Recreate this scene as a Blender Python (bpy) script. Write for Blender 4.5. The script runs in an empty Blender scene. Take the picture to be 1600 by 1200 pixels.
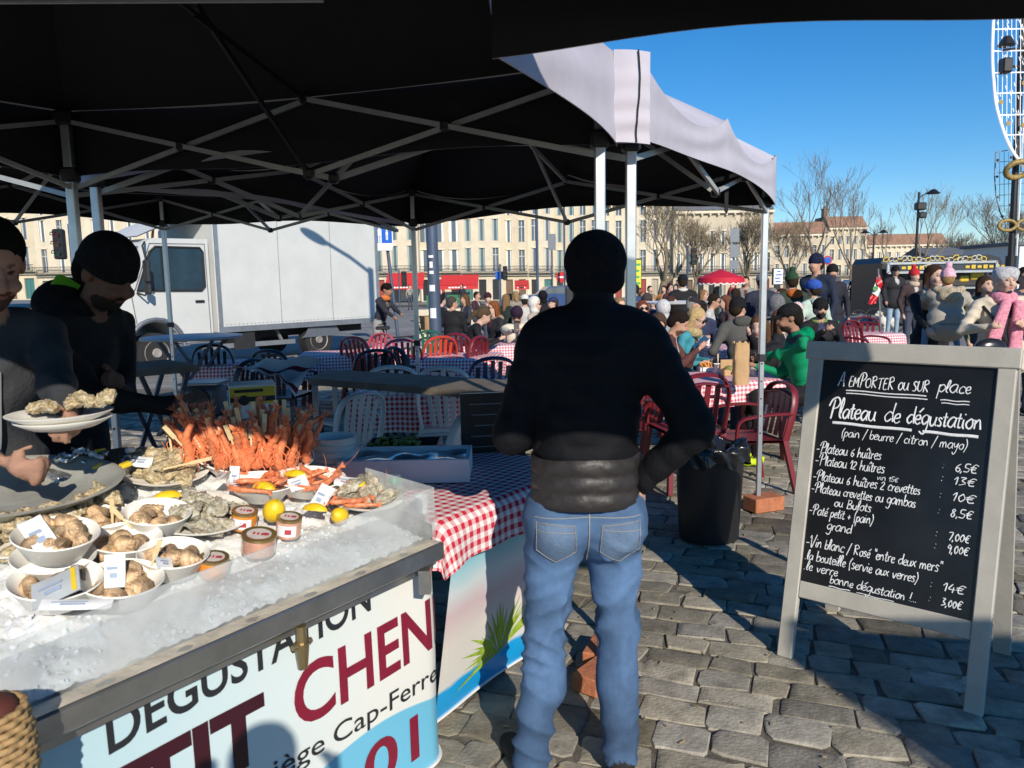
import bpy, math, random
import numpy as np
from mathutils import Vector, Matrix
R = math.radians
random.seed(7); rng = np.random.default_rng(7)
scene = bpy.context.scene
# ---------------------------------------------------------------- camera
PITCH, ROLL, CAMZ, FPX = R(7.45), 0.018, 1.6, 1200.0
fwd = Vector((0, math.cos(PITCH), -math.sin(PITCH)))
up0 = Vector((0, math.sin(PITCH), math.cos(PITCH)))
rt0 = Vector((1, 0, 0))
rt = rt0*math.cos(ROLL) - up0*math.sin(ROLL)
up = up0*math.cos(ROLL) + rt0*math.sin(ROLL)
CAM = Vector((0, 0, CAMZ))
cd = bpy.data.cameras.new('camera'); cam = bpy.data.objects.new('camera', cd)
scene.collection.objects.link(cam); scene.camera = cam
cd.sensor_width = 36; cd.lens = 36*FPX/1600; cd.clip_start = 0.05; cd.clip_end = 2000
m3 = Matrix((rt, up, -fwd)).transposed()
cam.matrix_world = Matrix.Translation(CAM) @ m3.to_4x4()
cd.dof.use_dof = True; cd.dof.focus_distance = 5.0; cd.dof.aperture_fstop = 7.0
def ray(px, py):
    return fwd + rt*((px-800)/FPX) + up*((600-py)/FPX)
def P(px, py, d):
    "world point seen at photo pixel (px, py) at depth d along the view axis"
    return CAM + ray(px, py)*d
def G(px, py, z=0.0):
    "world point where the sight line of a photo pixel meets height z"
    r = ray(px, py); return CAM + r*((z-CAMZ)/r.z)
def GY(px, py, Y):
    r = ray(px, py); return CAM + r*(Y/r.y)
# ---------------------------------------------------------------- light
SUN_AZ, SUN_EL = R(18), R(27)      # sun behind the camera, to the right
sdir = Vector((math.sin(SUN_AZ)*math.cos(SUN_EL), -math.cos(SUN_AZ)*math.cos(SUN_EL), math.sin(SUN_EL)))
sl = bpy.data.lights.new('sun', 'SUN'); sl.energy = 4.4; sl.angle = R(0.5); sl.color = (1.0, 0.91, 0.78)
so = bpy.data.objects.new('sun', sl); scene.collection.objects.link(so)
so.rotation_euler = sdir.to_track_quat('Z', 'Y').to_euler()
w = bpy.data.worlds.new('World'); scene.world = w; w.use_nodes = True
nt = w.node_tree; bg = nt.nodes['Background']
sky = nt.nodes.new('ShaderNodeTexSky'); sky.sky_type = 'NISHITA'; sky.sun_disc = False
sky.sun_elevation = SUN_EL; sky.sun_rotation = math.atan2(sdir.x, sdir.y)
sky.air_density = 1.0; sky.dust_density = 0.0; sky.ozone_density = 6.0
hs_ = nt.nodes.new('ShaderNodeHueSaturation'); hs_.inputs['Saturation'].default_value = 1.24
nt.links.new(sky.outputs[0], hs_.inputs['Color']); nt.links.new(hs_.outputs[0], bg.inputs[0]); bg.inputs[1].default_value = 0.115
scene.view_settings.view_transform = 'Standard'; scene.view_settings.look = 'None'
scene.view_settings.exposure = 0.18; scene.view_settings.gamma = 1.0
scene.cycles.max_bounces = 6; scene.cycles.diffuse_bounces = 3; scene.cycles.glossy_bounces = 3
scene.cycles.transparent_max_bounces = 12; scene.cycles.transmission_bounces = 6
scene.cycles.caustics_reflective = False; scene.cycles.caustics_refractive = False
scene.cycles.sample_clamp_indirect = 4.0
scene.cycles.use_denoising = True

# ---------------------------------------------------------------- materials
MATS = {}
def mat(name, col, rough=0.6, metal=0.0, var=0.12, scale=8.0, bump=0.0, bscale=60.0, spec=0.5, trans=0.0, emit=None, coat=0.0, sss=0.0):
    if name in MATS: return MATS[name]
    m = bpy.data.materials.new(name); m.use_nodes = True
    t = m.node_tree; b = t.nodes['Principled BSDF']
    b.inputs['Roughness'].default_value = rough; b.inputs['Metallic'].default_value = metal
    b.inputs['Specular IOR Level'].default_value = spec
    if trans: b.inputs['Transmission Weight'].default_value = trans
    if coat: b.inputs['Coat Weight'].default_value = coat
    if sss:
        b.inputs['Subsurface Weight'].default_value = sss; b.inputs['Subsurface Radius'].default_value = (.02, .008, .004)
    c4 = (*col, 1)
    if emit:
        b.inputs['Emission Color'].default_value = c4; b.inputs['Emission Strength'].default_value = emit
    tc = t.nodes.new('ShaderNodeTexCoord')
    if var > 0:
        n = t.nodes.new('ShaderNodeTexNoise'); n.inputs['Scale'].default_value = scale; n.inputs['Detail'].default_value = 5
        n.inputs['Roughness'].default_value = 0.65
        t.links.new(tc.outputs['Object'], n.inputs['Vector'])
        r = t.nodes.new('ShaderNodeMapRange'); r.inputs[1].default_value = .3; r.inputs[2].default_value = .7
        r.inputs[3].default_value = 1-var; r.inputs[4].default_value = 1+var
        t.links.new(n.outputs['Fac'], r.inputs[0])
        mx = t.nodes.new('ShaderNodeVectorMath'); mx.operation = 'SCALE'
        mx.inputs[0].default_value = col; t.links.new(r.outputs[0], mx.inputs['Scale'])
        t.links.new(mx.outputs[0], b.inputs['Base Color'])
    else:
        b.inputs['Base Color'].default_value = c4
    if bump > 0:
        n2 = t.nodes.new('ShaderNodeTexNoise'); n2.inputs['Scale'].default_value = bscale; n2.inputs['Detail'].default_value = 4
        t.links.new(tc.outputs['Object'], n2.inputs['Vector'])
        bp = t.nodes.new('ShaderNodeBump'); bp.inputs['Strength'].default_value = bump; bp.inputs['Distance'].default_value = 0.01
        t.links.new(n2.outputs['Fac'], bp.inputs['Height']); t.links.new(bp.outputs[0], b.inputs['Normal'])
    MATS[name] = m
    return m
def vcol_mat(name, rough=0.75, bump=0.25, bscale=90.0, var=0.18, scale=14.0, spec=0.3, sheen=0.0):
    "fabric / skin whose colour is stored per vertex"
    if name in MATS: return MATS[name]
    m = bpy.data.materials.new(name); m.use_nodes = True
    t = m.node_tree; b = t.nodes['Principled BSDF']
    b.inputs['Roughness'].default_value = rough; b.inputs['Specular IOR Level'].default_value = spec
    if sheen: b.inputs['Sheen Weight'].default_value = sheen
    a = t.nodes.new('ShaderNodeVertexColor'); a.layer_name = 'Col'
    tc = t.nodes.new('ShaderNodeTexCoord')
    n = t.nodes.new('ShaderNodeTexNoise'); n.inputs['Scale'].default_value = scale; n.inputs['Detail'].default_value = 6; n.inputs['Roughness'].default_value = .7
    t.links.new(tc.outputs['Object'], n.inputs['Vector'])
    r = t.nodes.new('ShaderNodeMapRange'); r.inputs[1].default_value = .3; r.inputs[2].default_value = .7
    r.inputs[3].default_value = 1-var; r.inputs[4].default_value = 1+var
    t.links.new(n.outputs['Fac'], r.inputs[0])
    mx = t.nodes.new('ShaderNodeVectorMath'); mx.operation = 'SCALE'
    t.links.new(a.outputs['Color'], mx.inputs[0]); t.links.new(r.outputs[0], mx.inputs['Scale'])
    t.links.new(mx.outputs[0], b.inputs['Base Color'])
    n2 = t.nodes.new('ShaderNodeTexNoise'); n2.inputs['Scale'].default_value = bscale; n2.inputs['Detail'].default_value = 4
    t.links.new(tc.outputs['Object'], n2.inputs['Vector'])
    bp = t.nodes.new('ShaderNodeBump'); bp.inputs['Strength'].default_value = bump; bp.inputs['Distance'].default_value = 0.01
    t.links.new(n2.outputs['Fac'], bp.inputs['Height']); t.links.new(bp.outputs[0], b.inputs['Normal'])
    MATS[name] = m
    return m

# ---------------------------------------------------------------- mesh builder
C = scene.collection
def wm(o):
    m = Matrix.LocRotScale(o.location, o.rotation_euler, o.scale)
    if o.parent: m = wm(o.parent) @ o.matrix_parent_inverse @ m
    return m
def frame(p0, p1):
    d = (Vector(p1)-Vector(p0)); L = d.length
    z = d/L if L > 1e-9 else Vector((0, 0, 1))
    a = Vector((0, 0, 1)) if abs(z.z) < .95 else Vector((1, 0, 0))
    x = a.cross(z).normalized(); y = z.cross(x)
    return x, y, z, L
class MB:
    def __init__(s): s.v = []; s.f = []; s.m = []; s.uv = None; s.mi = 0
    def add(s, vs, fs):
        o = len(s.v); s.v += [tuple(v) for v in vs]
        s.f += [tuple(i+o for i in f) for f in fs]; s.m += [s.mi]*len(fs); return s
    def box(s, c, size, M=None, bev=0.0):
        hx, hy, hz = (q/2 for q in size); c = Vector(c)
        if bev <= 0:
            pts = [Vector((x*hx, y*hy, z*hz)) for z in (-1, 1) for y in (-1, 1) for x in (-1, 1)]
            fs = [(0, 2, 3, 1), (4, 5, 7, 6), (0, 1, 5, 4), (2, 6, 7, 3), (0, 4, 6, 2), (1, 3, 7, 5)]
        else:
            b = min(bev, hx*.98, hy*.98, hz*.98); pts = []; idx = {}
            for sx in (-1, 1):
                for sy in (-1, 1):
                    for sz in (-1, 1):
                        for ax in range(3):
                            q = [sx*(hx-b), sy*(hy-b), sz*(hz-b)]
                            q[ax] = (sx*hx, sy*hy, sz*hz)[ax]
                            idx[(sx, sy, sz, ax)] = len(pts); pts.append(Vector(q))
            fs = []
            for ax in range(3):
                o1, o2 = (ax+1) % 3, (ax+2) % 3
                for sg in (-1, 1):
                    def k(a, b2):
                        q = [0, 0, 0]; q[ax] = sg; q[o1] = a; q[o2] = b2; return idx[(*q, ax)]
                    f = [k(-1, -1), k(1, -1), k(1, 1), k(-1, 1)]
                    fs.append(f if sg > 0 else f[::-1])
                for a in (-1, 1):
                    for b2 in (-1, 1):
                        def k2(t, which):
                            q = [0, 0, 0]; q[ax] = t; q[o1] = a; q[o2] = b2; return idx[(*q, which)]
                        f = [k2(-1, o1), k2(1, o1), k2(1, o2), k2(-1, o2)]
                        fs.append(f if a*b2 < 0 else f[::-1])
            for sx in (-1, 1):
                for sy in (-1, 1):
                    for sz in (-1, 1):
                        f = [idx[(sx, sy, sz, 0)], idx[(sx, sy, sz, 1)], idx[(sx, sy, sz, 2)]]
                        fs.append(f if sx*sy*sz > 0 else f[::-1])
        if M is not None: pts = [M @ p for p in pts]
        return s.add([p+c for p in pts], fs)
    def bar(s, p0, p1, wx, wy=None, upv=None):
        "square bar from p0 to p1"
        wy = wy or wx; p0 = Vector(p0); p1 = Vector(p1)
        x, y, z, L = frame(p0, p1)
        if upv is not None:
            y = Vector(upv); y = (y - z*y.dot(z)).normalized(); x = y.cross(z)
        vs = [p+x*a*wx/2+y*b*wy/2 for p in (p0, p1) for a, b in ((-1, -1), (1, -1), (1, 1), (-1, 1))]
        return s.add(vs, [(3, 2, 1, 0), (4, 5, 6, 7), (0, 1, 5, 4), (1, 2, 6, 5), (2, 3, 7, 6), (3, 0, 4, 7)])
    def cyl(s, p0, p1, r0, r1=None, n=12, cap=True):
        r1 = r0 if r1 is None else r1
        x, y, z, L = frame(p0, p1); p0 = Vector(p0); p1 = Vector(p1)
        vs = []
        for p, r in ((p0, r0), (p1, r1)):
            for i in range(n):
                a = 2*math.pi*i/n; vs.append(p+x*math.cos(a)*r+y*math.sin(a)*r)
        fs = [(i, (i+1) % n, n+(i+1) % n, n+i) for i in range(n)]
        if cap: fs += [tuple(range(n-1, -1, -1)), tuple(range(n, 2*n))]
        return s.add(vs, fs)
    def tube(s, pts, r, n=6, close=False, flat=1.0, nrm=None):
        "tube along a polyline; r a number or a list"
        pts = [Vector(p) for p in pts]; N = len(pts)
        rs = r if hasattr(r, '__len__') else [r]*N
        vs = []; pu = None
        for i, p in enumerate(pts):
            a = pts[(i-1) % N] if (close or i > 0) else p
            b = pts[(i+1) % N] if (close or i < N-1) else p
            d = (b-a)
            d = d.normalized() if d.length > 1e-9 else Vector((0, 0, 1))
            if nrm is not None: u = Vector(nrm)
            elif pu is None: u = Vector((0, 0, 1)) if abs(d.z) < .9 else Vector((1, 0, 0))
            else: u = pu
            u = u-d*u.dot(d); u = u.normalized() if u.length > 1e-6 else Vector((1, 0, 0)); pu = u; w_ = d.cross(u)
            for k in range(n):
                t = 2*math.pi*(k+.5)/n; vs.append(p+(u*math.cos(t)*flat+w_*math.sin(t))*rs[i])
        fs = []
        for i in range(N if close else N-1):
            j = (i+1) % N
            for k in range(n): fs.append((i*n+k, i*n+(k+1) % n, j*n+(k+1) % n, j*n+k))
        if not close: fs += [tuple(range(n-1, -1, -1)), tuple((N-1)*n+k for k in range(n))]
        return s.add(vs, fs)
    def lathe(s, prof, c=(0, 0, 0), n=24, M=None, sx=1.0, sy=1.0):
        "profile [(r, z)...] around z"
        c = Vector(c); vs = []
        for r, z in prof:
            for i in range(n):
                a = 2*math.pi*i/n; p = Vector((r*math.cos(a)*sx, r*math.sin(a)*sy, z))
                vs.append((M @ p if M is not None else p)+c)
        fs = []
        for j in range(len(prof)-1):
            for i in range(n): fs.append((j*n+i, j*n+(i+1) % n, (j+1)*n+(i+1) % n, (j+1)*n+i))
        return s.add(vs, fs)
    def prism(s, poly, ext):
        "closed polygon of points swept by vector ext"
        poly = [Vector(p) for p in poly]; ext = Vector(ext); n = len(poly)
        vs = poly+[p+ext for p in poly]
        fs = [tuple(range(n-1, -1, -1)), tuple(range(n, 2*n))]+[(i, (i+1) % n, n+(i+1) % n, n+i) for i in range(n)]
        return s.add(vs, fs)
    def grid(s, fn, nu, nv):
        vs = [fn(i/nu, j/nv) for j in range(nv+1) for i in range(nu+1)]
        fs = [(j*(nu+1)+i, j*(nu+1)+i+1, (j+1)*(nu+1)+i+1, (j+1)*(nu+1)+i) for j in range(nv) for i in range(nu)]
        return s.add(vs, fs)
    def ball(s, c, r, n=10):
        rr = r if hasattr(r, '__len__') else (r, r, r)
        c = Vector(c); vs = []; m = max(4, n//2)
        for j in range(m+1):
            t = math.pi*j/m
            for i in range(n):
                a = 2*math.pi*i/n
                vs.append(c+Vector((rr[0]*math.sin(t)*math.cos(a), rr[1]*math.sin(t)*math.sin(a), -rr[2]*math.cos(t))))
        fs = [(j*n+i, j*n+(i+1) % n, (j+1)*n+(i+1) % n, (j+1)*n+i) for j in range(m) for i in range(n)]
        return s.add(vs, fs)
    def build(s, name, mats, parent=None, smooth=False, world=False, uv=None, col=None):
        me = bpy.data.meshes.new(name); me.from_pydata(s.v, [], s.f)
        for m in (mats if isinstance(mats, (list, tuple)) else [mats]): me.materials.append(m)
        if any(s.m): me.polygons.foreach_set('material_index', s.m)
        if uv is not None:
            l = me.uv_layers.new(name='UVMap'); vi = np.empty(len(me.loops), np.int32); me.loops.foreach_get('vertex_index', vi)
            l.data.foreach_set('uv', np.asarray(uv, np.float32)[vi].ravel())
        if col is not None:
            ca = me.color_attributes.new('Col', 'FLOAT_COLOR', 'POINT')
            cc = np.ones((len(me.vertices), 4), np.float32); cc[:, :3] = col; ca.data.foreach_set('color', cc.ravel())
        me.validate(); me.update()
        if smooth:
            me.shade_smooth()
            if smooth is not True: me.set_sharp_from_angle(angle=R(smooth))
        o = bpy.data.objects.new(name, me); C.objects.link(o)
        if parent is not None:
            o.parent = parent
            if world: o.matrix_parent_inverse = wm(parent).inverted()
        return o
def tag(o, label, cat, group=None):
    o['label'] = label; o['category'] = cat
    if group: o['group'] = group
    return o
def thing(name, label, cat, loc=(0, 0, 0), rz=0.0, group=None):
    o = bpy.data.objects.new(name, None); o.empty_display_size = .1; C.objects.link(o)
    o.location = loc; o.rotation_euler = (0, 0, rz)
    return tag(o, label, cat, group)
def struct(o): o['kind'] = 'structure'; return o
def copy_tree(o, parent=None):
    c = o.copy(); C.objects.link(c)
    if parent is not None: c.parent = parent
    for ch in [q for q in o.children]: copy_tree(ch, c)
    return c
def dup(o, loc, rz, label, group=None, scale=None):
    c = copy_tree(o); c.location = loc; c.rotation_euler = (0, 0, rz); c['label'] = label
    if group: c['group'] = group
    if scale: c.scale = (scale,)*3
    return c
def rotz(v, a):
    c, s_ = math.cos(a), math.sin(a); return Vector((v[0]*c-v[1]*s_, v[0]*s_+v[1]*c, v[2]))
def smooth_path(pts, n=4):
    "Catmull-Rom through points"
    pts = [Vector(p) for p in pts]
    if len(pts) < 3: return pts
    out = []
    for i in range(len(pts)-1):
        p0 = pts[max(i-1, 0)]; p1 = pts[i]; p2 = pts[i+1]; p3 = pts[min(i+2, len(pts)-1)]
        for k in range(n):
            t = k/n
            out.append(.5*((2*p1)+(p2-p0)*t+(2*p0-5*p1+4*p2-p3)*t*t+(3*p1-p0-3*p2+p3)*t**3))
    out.append(pts[-1]); return out

# ---------------------------------------------------------------- signed distance bodies -> one continuous mesh
def cap(p0, p1, r0, r1=None, col=(.5, .5, .5), rib=None, k=None): return dict(t='c', a=np.array(p0, float), b=np.array(p1, float), r0=r0, r1=r0 if r1 is None else r1, col=col, rib=rib, k=k)
def ell(c, r, col=(.5, .5, .5), M=None, rib=None, k=None, neg=False, paint=False): return dict(t='e', c=np.array(c, float), r=np.array(r, float), col=col, M=None if M is None else np.array(M.to_3x3()), rib=rib, k=k, neg=neg, paint=paint)
def bxp(c, h, rd=0.0, col=(.5, .5, .5), M=None, k=None, neg=False, paint=False): return dict(t='b', c=np.array(c, float), r=np.array(h, float), rd=rd, col=col, M=None if M is None else np.array(M.to_3x3()), k=k, neg=neg, paint=paint, rib=None)
def pdist(p, X, Y, Z):
    if p['t'] == 'c':
        a, b = p['a'], p['b']; ab = b-a; L2 = max(ab@ab, 1e-12)
        px, py, pz = X-a[0], Y-a[1], Z-a[2]
        t = np.clip((px*ab[0]+py*ab[1]+pz*ab[2])/L2, 0, 1)
        d = np.sqrt((px-t*ab[0])**2+(py-t*ab[1])**2+(pz-t*ab[2])**2)-(p['r0']+(p['r1']-p['r0'])*t)
        if p['rib']: d = d-p['rib'][1]*(np.abs(np.sin(math.pi*t*math.sqrt(L2)/p['rib'][0]))**.6-.5)
        return d
    px, py, pz = X-p['c'][0], Y-p['c'][1], Z-p['c'][2]
    if p['M'] is not None:
        M = p['M']; px, py, pz = (M[0, 0]*px+M[1, 0]*py+M[2, 0]*pz, M[0, 1]*px+M[1, 1]*py+M[2, 1]*pz, M[0, 2]*px+M[1, 2]*py+M[2, 2]*pz)
    r = p['r']
    if p['t'] == 'e':
        k0 = np.sqrt((px/r[0])**2+(py/r[1])**2+(pz/r[2])**2); k1 = np.sqrt((px/r[0]**2)**2+(py/r[1]**2)**2+(pz/r[2]**2)**2)
        d = k0*(k0-1)/np.maximum(k1, 1e-6)
        d = np.where(k0 < 1e-4, -min(r), d)
        if p['rib']: d = d-p['rib'][1]*(np.abs(np.sin(math.pi*pz/p['rib'][0]))**.6-.5)
        return d
    qx, qy, qz = np.abs(px)-r[0]+p['rd'], np.abs(py)-r[1]+p['rd'], np.abs(pz)-r[2]+p['rd']
    return np.sqrt(np.maximum(qx, 0)**2+np.maximum(qy, 0)**2+np.maximum(qz, 0)**2)+np.minimum(np.maximum(qx, np.maximum(qy, qz)), 0)-p['rd']
def pbox(p):
    if p['t'] == 'c':
        r = max(p['r0'], p['r1'])+.01; return np.minimum(p['a'], p['b'])-r, np.maximum(p['a'], p['b'])+r
    r = np.array(p['r'])
    if p['M'] is not None: r = np.abs(p['M'])@r if p['t'] == 'b' else np.full(3, r.max())
    return p['c']-r, p['c']+r
def wrinkle(X, Y, Z, f=22.0, seed=0.0):
    return (np.sin(f*X+1.7*np.sin(f*.6*Z+seed)+seed)*np.sin(f*.8*Z+1.3*np.sin(f*.5*Y)+2*seed)+.5*np.sin(f*1.9*Z+2.1*np.sin(f*.9*X+seed))*np.cos(f*1.3*Y+seed))
def sdf_surface(prims, res=.02, k=.03, fine=None, wr=None):
    solid = [p for p in prims if not p.get('paint')]
    bs = [pbox(p) for p in solid if not p.get('neg')]
    lo = np.min([b[0] for b in bs], 0)-2.5*res; hi = np.max([b[1] for b in bs], 0)+2.5*res
    axes = []
    for ax in range(3):
        if fine is None: axes.append(np.arange(lo[ax], hi[ax]+res, res))
        else:
            c, h, fr = fine; q = [lo[ax]]
            while q[-1] < hi[ax]:
                dd = abs(q[-1]-c[ax])-h
                q.append(q[-1]+(fr if dd < 0 else min(res, fr+dd*.25)))
            axes.append(np.array(q))
    ax, ay, az = axes
    F = np.full((len(ax), len(ay), len(az)), 1.0, np.float32)
    for p in solid:
        kk = p['k'] if p.get('k') is not None else k
        b0, b1 = pbox(p); mg = kk+2*res
        sl_ = tuple(slice(max(0, np.searchsorted(A, b0[i]-mg)-1), np.searchsorted(A, b1[i]+mg)+1) for i, A in enumerate(axes))
        X, Y, Z = ax[sl_[0], None, None], ay[None, sl_[1], None], az[None, None, sl_[2]]
        d = pdist(p, X, Y, Z).astype(np.float32); f = F[sl_]
        if p.get('neg'):
            h = np.maximum(kk*.5-np.abs(-d-f), 0)/max(kk*.5, 1e-6); F[sl_] = np.maximum(f, -d)+h*h*kk*.125
        else:
            h = np.maximum(kk-np.abs(d-f), 0)/max(kk, 1e-6); F[sl_] = np.minimum(f, d)-h*h*kk*.25
    if wr is not None:
        near = np.abs(F) < .08
        I = np.nonzero(near)
        F[I] += (wr[0]*wrinkle(ax[I[0]], ay[I[1]], az[I[2]], wr[1], wr[2] if len(wr) > 2 else 0.)*(1 if len(wr) < 4 else ((az[I[2]] < wr[4])&(az[I[2]] > wr[3])))).astype(np.float32)
    ins = F < 0
    cnt = sum(ins[a:ins.shape[0]-1+a, b:ins.shape[1]-1+b, c:ins.shape[2]-1+c].astype(np.int8) for a in (0, 1) for b in (0, 1) for c in (0, 1))
    I = np.array(np.nonzero((cnt > 0) & (cnt < 8)))
    idx = np.full(cnt.shape, -1, np.int64); idx[tuple(I)] = np.arange(I.shape[1])
    acc = np.zeros((I.shape[1], 3)); num = np.zeros(I.shape[1])
    cs = [(a, b, c) for a in (0, 1) for b in (0, 1) for c in (0, 1)]
    for ca in cs:
        for axn in range(3):
            if ca[axn]: continue
            cb = list(ca); cb[axn] = 1
            fa = F[I[0]+ca[0], I[1]+ca[1], I[2]+ca[2]]; fb = F[I[0]+cb[0], I[1]+cb[1], I[2]+cb[2]]
            x = (fa < 0) != (fb < 0); t = np.where(x, fa/np.where(x, fa-fb, 1), 0)
            for q in range(3):
                A = axes[q]; va = A[I[q]+ca[q]]; vb = A[I[q]+cb[q]]; acc[:, q] += np.where(x, va+(vb-va)*t, 0)
            num += x
    V = acc/np.maximum(num, 1)[:, None]
    faces = []
    for axn in range(3):
        o1, o2 = (axn+1) % 3, (axn+2) % 3
        s0 = [slice(None)]*3; s1 = [slice(None)]*3
        s0[axn] = slice(0, -1); s1[axn] = slice(1, None)
        a, b = ins[tuple(s0)], ins[tuple(s1)]
        J = np.array(np.nonzero(a != b)); sg = a[tuple(J)]
        ok = (J[o1] > 0) & (J[o2] > 0) & (J[o1] < F.shape[o1]-1) & (J[o2] < F.shape[o2]-1)
        J = J[:, ok]; sg = sg[ok]
        def cell(d1, d2):
            q = J.copy(); q[o1] += d1; q[o2] += d2; return idx[tuple(q)]
        q = np.stack([cell(-1, -1), cell(0, -1), cell(0, 0), cell(-1, 0)], 1)
        q[~sg] = q[~sg][:, ::-1]; faces.append(q)
    Fc = np.concatenate(faces)
    best = np.full(len(V), 1e9); col = np.zeros((len(V), 3))
    for p in prims:
        if p.get('neg'): continue
        d = pdist(p, V[:, 0], V[:, 1], V[:, 2])
        if p.get('paint'): mk = d < 0
        else:
            mk = d < best; best = np.where(mk, d, best)
        col[mk] = p['col']
    return V, Fc, col
def crumple(o, amp, f=26.0, seed=0.0, hd=None, rad=.17, wfn=None):
    "cloth creases: push the vertices along their normals with a ridged pattern"
    me = o.data; n = len(me.vertices); co = np.empty(n*3); me.vertices.foreach_get('co', co); co = co.reshape(-1, 3); no = np.empty(n*3); me.vertices.foreach_get('normal', no); no = no.reshape(-1, 3)
    x, y, z = co.T; s = seed
    def rd(a): return 1-2*np.abs(np.sin(a))**.75
    a = rd(.5*f*(z+.35*x*np.sin(5*y+s)+.10*np.sin(9*x+2*s)+.08*np.sin(11*y+7*z)))*np.clip(.35+np.sin(7*x+5*y+9*z+s), 0, 1)
    b = rd(.8*f*(.7*z+.7*x+.08*np.sin(13*z+s)+.06*np.sin(17*y)))*np.clip(.1+np.sin(9*z-6*x+8*y+2.3*s), 0, 1)
    c = rd(.8*f*(.7*z-.7*x+.07*np.sin(12*z-s)))*np.clip(np.sin(8*z+7*x-5*y+3.1*s), 0, 1)
    d = (a+.8*b+.8*c)*amp
    if hd is not None: d = d*np.clip((np.linalg.norm(co-np.array(hd), axis=1)-rad)/.05, 0, 1)
    if wfn is not None: d = d*wfn(co)
    me.vertices.foreach_set('co', (co+no*d[:, None]).ravel()); me.update()
def sdf_obj(name, prims, m, parent=None, res=.02, k=.03, fine=None, wr=None):
    V, Fc, col = sdf_surface(prims, res, k, fine, wr)
    b = MB(); b.v = V.tolist(); b.f = Fc.tolist(); b.m = [0]*len(b.f)
    return b.build(name, m, parent, smooth=True, col=col)
# ================================================================ SETTING
def ground_mat():
    m = bpy.data.materials.new('ground'); m.use_nodes = True
    t = m.node_tree; b = t.nodes['Principled BSDF']; b.inputs['Roughness'].default_value = .85
    tc = t.nodes.new('ShaderNodeTexCoord'); mp = t.nodes.new('ShaderNodeMapping'); mp.inputs['Rotation'].default_value = (0, 0, R(21))
    t.links.new(tc.outputs['Object'], mp.inputs[0])
    br = t.nodes.new('ShaderNodeTexBrick'); br.inputs['Scale'].default_value = 1.0
    br.inputs['Brick Width'].default_value = .5; br.inputs['Row Height'].default_value = .34; br.inputs['Mortar Size'].default_value = .012
    br.inputs['Color1'].default_value = (.20, .195, .185, 1); br.inputs['Color2'].default_value = (.27, .26, .24, 1); br.inputs['Mortar'].default_value = (.10, .095, .09, 1)
    t.links.new(mp.outputs[0], br.inputs['Vector'])
    n = t.nodes.new('ShaderNodeTexNoise'); n.inputs['Scale'].default_value = .35; n.inputs['Detail'].default_value = 8
    t.links.new(tc.outputs['Object'], n.inputs['Vector'])
    r = t.nodes.new('ShaderNodeMapRange'); r.inputs[1].default_value = .3; r.inputs[2].default_value = .7; r.inputs[3].default_value = .75; r.inputs[4].default_value = 1.25
    t.links.new(n.outputs['Fac'], r.inputs[0])
    mx = t.nodes.new('ShaderNodeVectorMath'); mx.operation = 'SCALE'
    t.links.new(br.outputs['Color'], mx.inputs[0]); t.links.new(r.outputs[0], mx.inputs['Scale']); t.links.new(mx.outputs[0], b.inputs['Base Color'])
    return m
def gz(Y):  # the plaza falls slightly towards the quay road
    return -0.03 if Y < 50 else (-0.03-.5*min(1, (Y-50)/35))
gb = MB()
ys = [-12, -4, 0, 4, 8, 14, 22, 32, 50, 60, 70, 85, 100, 140, 200, 400, 900]
xs = [-700, -300, -120, -60, -30, -15, -6, 0, 6, 15, 30, 60, 120, 300, 700]
gb.v = [(x, y, gz(y)) for y in ys for x in xs]
nx = len(xs)
gb.f = [(j*nx+i, j*nx+i+1, (j+1)*nx+i+1, (j+1)*nx+i) for j in range(len(ys)-1) for i in range(nx-1)]; gb.m = [0]*len(gb.f)
struct(gb.build('ground', ground_mat()))
# asphalt road along the quay
rb = MB(); rb.add([(-200, 66, gz(66)+.012), (200, 66, gz(66)+.012), (200, 85, gz(85)+.012), (-200, 85, gz(85)+.012)], [(0, 1, 2, 3)])
struct(rb.build('road', mat('asphalt', (.055, .055, .06), .9, var=.2, scale=3, bump=.3, bscale=30)))
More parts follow.
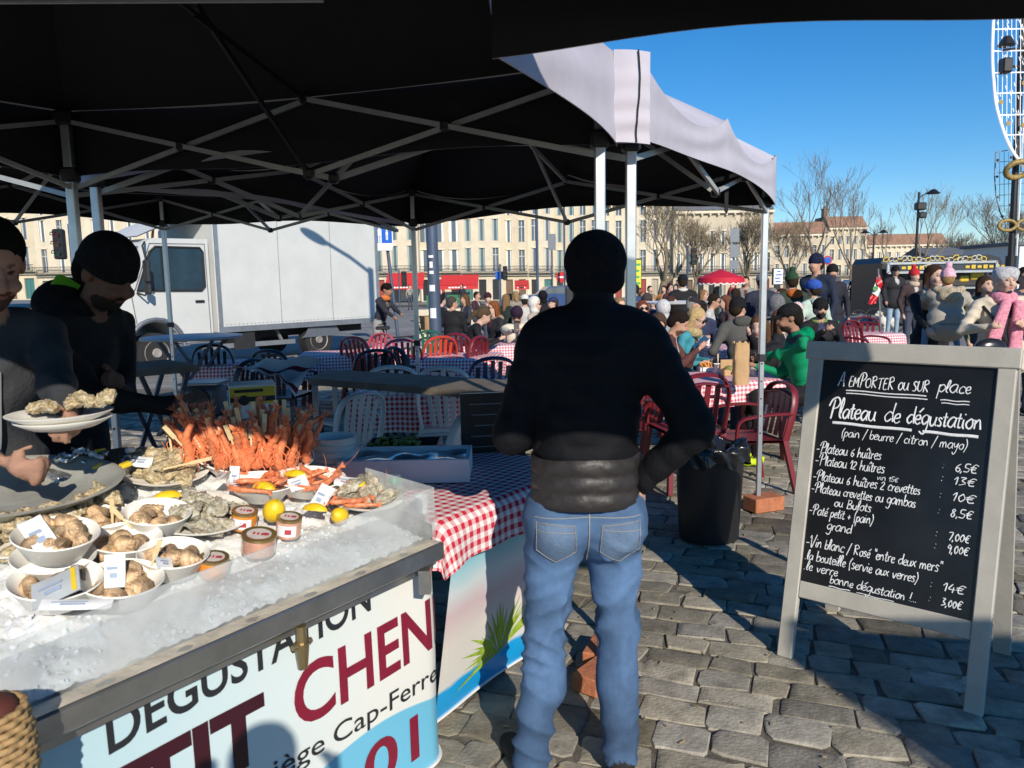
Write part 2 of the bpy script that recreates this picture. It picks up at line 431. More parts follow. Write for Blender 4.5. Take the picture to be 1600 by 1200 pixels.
# setts of the square, real stones
def setts():
    b = MB(); cols = []
    ang = R(-21); e1 = Vector((math.cos(ang), math.sin(ang), 0)); e2 = Vector((-math.sin(ang), math.cos(ang), 0))
    v = -1.5; row = 0
    while v < 15:
        h = .152+rng.uniform(-.025, .03); u = -9+rng.uniform(0, .2); drift = rng.uniform(-.01, .01)
        while u < 8:
            L = rng.uniform(.14, .29); c = e1*(u+L/2)+e2*(v+h/2+drift*u+.025*math.sin(u*1.3+v*.5))
            if 1.1 < c.y < 12.5 and -.72*c.y-1.2 < c.x < .72*c.y+.9:
                g = .0015+rng.uniform(0, .004); hl, hh = L/2-g, h/2-g; top = rng.normal(0, .0028); tilt = rng.normal(0, .009, 2)
                k = min(hl, hh)*rng.uniform(.12, .34)
                oct_ = [(-hl+k, -hh), (hl-k, -hh), (hl, -hh+k), (hl, hh-k), (hl-k, hh), (-hl+k, hh), (-hl, hh-k), (-hl, -hh+k)]
                jit = rng.normal(0, .009, (8, 2)); rings = []
                for sc, z in ((1.0, -.011), (.992, -.004), (.955, -.0005), (.72, .0012)):
                    ring = []
                    for q in range(8):
                        x, y = (oct_[q][0]+jit[q, 0])*sc, (oct_[q][1]+jit[q, 1])*sc
                        p = c+e1*x+e2*y; ring.append((p.x, p.y, z+top+(x*tilt[0]+y*tilt[1] if z > -.02 else 0)+(rng.normal(0, .0012) if z > 0 else 0)))
                    rings += ring
                fs = [(r*8+q, r*8+(q+1) % 8, (r+1)*8+(q+1) % 8, (r+1)*8+q) for r in range(3) for q in range(8)]+[tuple(range(24, 32))]
                b.add(rings, fs)
                s = rng.uniform(.15, .31)*(1 if rng.random() < .85 else .72); w_ = rng.uniform(.0, .055)
                st_ = .86+.22*math.sin(c.x*2.1+1.3*math.sin(c.y*1.7))*math.sin(c.y*2.6+c.x)+.12*math.sin(c.x*5.3+c.y*4.1); s *= 1.12*min(1.1, max(.55, st_+.12)); cols += [(s*1.08+w_*.5, s+w_*.25, s*.84-w_*.3)]*32
            u += L
        v += h; row += 1
    m = vcol_mat('stone', rough=.72, bump=.45, bscale=70, var=.42, scale=9, spec=.3)
    o = b.build('pavement', m, None, smooth=35, col=np.array(cols)); struct(o)
    jb = MB(); jb.add([(-1.9, .9, -.008), (1.6, .9, -.008), (9.9, 12.5, -.008), (-10.2, 12.5, -.008)], [(0, 1, 2, 3)])
    struct(jb.build('joint_sand', mat('sand', (.13, .115, .09), .95, var=.5, scale=20, bump=.5, bscale=120)))
setts()
lb = MB(); rl = random.Random(12)
for k in range(170):
    y = 1.9+6.5*rl.random()**1.5; x = rl.uniform(-.1*y, .66*y); a = rl.uniform(0, 3.1); L_ = rl.uniform(.006, .03); w_ = rl.uniform(.003, .009)
    dx, dy = math.cos(a), math.sin(a); lb.box((x, y, .009), (L_, w_, .003), Matrix.Rotation(a, 3, 'Z'))
o = lb.build('litter', mat('dry_leaf', (.30, .22, .12), .9, var=.5, scale=4)); o['kind'] = 'stuff'

# ---------------------------------------------------------------- stone houses along the quay
M_STONE = [mat('limestone', (.60, .52, .375), .85, var=.12, scale=.5, bump=.1, bscale=6), mat('limestone_pale', (.64, .565, .43), .85, var=.12, scale=.6, bump=.1, bscale=6), mat('limestone_dark', (.52, .45, .335), .85, var=.15, scale=.5, bump=.1, bscale=6)]
M_TRIM = mat('limestone_trim', (.72, .63, .48), .8, var=.06)
M_PANE = mat('window_glass', (.10, .125, .15), .08, var=0, spec=.8)
M_SHUT = [mat('white_paint', (.72, .72, .68), .55, var=.04), mat('grey_green_paint', (.30, .40, .38), .6, var=.05), mat('grey_paint', (.45, .46, .46), .6, var=.05)]
M_IRON = mat('black_iron', (.02, .02, .022), .5, var=0)
M_SLATE = mat('slate', (.13, .14, .16), .7, var=.25, scale=2)
M_TILE = mat('roof_tile', (.30, .17, .11), .85, var=.3, scale=2)
M_DOORS = [mat('shop_dark', (.03, .03, .032), .3), mat('grey_door', (.16, .17, .16), .6), mat('brown_door', (.16, .10, .06), .6), mat('shop_dark', (.03, .03, .032), .3), mat('teal_door', (.05, .17, .16), .6), mat('pale_shutter', (.42, .37, .28), .7), mat('red_door', (.32, .05, .035), .6)]
def wall_holes(b, W, H, holes, x0=0, z0=0, depth=.3):
    "front wall at y = 0 (facing -y) with real openings and reveals"
    xs = sorted({0, W, *[h[0] for h in holes], *[h[1] for h in holes]}); zs = sorted({0, H, *[h[2] for h in holes], *[h[3] for h in holes]})
    for i in range(len(xs)-1):
        for j in range(len(zs)-1):
            cx, cz = (xs[i]+xs[i+1])/2, (zs[j]+zs[j+1])/2
            if any(h[0] < cx < h[1] and h[2] < cz < h[3] for h in holes): continue
            b.add([(xs[i], 0, zs[j]), (xs[i+1], 0, zs[j]), (xs[i+1], 0, zs[j+1]), (xs[i], 0, zs[j+1])], [(0, 1, 2, 3)])
    for a, c, d, e in holes:
        q = [(a, d), (c, d), (c, e), (a, e)]
        for k in range(4):
            (xa, za), (xb, zb) = q[k], q[(k+1) % 4]
            b.add([(xa, 0, za), (xa, depth, za), (xb, depth, zb), (xb, 0, zb)], [(0, 1, 2, 3)])
def house(px0, px1, d, ybase, ytop, floors, nwin, stone, shut, label, balcony=True, ground='shop', roof='slate', ang=0.0, winw=.75, ex=0):
    "floors: list of (ybottom, ytop) pixel rows of the window bands, seen at depth d"
    A = P(px0, 440, d); B = P(px1, 440, d)
    hz = lambda px: 456-(px-71)*(26/1452)
    zof = lambda y: 1.6+(hz((px0+px1)/2)-y)*d/1200
    z0 = zof(ybase); W = (B-A).length; H = zof(ytop)-z0; r = random.Random(int(px0*7+d))
    th = thing('stone_house', label, 'house', (A.x, A.y, z0), math.atan2(B.y-A.y, B.x-A.x)+ang, 'stone houses along the quay')
    wb = MB(); wins = []; n = nwin; sp = W/n
    for fi, (yb, yt) in enumerate(floors):
        for k in range(n):
            cx = sp*(k+.5); wins.append((cx-winw/2, cx+winw/2, zof(yb)-z0, zof(yt)-z0, fi))
    gh = []
    gtop = (zof(floors[0][0])-z0)-.55
    for k in range(n):
        cx = sp*(k+.5); gh.append((cx-sp*.27, cx+sp*.27, .12, max(1.2, gtop-.5)))
    wall_holes(wb, W, H, [w_[:4] for w_ in wins]+gh)
    D = 9
    wb.add([(0, 0, 0), (0, D, 0), (0, D, H), (0, 0, H), (W, 0, 0), (W, D, 0), (W, D, H), (W, 0, H)], [(3, 2, 1, 0), (4, 5, 6, 7), (1, 2, 6, 5)])
    wb.build('wall', stone, th)
    for a, c, e, f, fi in wins:
        fr = MB()
        for q in ((a-.09, a, e-.02, f+.12), (c, c+.09, e-.02, f+.12), (a-.09, c+.09, f, f+.18)):
            fr.box(((q[0]+q[1])/2, -.03, (q[2]+q[3])/2), (q[1]-q[0], .09, q[3]-q[2]))
        wo = fr.build('window', M_TRIM, th)
        pn = MB(); pn.box(((a+c)/2, .22, (e+f)/2), (c-a, .03, f-e)); pn.build('pane', M_PANE, wo)
        sh = MB()
        st = r.random()
        if st < .75 and shut is not None:
            w2 = (c-a)*.27
            for xx in (a+w2/2+.01, c-w2/2-.01): sh.box((xx, .12, (e+f)/2), (w2, .05, f-e-.04))
        else: sh.box(((a+c)/2, .18, (e+f)/2), (.06, .05, f-e)); sh.box(((a+c)/2, .18, e+(f-e)*.7), (c-a, .05, .06))
        sh.build('shutter' if st < .75 and shut is not None else 'frame', shut if (st < .75 and shut is not None) else M_SHUT[0], wo)
    for k, h in enumerate(gh):
        q = MB(); q.box(((h[0]+h[1])/2, .26, (h[2]+h[3])/2), (h[1]-h[0], .05, h[3]-h[2]))
        for xx in (h[0]+.1, (h[0]+h[1])/2, h[1]-.1): q.box((xx, .2, (h[2]+h[3])/2), (.08, .06, h[3]-h[2]))
        q.build('door', r.choice(M_DOORS), th)
    cb = MB()
    for zz, pr, hh in ((gtop+.1, .35, .22), (H-.3, .5, .32)): cb.box((W/2, -pr/2-.01, zz), (W-.02, pr, hh))
    for k in range(int(W/1.1)): cb.box((.4+k*1.1, -.25, H-.6), (.22, .4, .25))
    cb.build('cornice', M_TRIM, th)
    if balcony:
        bb = MB(); zz = gtop+.215; dp = .7
        bb.box((W/2, -dp/2-.02, zz+.06), (W-.1, dp, .1))
        bb.bar((.06, -dp, zz+1.0), (W-.06, -dp, zz+1.0), .06); bb.bar((.06, -dp, zz+.25), (W-.06, -dp, zz+.25), .04)
        for k in range(int(W/.16)): bb.bar((.08+k*.16, -dp, zz+.1), (.08+k*.16, -dp, zz+1.0), .028)
        bb.build('balcony', M_IRON, th)
    rb = MB()
    rh = W*.22+1.2
    rb.add([(0, -.2, H), (W, -.2, H), (W, D, H), (0, D, H), (.15, 2.2, H+2.2), (W-.15, 2.2, H+2.2), (W-.15, D-2, H+2.2), (.15, D-2, H+2.2)], [(0, 1, 5, 4), (1, 2, 6, 5), (2, 3, 7, 6), (3, 0, 4, 7), (4, 5, 6, 7)])
    ro = rb.build('roof', M_SLATE if roof == 'slate' else M_TILE, th)
    ch = MB(); ch.box((.7, 4, H+2.6), (.8, 1.4, 2.2)); ch.box((.7, 4, H+3.8), (1.0, 1.6, .2))
    for q in range(3): ch.cyl((.7, 3.5+.5*q, H+3.9), (.7, 3.5+.5*q, H+4.4), .13, n=8)
    ch.build('chimney', M_TILE, ro)
    return th
FL = [(424, 388), (377, 344), (336, 308), (302, 280)]
FL2 = [(424, 391), (379, 346), (338, 312), (305, 284)]
house(-170, 60, 100, 470, 262, FL, 8, M_STONE[0], M_SHUT[2], 'long limestone house at far left behind the two stallholders')
house(60, 330, 100, 470, 266, FL, 10, M_STONE[1], M_SHUT[0], 'pale limestone house behind the cab of the white truck')
house(330, 582, 100, 470, 258, FL, 9, M_STONE[0], M_SHUT[1], 'limestone house hidden almost wholly by the white truck box')
house(582, 655, 98, 471, 262, [(424, 385), (376, 343), (335, 305)], 3, M_STONE[1], M_SHUT[1], 'cream stone house right behind the blue walking sign, red awning at its foot')
house(655, 722, 100, 471, 260, FL2, 3, M_STONE[0], M_SHUT[0], 'stone house with white shutters between the tent leg and the blue lamp post', winw=1.25)
house(722, 786, 100, 470, 256, FL, 3, M_STONE[1], M_SHUT[1], 'stone house with grey green shutters and iron balcony right of the blue lamp post')
house(786, 826, 101, 470, 268, FL2, 2, M_STONE[0], M_SHUT[0], 'narrow two bay stone house behind the small traffic light')
house(826, 866, 102, 469, 262, FL, 2, M_STONE[1], M_SHUT[2], 'narrow stone house with a red shop front left of the no entry sign')
house(866, 938, 103, 469, 258, FL2, 4, M_STONE[0], M_SHUT[1], 'stone house behind the beanie of the standing customer')
house(938, 1052, 105, 469, 318, FL2[:3], 6, M_STONE[1], M_SHUT[2], 'limestone house behind the big plane tree', roof='tile')
house(1052, 1206, 104, 467, 330, [(424, 396), (384, 362)], 9, M_STONE[2], M_SHUT[0], 'broad low limestone building with a stepped roof behind the red parasol')
house(1206, 1292, 140, 462, 366, [(430, 412), (402, 384)], 6, M_STONE[2], M_SHUT[2], 'far limestone house between the tent corner and the no parking sign', roof='tile')
house(1292, 1352, 150, 460, 356, [(430, 414), (406, 390), (382, 370)], 5, M_STONE[0], M_SHUT[2], 'far limestone house with a tall tiled roof behind the walker in black', roof='tile')
house(1352, 1478, 160, 458, 382, [(430, 416), (408, 394)], 9, M_STONE[1], M_SHUT[0], 'far pale limestone terrace behind the bare upright tree', roof='tile')
# storage hall with a long slate roof behind the food truck
A = P(1462, 440, 60); B = P(1588, 440, 60)
M_DOORS[3:3] = []
th = thing('quay_hall', 'long low hall with a grey slate roof behind the food truck', 'building', (A.x, A.y, 0), math.atan2(B.y-A.y, B.x-A.x))
q = MB(); q.box((3.2, 3, 1.4), (6.4, 6, 2.8)); q.build('wall', M_STONE[2], th)
q = MB(); q.prism([(-.3, -.3, 2.82), (-.3, 6.3, 2.82), (-.3, 3, 3.9)], (7.0, 0, 0)); q.build('roof', M_SLATE, th)
q = MB(); [q.box((.8+1.2*k, -.03, 1.2), (.8, .05, 1.6)) for k in range(5)]; q.build('door', M_DOORS[3], th)
th = thing('quay_shed', 'white flat roofed shed at the right edge behind the lamp post', 'building', tuple(P(1590, 440, 40).xy)+(0,), 0)
q = MB(); q.box((3, 2.5, 1.55), (6, 5, 3.1)); q.build('wall', M_SHUT[0], th)
q = MB(); q.box((3, 2.5, 3.2), (6.3, 5.3, .18)); q.build('roof', M_SLATE, th)

# red awnings of the cafes
M_RED = mat('red_canvas', (.55, .025, .03), .7, var=.08)
M_WHITE = mat('white_matt', (.8, .8, .78), .6, var=.04)
M_GALV = mat('galvanised', (.42, .44, .46), .38, metal=.7, var=.15, scale=6)
M_DKBLUE = mat('blue_grey_paint', (.06, .085, .14), .45, var=.12, scale=5)
def awning(px0, px1, yt, yb, d, label):
    A = P(px0, yt, d); B = P(px1, yt, d); z1 = P(px0, yb, d-2.4).z
    th = thing('cafe_awning', label, 'awning', (A.x, A.y, 0), 0, 'red cafe awnings across the road'); W = B.x-A.x; zt = A.z
    q = MB(); q.add([(0, 0, zt), (W, 0, zt), (W, -2.4, z1), (0, -2.4, z1), (0, 0, zt-.06), (W, 0, zt-.06), (W, -2.4, z1-.06), (0, -2.4, z1-.06)], [(3, 2, 1, 0), (4, 5, 6, 7), (0, 1, 5, 4), (1, 2, 6, 5), (3, 0, 4, 7)])
    q.build('canvas', M_RED, th)
    q = MB(); q.box((W/2, -2.42, z1-.28), (W, .04, .45)); q.build('valance', M_RED, th)
    q = MB(); q.bar((.1, -2.3, -.45), (.1, -2.3, z1), .08); q.bar((W-.1, -2.3, -.45), (W-.1, -2.3, z1), .08); q.build('post', M_WHITE, th)
    q = MB(); [q.box((W*(.25+.08*k), -2.445, z1-.28), (.28, .006, .16)) for k in range(6)]; q.build('lettering', M_WHITE, th)
awning(606, 664, 427, 446, 97, 'wide red cafe awning left of the tent leg, at the foot of the cream house')
awning(690, 748, 430, 446, 96, 'red cafe awning with white writing right of the blue lamp post')
awning(804, 826, 438, 446, 98, 'small red shop awning left of the no entry sign')

# ---------------------------------------------------------------- street furniture
M_BLUE = mat('sign_blue', (.01, .12, .55), .35, var=.05)
M_BLACK = mat('black_paint', (.012, .012, .014), .45, var=.1)
def text_mesh(s, size, M, m, name, parent, ext=.0015, align='CENTER', shear=0.0, bold=0.0, fn=None, world=True):
    cu = bpy.data.curves.new('tmp', 'FONT'); cu.body = s; cu.size = size; cu.extrude = ext; cu.align_x = align; cu.align_y = 'CENTER'; cu.shear = shear; cu.offset = bold
    cu.resolution_u = 4
    o = bpy.data.objects.new('tmp', cu); C.objects.link(o)
    dg = bpy.context.evaluated_depsgraph_get(); dg.update()
    me = bpy.data.meshes.new_from_object(o.evaluated_get(dg)); bpy.data.objects.remove(o)
    vs = [v.co.copy() for v in me.vertices]; fs = [tuple(p.vertices) for p in me.polygons]; bpy.data.meshes.remove(me)
    b = MB(); b.add([fn(v) if fn else M @ v for v in vs], fs)
    return b.build(name, m, parent, world=world)
def facing(d): # matrix whose +x runs along the picture, +y up, +z back towards direction d
    d = Vector(d).normalized(); x = Vector((0, 0, 1)).cross(d).normalized(); y = d.cross(x)
    return Matrix((x, y, d)).transposed().to_4x4()
# pedestrian sign on a leaning pole
p = P(604, 440, 20.5); th = thing('walking_sign', 'blue sign with a white adult and child on a leaning grey pole beside the truck', 'sign', (p.x, p.y, 0))
q = MB(); q.cyl((.25, .12, 0), (-.02, .12, 3.3), .045, n=10); q.build('pole', M_DKBLUE, th)
c0 = P(597.5, 366, 20.4); W = .5; q = MB(); q.box(c0-Vector((p.x, p.y, 0)), (W, .03, .62), bev=.01); sg = q.build('plate', M_BLUE, th)
q = MB(); q.box(c0-Vector((p.x, p.y+.0, 0))+Vector((0, .018, 0)), (W+.05, .02, .67)); q.build('rim', M_WHITE, sg)
cc = c0-Vector((p.x, p.y, 0))+Vector((0, -.022, 0)); q = MB()
for dx, s in ((-.07, 1.0), (.12, .6)):
    q.cyl(cc+Vector((dx, 0, .21*s-.03)), cc+Vector((dx, -.006, .21*s-.03)), .042*s, n=10)
    q.box(cc+Vector((dx, -.003, .07*s-.03)), (.1*s, .006, .18*s)); q.box(cc+Vector((dx-.025*s, -.003, -.11*s-.03)), (.035*s, .006, .2*s)); q.box(cc+Vector((dx+.03*s, -.003, -.11*s-.03)), (.035*s, .006, .2*s))
q.build('pictogram', M_WHITE, sg)
c1 = P(599, 386, 20.4)-Vector((p.x, p.y, 0)); q = MB(); q.box(c1, (.48, .03, .2), bev=.01); q.build('plate', M_WHITE, th)
# blue lamp post whose arm and head throw the shadow on the truck box
th = thing('lamp_post', 'thick blue grey lamp post with stickers standing behind the cafe chairs', 'lamp post', (-1.22, 12.5, 0))
q = MB(); q.cyl((0, 0, 0), (-.05, 0, 5.6), .105, .075, n=14); q.build('pole', M_DKBLUE, th, smooth=40)
q = MB(); q.tube([(-.05, 0, 5.5), (-.6, 0, 5.6), (-1.25, 0, 5.62)], .045, n=8); q.build('arm', M_DKBLUE, th, smooth=40)
q = MB(); q.ball((-1.5, 0, 5.6), (.34, .16, .09), 14); q.build('lamp_head', M_DKBLUE, th, smooth=True)
q = MB()
for (y, w_, h_) in ((1.15, .1, .16), (1.55, .09, .1), (1.8, .07, .05), (1.92, .05, .1), (2.05, .08, .04)):
    for k in range(5):
        a0 = -1.75+(k-2.5)*w_/.5; a1 = a0+w_/.5
        q.add([(math.cos(a)*.104-.01*y, math.sin(a)*.104, z) for a, z in ((a0, y-h_/2), (a1, y-h_/2), (a1, y+h_/2), (a0, y+h_/2))], [(0, 1, 2, 3)])
q.build('sticker', M_WHITE, th)
def traffic_light(px, ytop, ybot, d, label, side=1, lit=None, facey=-1):
    A = P(px, ytop, d); B = P(px, ybot, d); H = A.z-B.z
    th = thing('traffic_light', label, 'traffic light', (A.x, A.y, 0), 0, 'traffic lights')
    q = MB(); q.cyl((side*H*.35, .05, -.1), (side*H*.35, .05, A.z+.15), .055, n=8); q.build('pole', M_DKBLUE, th)
    q = MB(); q.box((0, 0, B.z+H/2), (H*.33, H*.3, H), bev=.04)
    for k in range(3):
        z = B.z+H*(.2+.3*k); q.tube([(-H*.12, -H*.16, z), (-H*.13, -H*.3, z+.0), (-H*.1, -H*.3, z+H*.08), (H*.1, -H*.3, z+H*.08), (H*.13, -H*.3, z), (H*.12, -H*.16, z)], .015, n=4)
    hd = q.build('housing', M_BLACK, th)
    for k, cname in enumerate(('green', 'amber', 'red')):
        q = MB(); z = B.z+H*(.2+.3*k); q.cyl((0, -H*.14, z), (0, -H*.17, z), H*.1, n=12)
        q.build('lens', mat('lens_'+cname, {'green': (.008, .03, .02), 'amber': (.05, .03, .01), 'red': (.05, .008, .008)}[cname], .2), hd)
    return th
traffic_light(91, 358, 405, 23, 'black traffic light behind the bearded stallholder in the beanie', 1)
traffic_light(789, 416, 438, 48, 'small black traffic light beside a blue crossing sign', -1)
traffic_light(1084, 388, 414, 40, 'black traffic light in front of the plane tree', -1)
traffic_light(631, 424, 448, 60, 'grey traffic light half hidden in front of the red awning', -1)
def signpost(px, ytop, d, label, plates, r=.05, ybase=None, name='road_sign'):
    A = P(px, ytop, d); th = thing(name, label, 'sign', (A.x, A.y, 0))
    q = MB(); q.cyl((0, .03, -.2), (0, .03, A.z), r, n=8); q.build('pole', M_DKBLUE if r > .04 else M_GALV, th)
    for kind, dy, sz, m in plates:
        q = MB(); z = A.z+dy
        if kind == 'disc':
            q.cyl((0, -.03, z), (0, -.05, z), sz, n=20); o = q.build('plate', m, th)
        elif kind == 'bar': q.box((0, -.055, z), (sz*1.3, .01, sz*.3)); q.build('stripe', M_WHITE, th)
        else: q.box((0, -.03, z), (sz, .03, kind), bev=.005); q.build('plate', m, th)
    return th
M_SRED = mat('sign_red', (.55, .01, .015), .4, var=.04); M_SGREY = mat('sign_back', (.16, .18, .21), .5, metal=.3, var=.08)
signpost(877, 428, 60, 'round red no entry sign on a thin post beside the customer\'s beanie', [('disc', -.25, .42, M_SRED), ('bar', -.25, .42, None)], .06)
signpost(862, 366, 60, 'dark blank back of a tall road sign left of the no entry sign', [(1.25, -.6, .6, M_SGREY)], .07)
signpost(838, 300, 55, 'plain tall grey post behind the cafe tables', [], .1, name='steel_post')
signpost(881, 300, 58, 'slim dark mast directly left of the beanie', [], .08, name='steel_post')
signpost(780, 424, 48.5, 'small blue pedestrian crossing sign beside the traffic light', [(.5, -.25, .5, M_BLUE)], .04)
signpost(1148, 356, 42, 'stack of pale grey sign plates seen from behind above the red parasol', [(.75, -.4, .5, M_SGREY), (.7, -1.25, .5, M_SGREY), (.5, -2.0, .5, M_SGREY)], .06)
signpost(1293, 400, 55, 'round blue and red no parking sign by the standing man in navy', [('disc', -.3, .32, M_SRED), ('disc', -.3, .0, M_SRED)], .04)
q = MB(); p = P(1293, 400, 55); q.cyl((0, -.052, p.z-.3), (0, -.06, p.z-.3), .24, n=20); q.build('face', M_BLUE, [o for o in C.objects if o.get('label', '').startswith('round blue and red')][0])
def ad_panel(px0, px1, y0, y1, d, m, label, ms):
    A = P(px0, y0, d); B = P(px1, y1, d); W = B.x-A.x; H = A.z-B.z
    th = thing('advert_panel', label, 'advert panel', ((A.x+B.x)/2, A.y, 0))
    q = MB(); q.box((0, 0, A.z-H/2), (W, .2, H), bev=.03); q.box((0, 0, (A.z-H)/2), (W*.5, .16, A.z-H)); q.build('case', M_BLACK, th)
    q = MB(); q.box((0, -.105, A.z-H/2), (W*.86, .012, H*.9)); po = q.build('poster', m, th)
    q = MB(); r = random.Random(px0)
    for k in range(4): q.box((r.uniform(-.1, .1)*W, -.115, A.z-H*(.2+.2*k)), (W*r.uniform(.3, .6), .006, H*.07), bev=.001)
    q.build('print', ms, po)
ad_panel(989, 1003, 404, 452, 36, mat('poster_yellow', (.65, .62, .03), .4), 'tall yellow green advert panel right of the tent legs', mat('poster_green', (.05, .35, .1), .4))
ad_panel(1207, 1224, 419, 445, 38, M_WHITE, 'white poster panel behind the green beanie', M_BLUE)
ad_panel(1335, 1357, 424, 452, 45, mat('poster_pink', (.75, .22, .28), .4), 'pink advert panel by the parked motorbike', M_WHITE)
# pavement utility cabinet and parked blue car behind the cafe
p = P(890, 440, 40); th = thing('utility_cabinet', 'dark street cabinet behind the standing customer\'s head', 'cabinet', (p.x, p.y, 0))
q = MB(); q.box((0, 0, .75), (.5, .4, 1.5), bev=.12); q.build('body', M_DKBLUE, th); q = MB(); q.box((0, -.21, .8), (.36, .02, 1.0)); q.build('door', M_BLACK, th)
def car(px, d, col, label, head=0.0):
    p = P(px, 440, d); th = thing('parked_car', label, 'car', (p.x, p.y, -.03), head)
    m = mat('car_'+label[:9].strip().replace(' ', '_'), col, .25, var=0, coat=.6)
    prof = [(-2.1, .3), (-2.1, .75), (-1.95, .9), (-1.1, .98), (-.55, 1.42), (.7, 1.45), (1.5, 1.0), (2.0, .9), (2.1, .6), (2.1, .3)]
    q = MB(); q.prism([(x, -.85, z) for x, z in prof], (0, 1.7, 0)); q.build('body', m, th, smooth=30)
    q = MB(); q.prism([(x, -.865, z) for x, z in ((-.98, 1.0), (-.5, 1.36), (.65, 1.38), (1.3, 1.0))], (0, 1.73, 0)); q.build('window', M_PANE, th)
    for x in (-1.3, 1.35):
        for y in (-.8, .8):
            q = MB(); q.cyl((x, y-.1, .31), (x, y+.1, .31), .31, n=18); wh = q.build('wheel', M_BLACK, th)
            q = MB(); q.cyl((x, y-.11, .31), (x, y+.11, .31), .19, n=14); q.build('rim', M_GALV, wh)
    for y in (-.6, .6):
        q = MB(); q.box((2.1, y, .7), (.04, .3, .14)); q.build('headlight', M_WHITE, th); q = MB(); q.box((-2.1, y, .75), (.04, .3, .14)); q.build('tail_light', M_SRED, th)
for i_, (xa, xb, dd, lab) in enumerate(((648, 690, 23, 'low pale concrete barrier behind the bicycle with the basket'), (694, 744, 23.5, 'low pale concrete barrier behind the man in the black coat'))):
    a_, b_ = P(xa, 440, dd), P(xb, 440, dd); q = MB(); q.box(((b_.x-a_.x)/2, 0, .45), (b_.x-a_.x, .45, .9), bev=.03); o = q.build('concrete_barrier', M_STONE[1]); o.location = (a_.x, a_.y, -.03); tag(o, lab, 'barrier', 'concrete barriers')
for i_, xx in enumerate((672, 683, 705, 716, 727)):
    p_ = P(xx, 440, 62); th = thing('waste_container', 'green wheeled bin before the red cafe awnings', 'waste bin', (p_.x, p_.y, gz(62)), 0, 'green bins across the road'); q = MB(); q.prism([(-.28, -.3, .1), (.28, -.3, .1), (.33, -.3, 1.0), (-.33, -.3, 1.0)], (0, .6, 0)); q.build('tub', mat('bin_green', (.02, .16, .06), .5, var=.1), th); q = MB(); q.box((0, 0, 1.03), (.7, .68, .07), bev=.02); q.build('lid', M_BLACK, th)
car(868, 46, (.02, .06, .18), 'dark blue car parked beyond the terrace by the no entry sign', .15)
car(1335, 70, (.3, .3, .31), 'grey car far across the square behind the walker', .1)

# ---------------------------------------------------------------- bare winter trees
M_BARK = [mat('bark_tan', (.22, .175, .115), .9, var=.25, scale=3, bump=.5, bscale=20), mat('bark_grey', (.17, .14, .11), .9, var=.25, scale=3, bump=.5, bscale=20)]
def tree(px, d, ytop, label, seed, spread=.6, levels=5, kids=4, trunk=.22, first=.3, bark=0, rtip=.012, upw=.35, name='bare_tree'):
    rtip *= .62; trunk *= .8
    r = random.Random(seed); p = P(px, 440, d); top = P(px, ytop, d).z
    th = thing(name, label, 'tree', (p.x, p.y, -.05), 0, 'bare winter trees'); tb, cb = MB(), MB()
    def grow(b0, dirv, L, rad, lev):
        n = 4; pts = [b0]; dv = dirv.copy()
        for k in range(n):
            dv = (dv+Vector((r.gauss(0, .13), r.gauss(0, .13), r.gauss(0, .08)+(.06 if lev else 0)))).normalized()
            pts.append(pts[-1]+dv*L/n)
        r1 = max(rad*(.62 if lev else .75), rtip); rs = [rad+(r1-rad)*i/n for i in range(n+1)]
        (tb if lev < 2 else cb).tube(pts, rs, n=7 if lev < 2 else (4 if lev < 4 else 3))
        if lev >= levels: return
        nk = kids if lev else kids+1
        for k in range(nk):
            t = (1.0 if k < 2 else r.uniform(.45, .95)) if lev else r.uniform(.75, 1.0)
            i = min(n-1, int(t*n)); q = pts[i]+(pts[i+1]-pts[i])*(t*n-i)
            az = r.uniform(0, 6.283) if lev else 6.283*k/nk+r.uniform(-.4, .4); sp = r.uniform(.5, 1.25)*spread*(1 if lev else 1.15)
            x, y, z, _ = frame((0, 0, 0), dv)
            nd = (z+(x*math.cos(az)+y*math.sin(az))*sp+Vector((0, 0, upw))).normalized()
            grow(q, nd, L*r.uniform(.58, .82) if lev else L*r.uniform(.75, 1.05), max(r1*r.uniform(.6, .8), rtip), lev+1)
    H = top; grow(Vector((0, 0, 0)), Vector((r.gauss(0, .04), 0, 1)), H*first, trunk, 0)
    tb.build('trunk', M_BARK[bark], th, smooth=60); cb.build('crown', M_BARK[bark], th)
tree(1030, 42, 262, 'big plane tree with pale spreading branches behind the tent legs', 3, .85, 6, 3, .30, .23, 0, .014)
tree(1085, 52, 300, 'smaller pale tree behind the traffic light', 9, .75, 5, 4, .2, .25, 0, .016)
tree(1176, 50, 300, 'pale bushy bare tree behind the tent corner leg', 5, .8, 5, 4, .2, .26, 0, .015)
tree(1232, 58, 320, 'low bare tree behind the man in the navy jacket', 6, .8, 5, 4, .18, .26, 0, .016)
tree(1275, 64, 268, 'tall bare tree rising right of the tent corner', 11, .62, 5, 3, .22, .3, 1, .016)
tree(1322, 70, 300, 'slim bare tree above the walker in black', 14, .5, 5, 3, .18, .32, 1, .017)
tree(1385, 75, 318, 'bare tree behind the tall double street lamp', 15, .6, 5, 3, .18, .3, 1, .018)
tree(1428, 48, 278, 'bare upright tree with few long twigs above the food truck', 21, .55, 5, 3, .16, .3, 0, .012)
tree(1482, 80, 338, 'low bare tree behind the slate roof', 25, .8, 5, 4, .18, .24, 1, .018)
tree(1530, 82, 340, 'spreading bare tree left of the decorated lamp post', 27, .8, 5, 4, .18, .24, 1, .018)
tree(1575, 60, 285, 'bare tree behind the decorated lamp post', 29, .7, 5, 4, .2, .25, 1, .014)
tree(1625, 70, 300, 'bare tree cut by the right edge of the view', 31, .7, 5, 4, .2, .25, 1, .016)

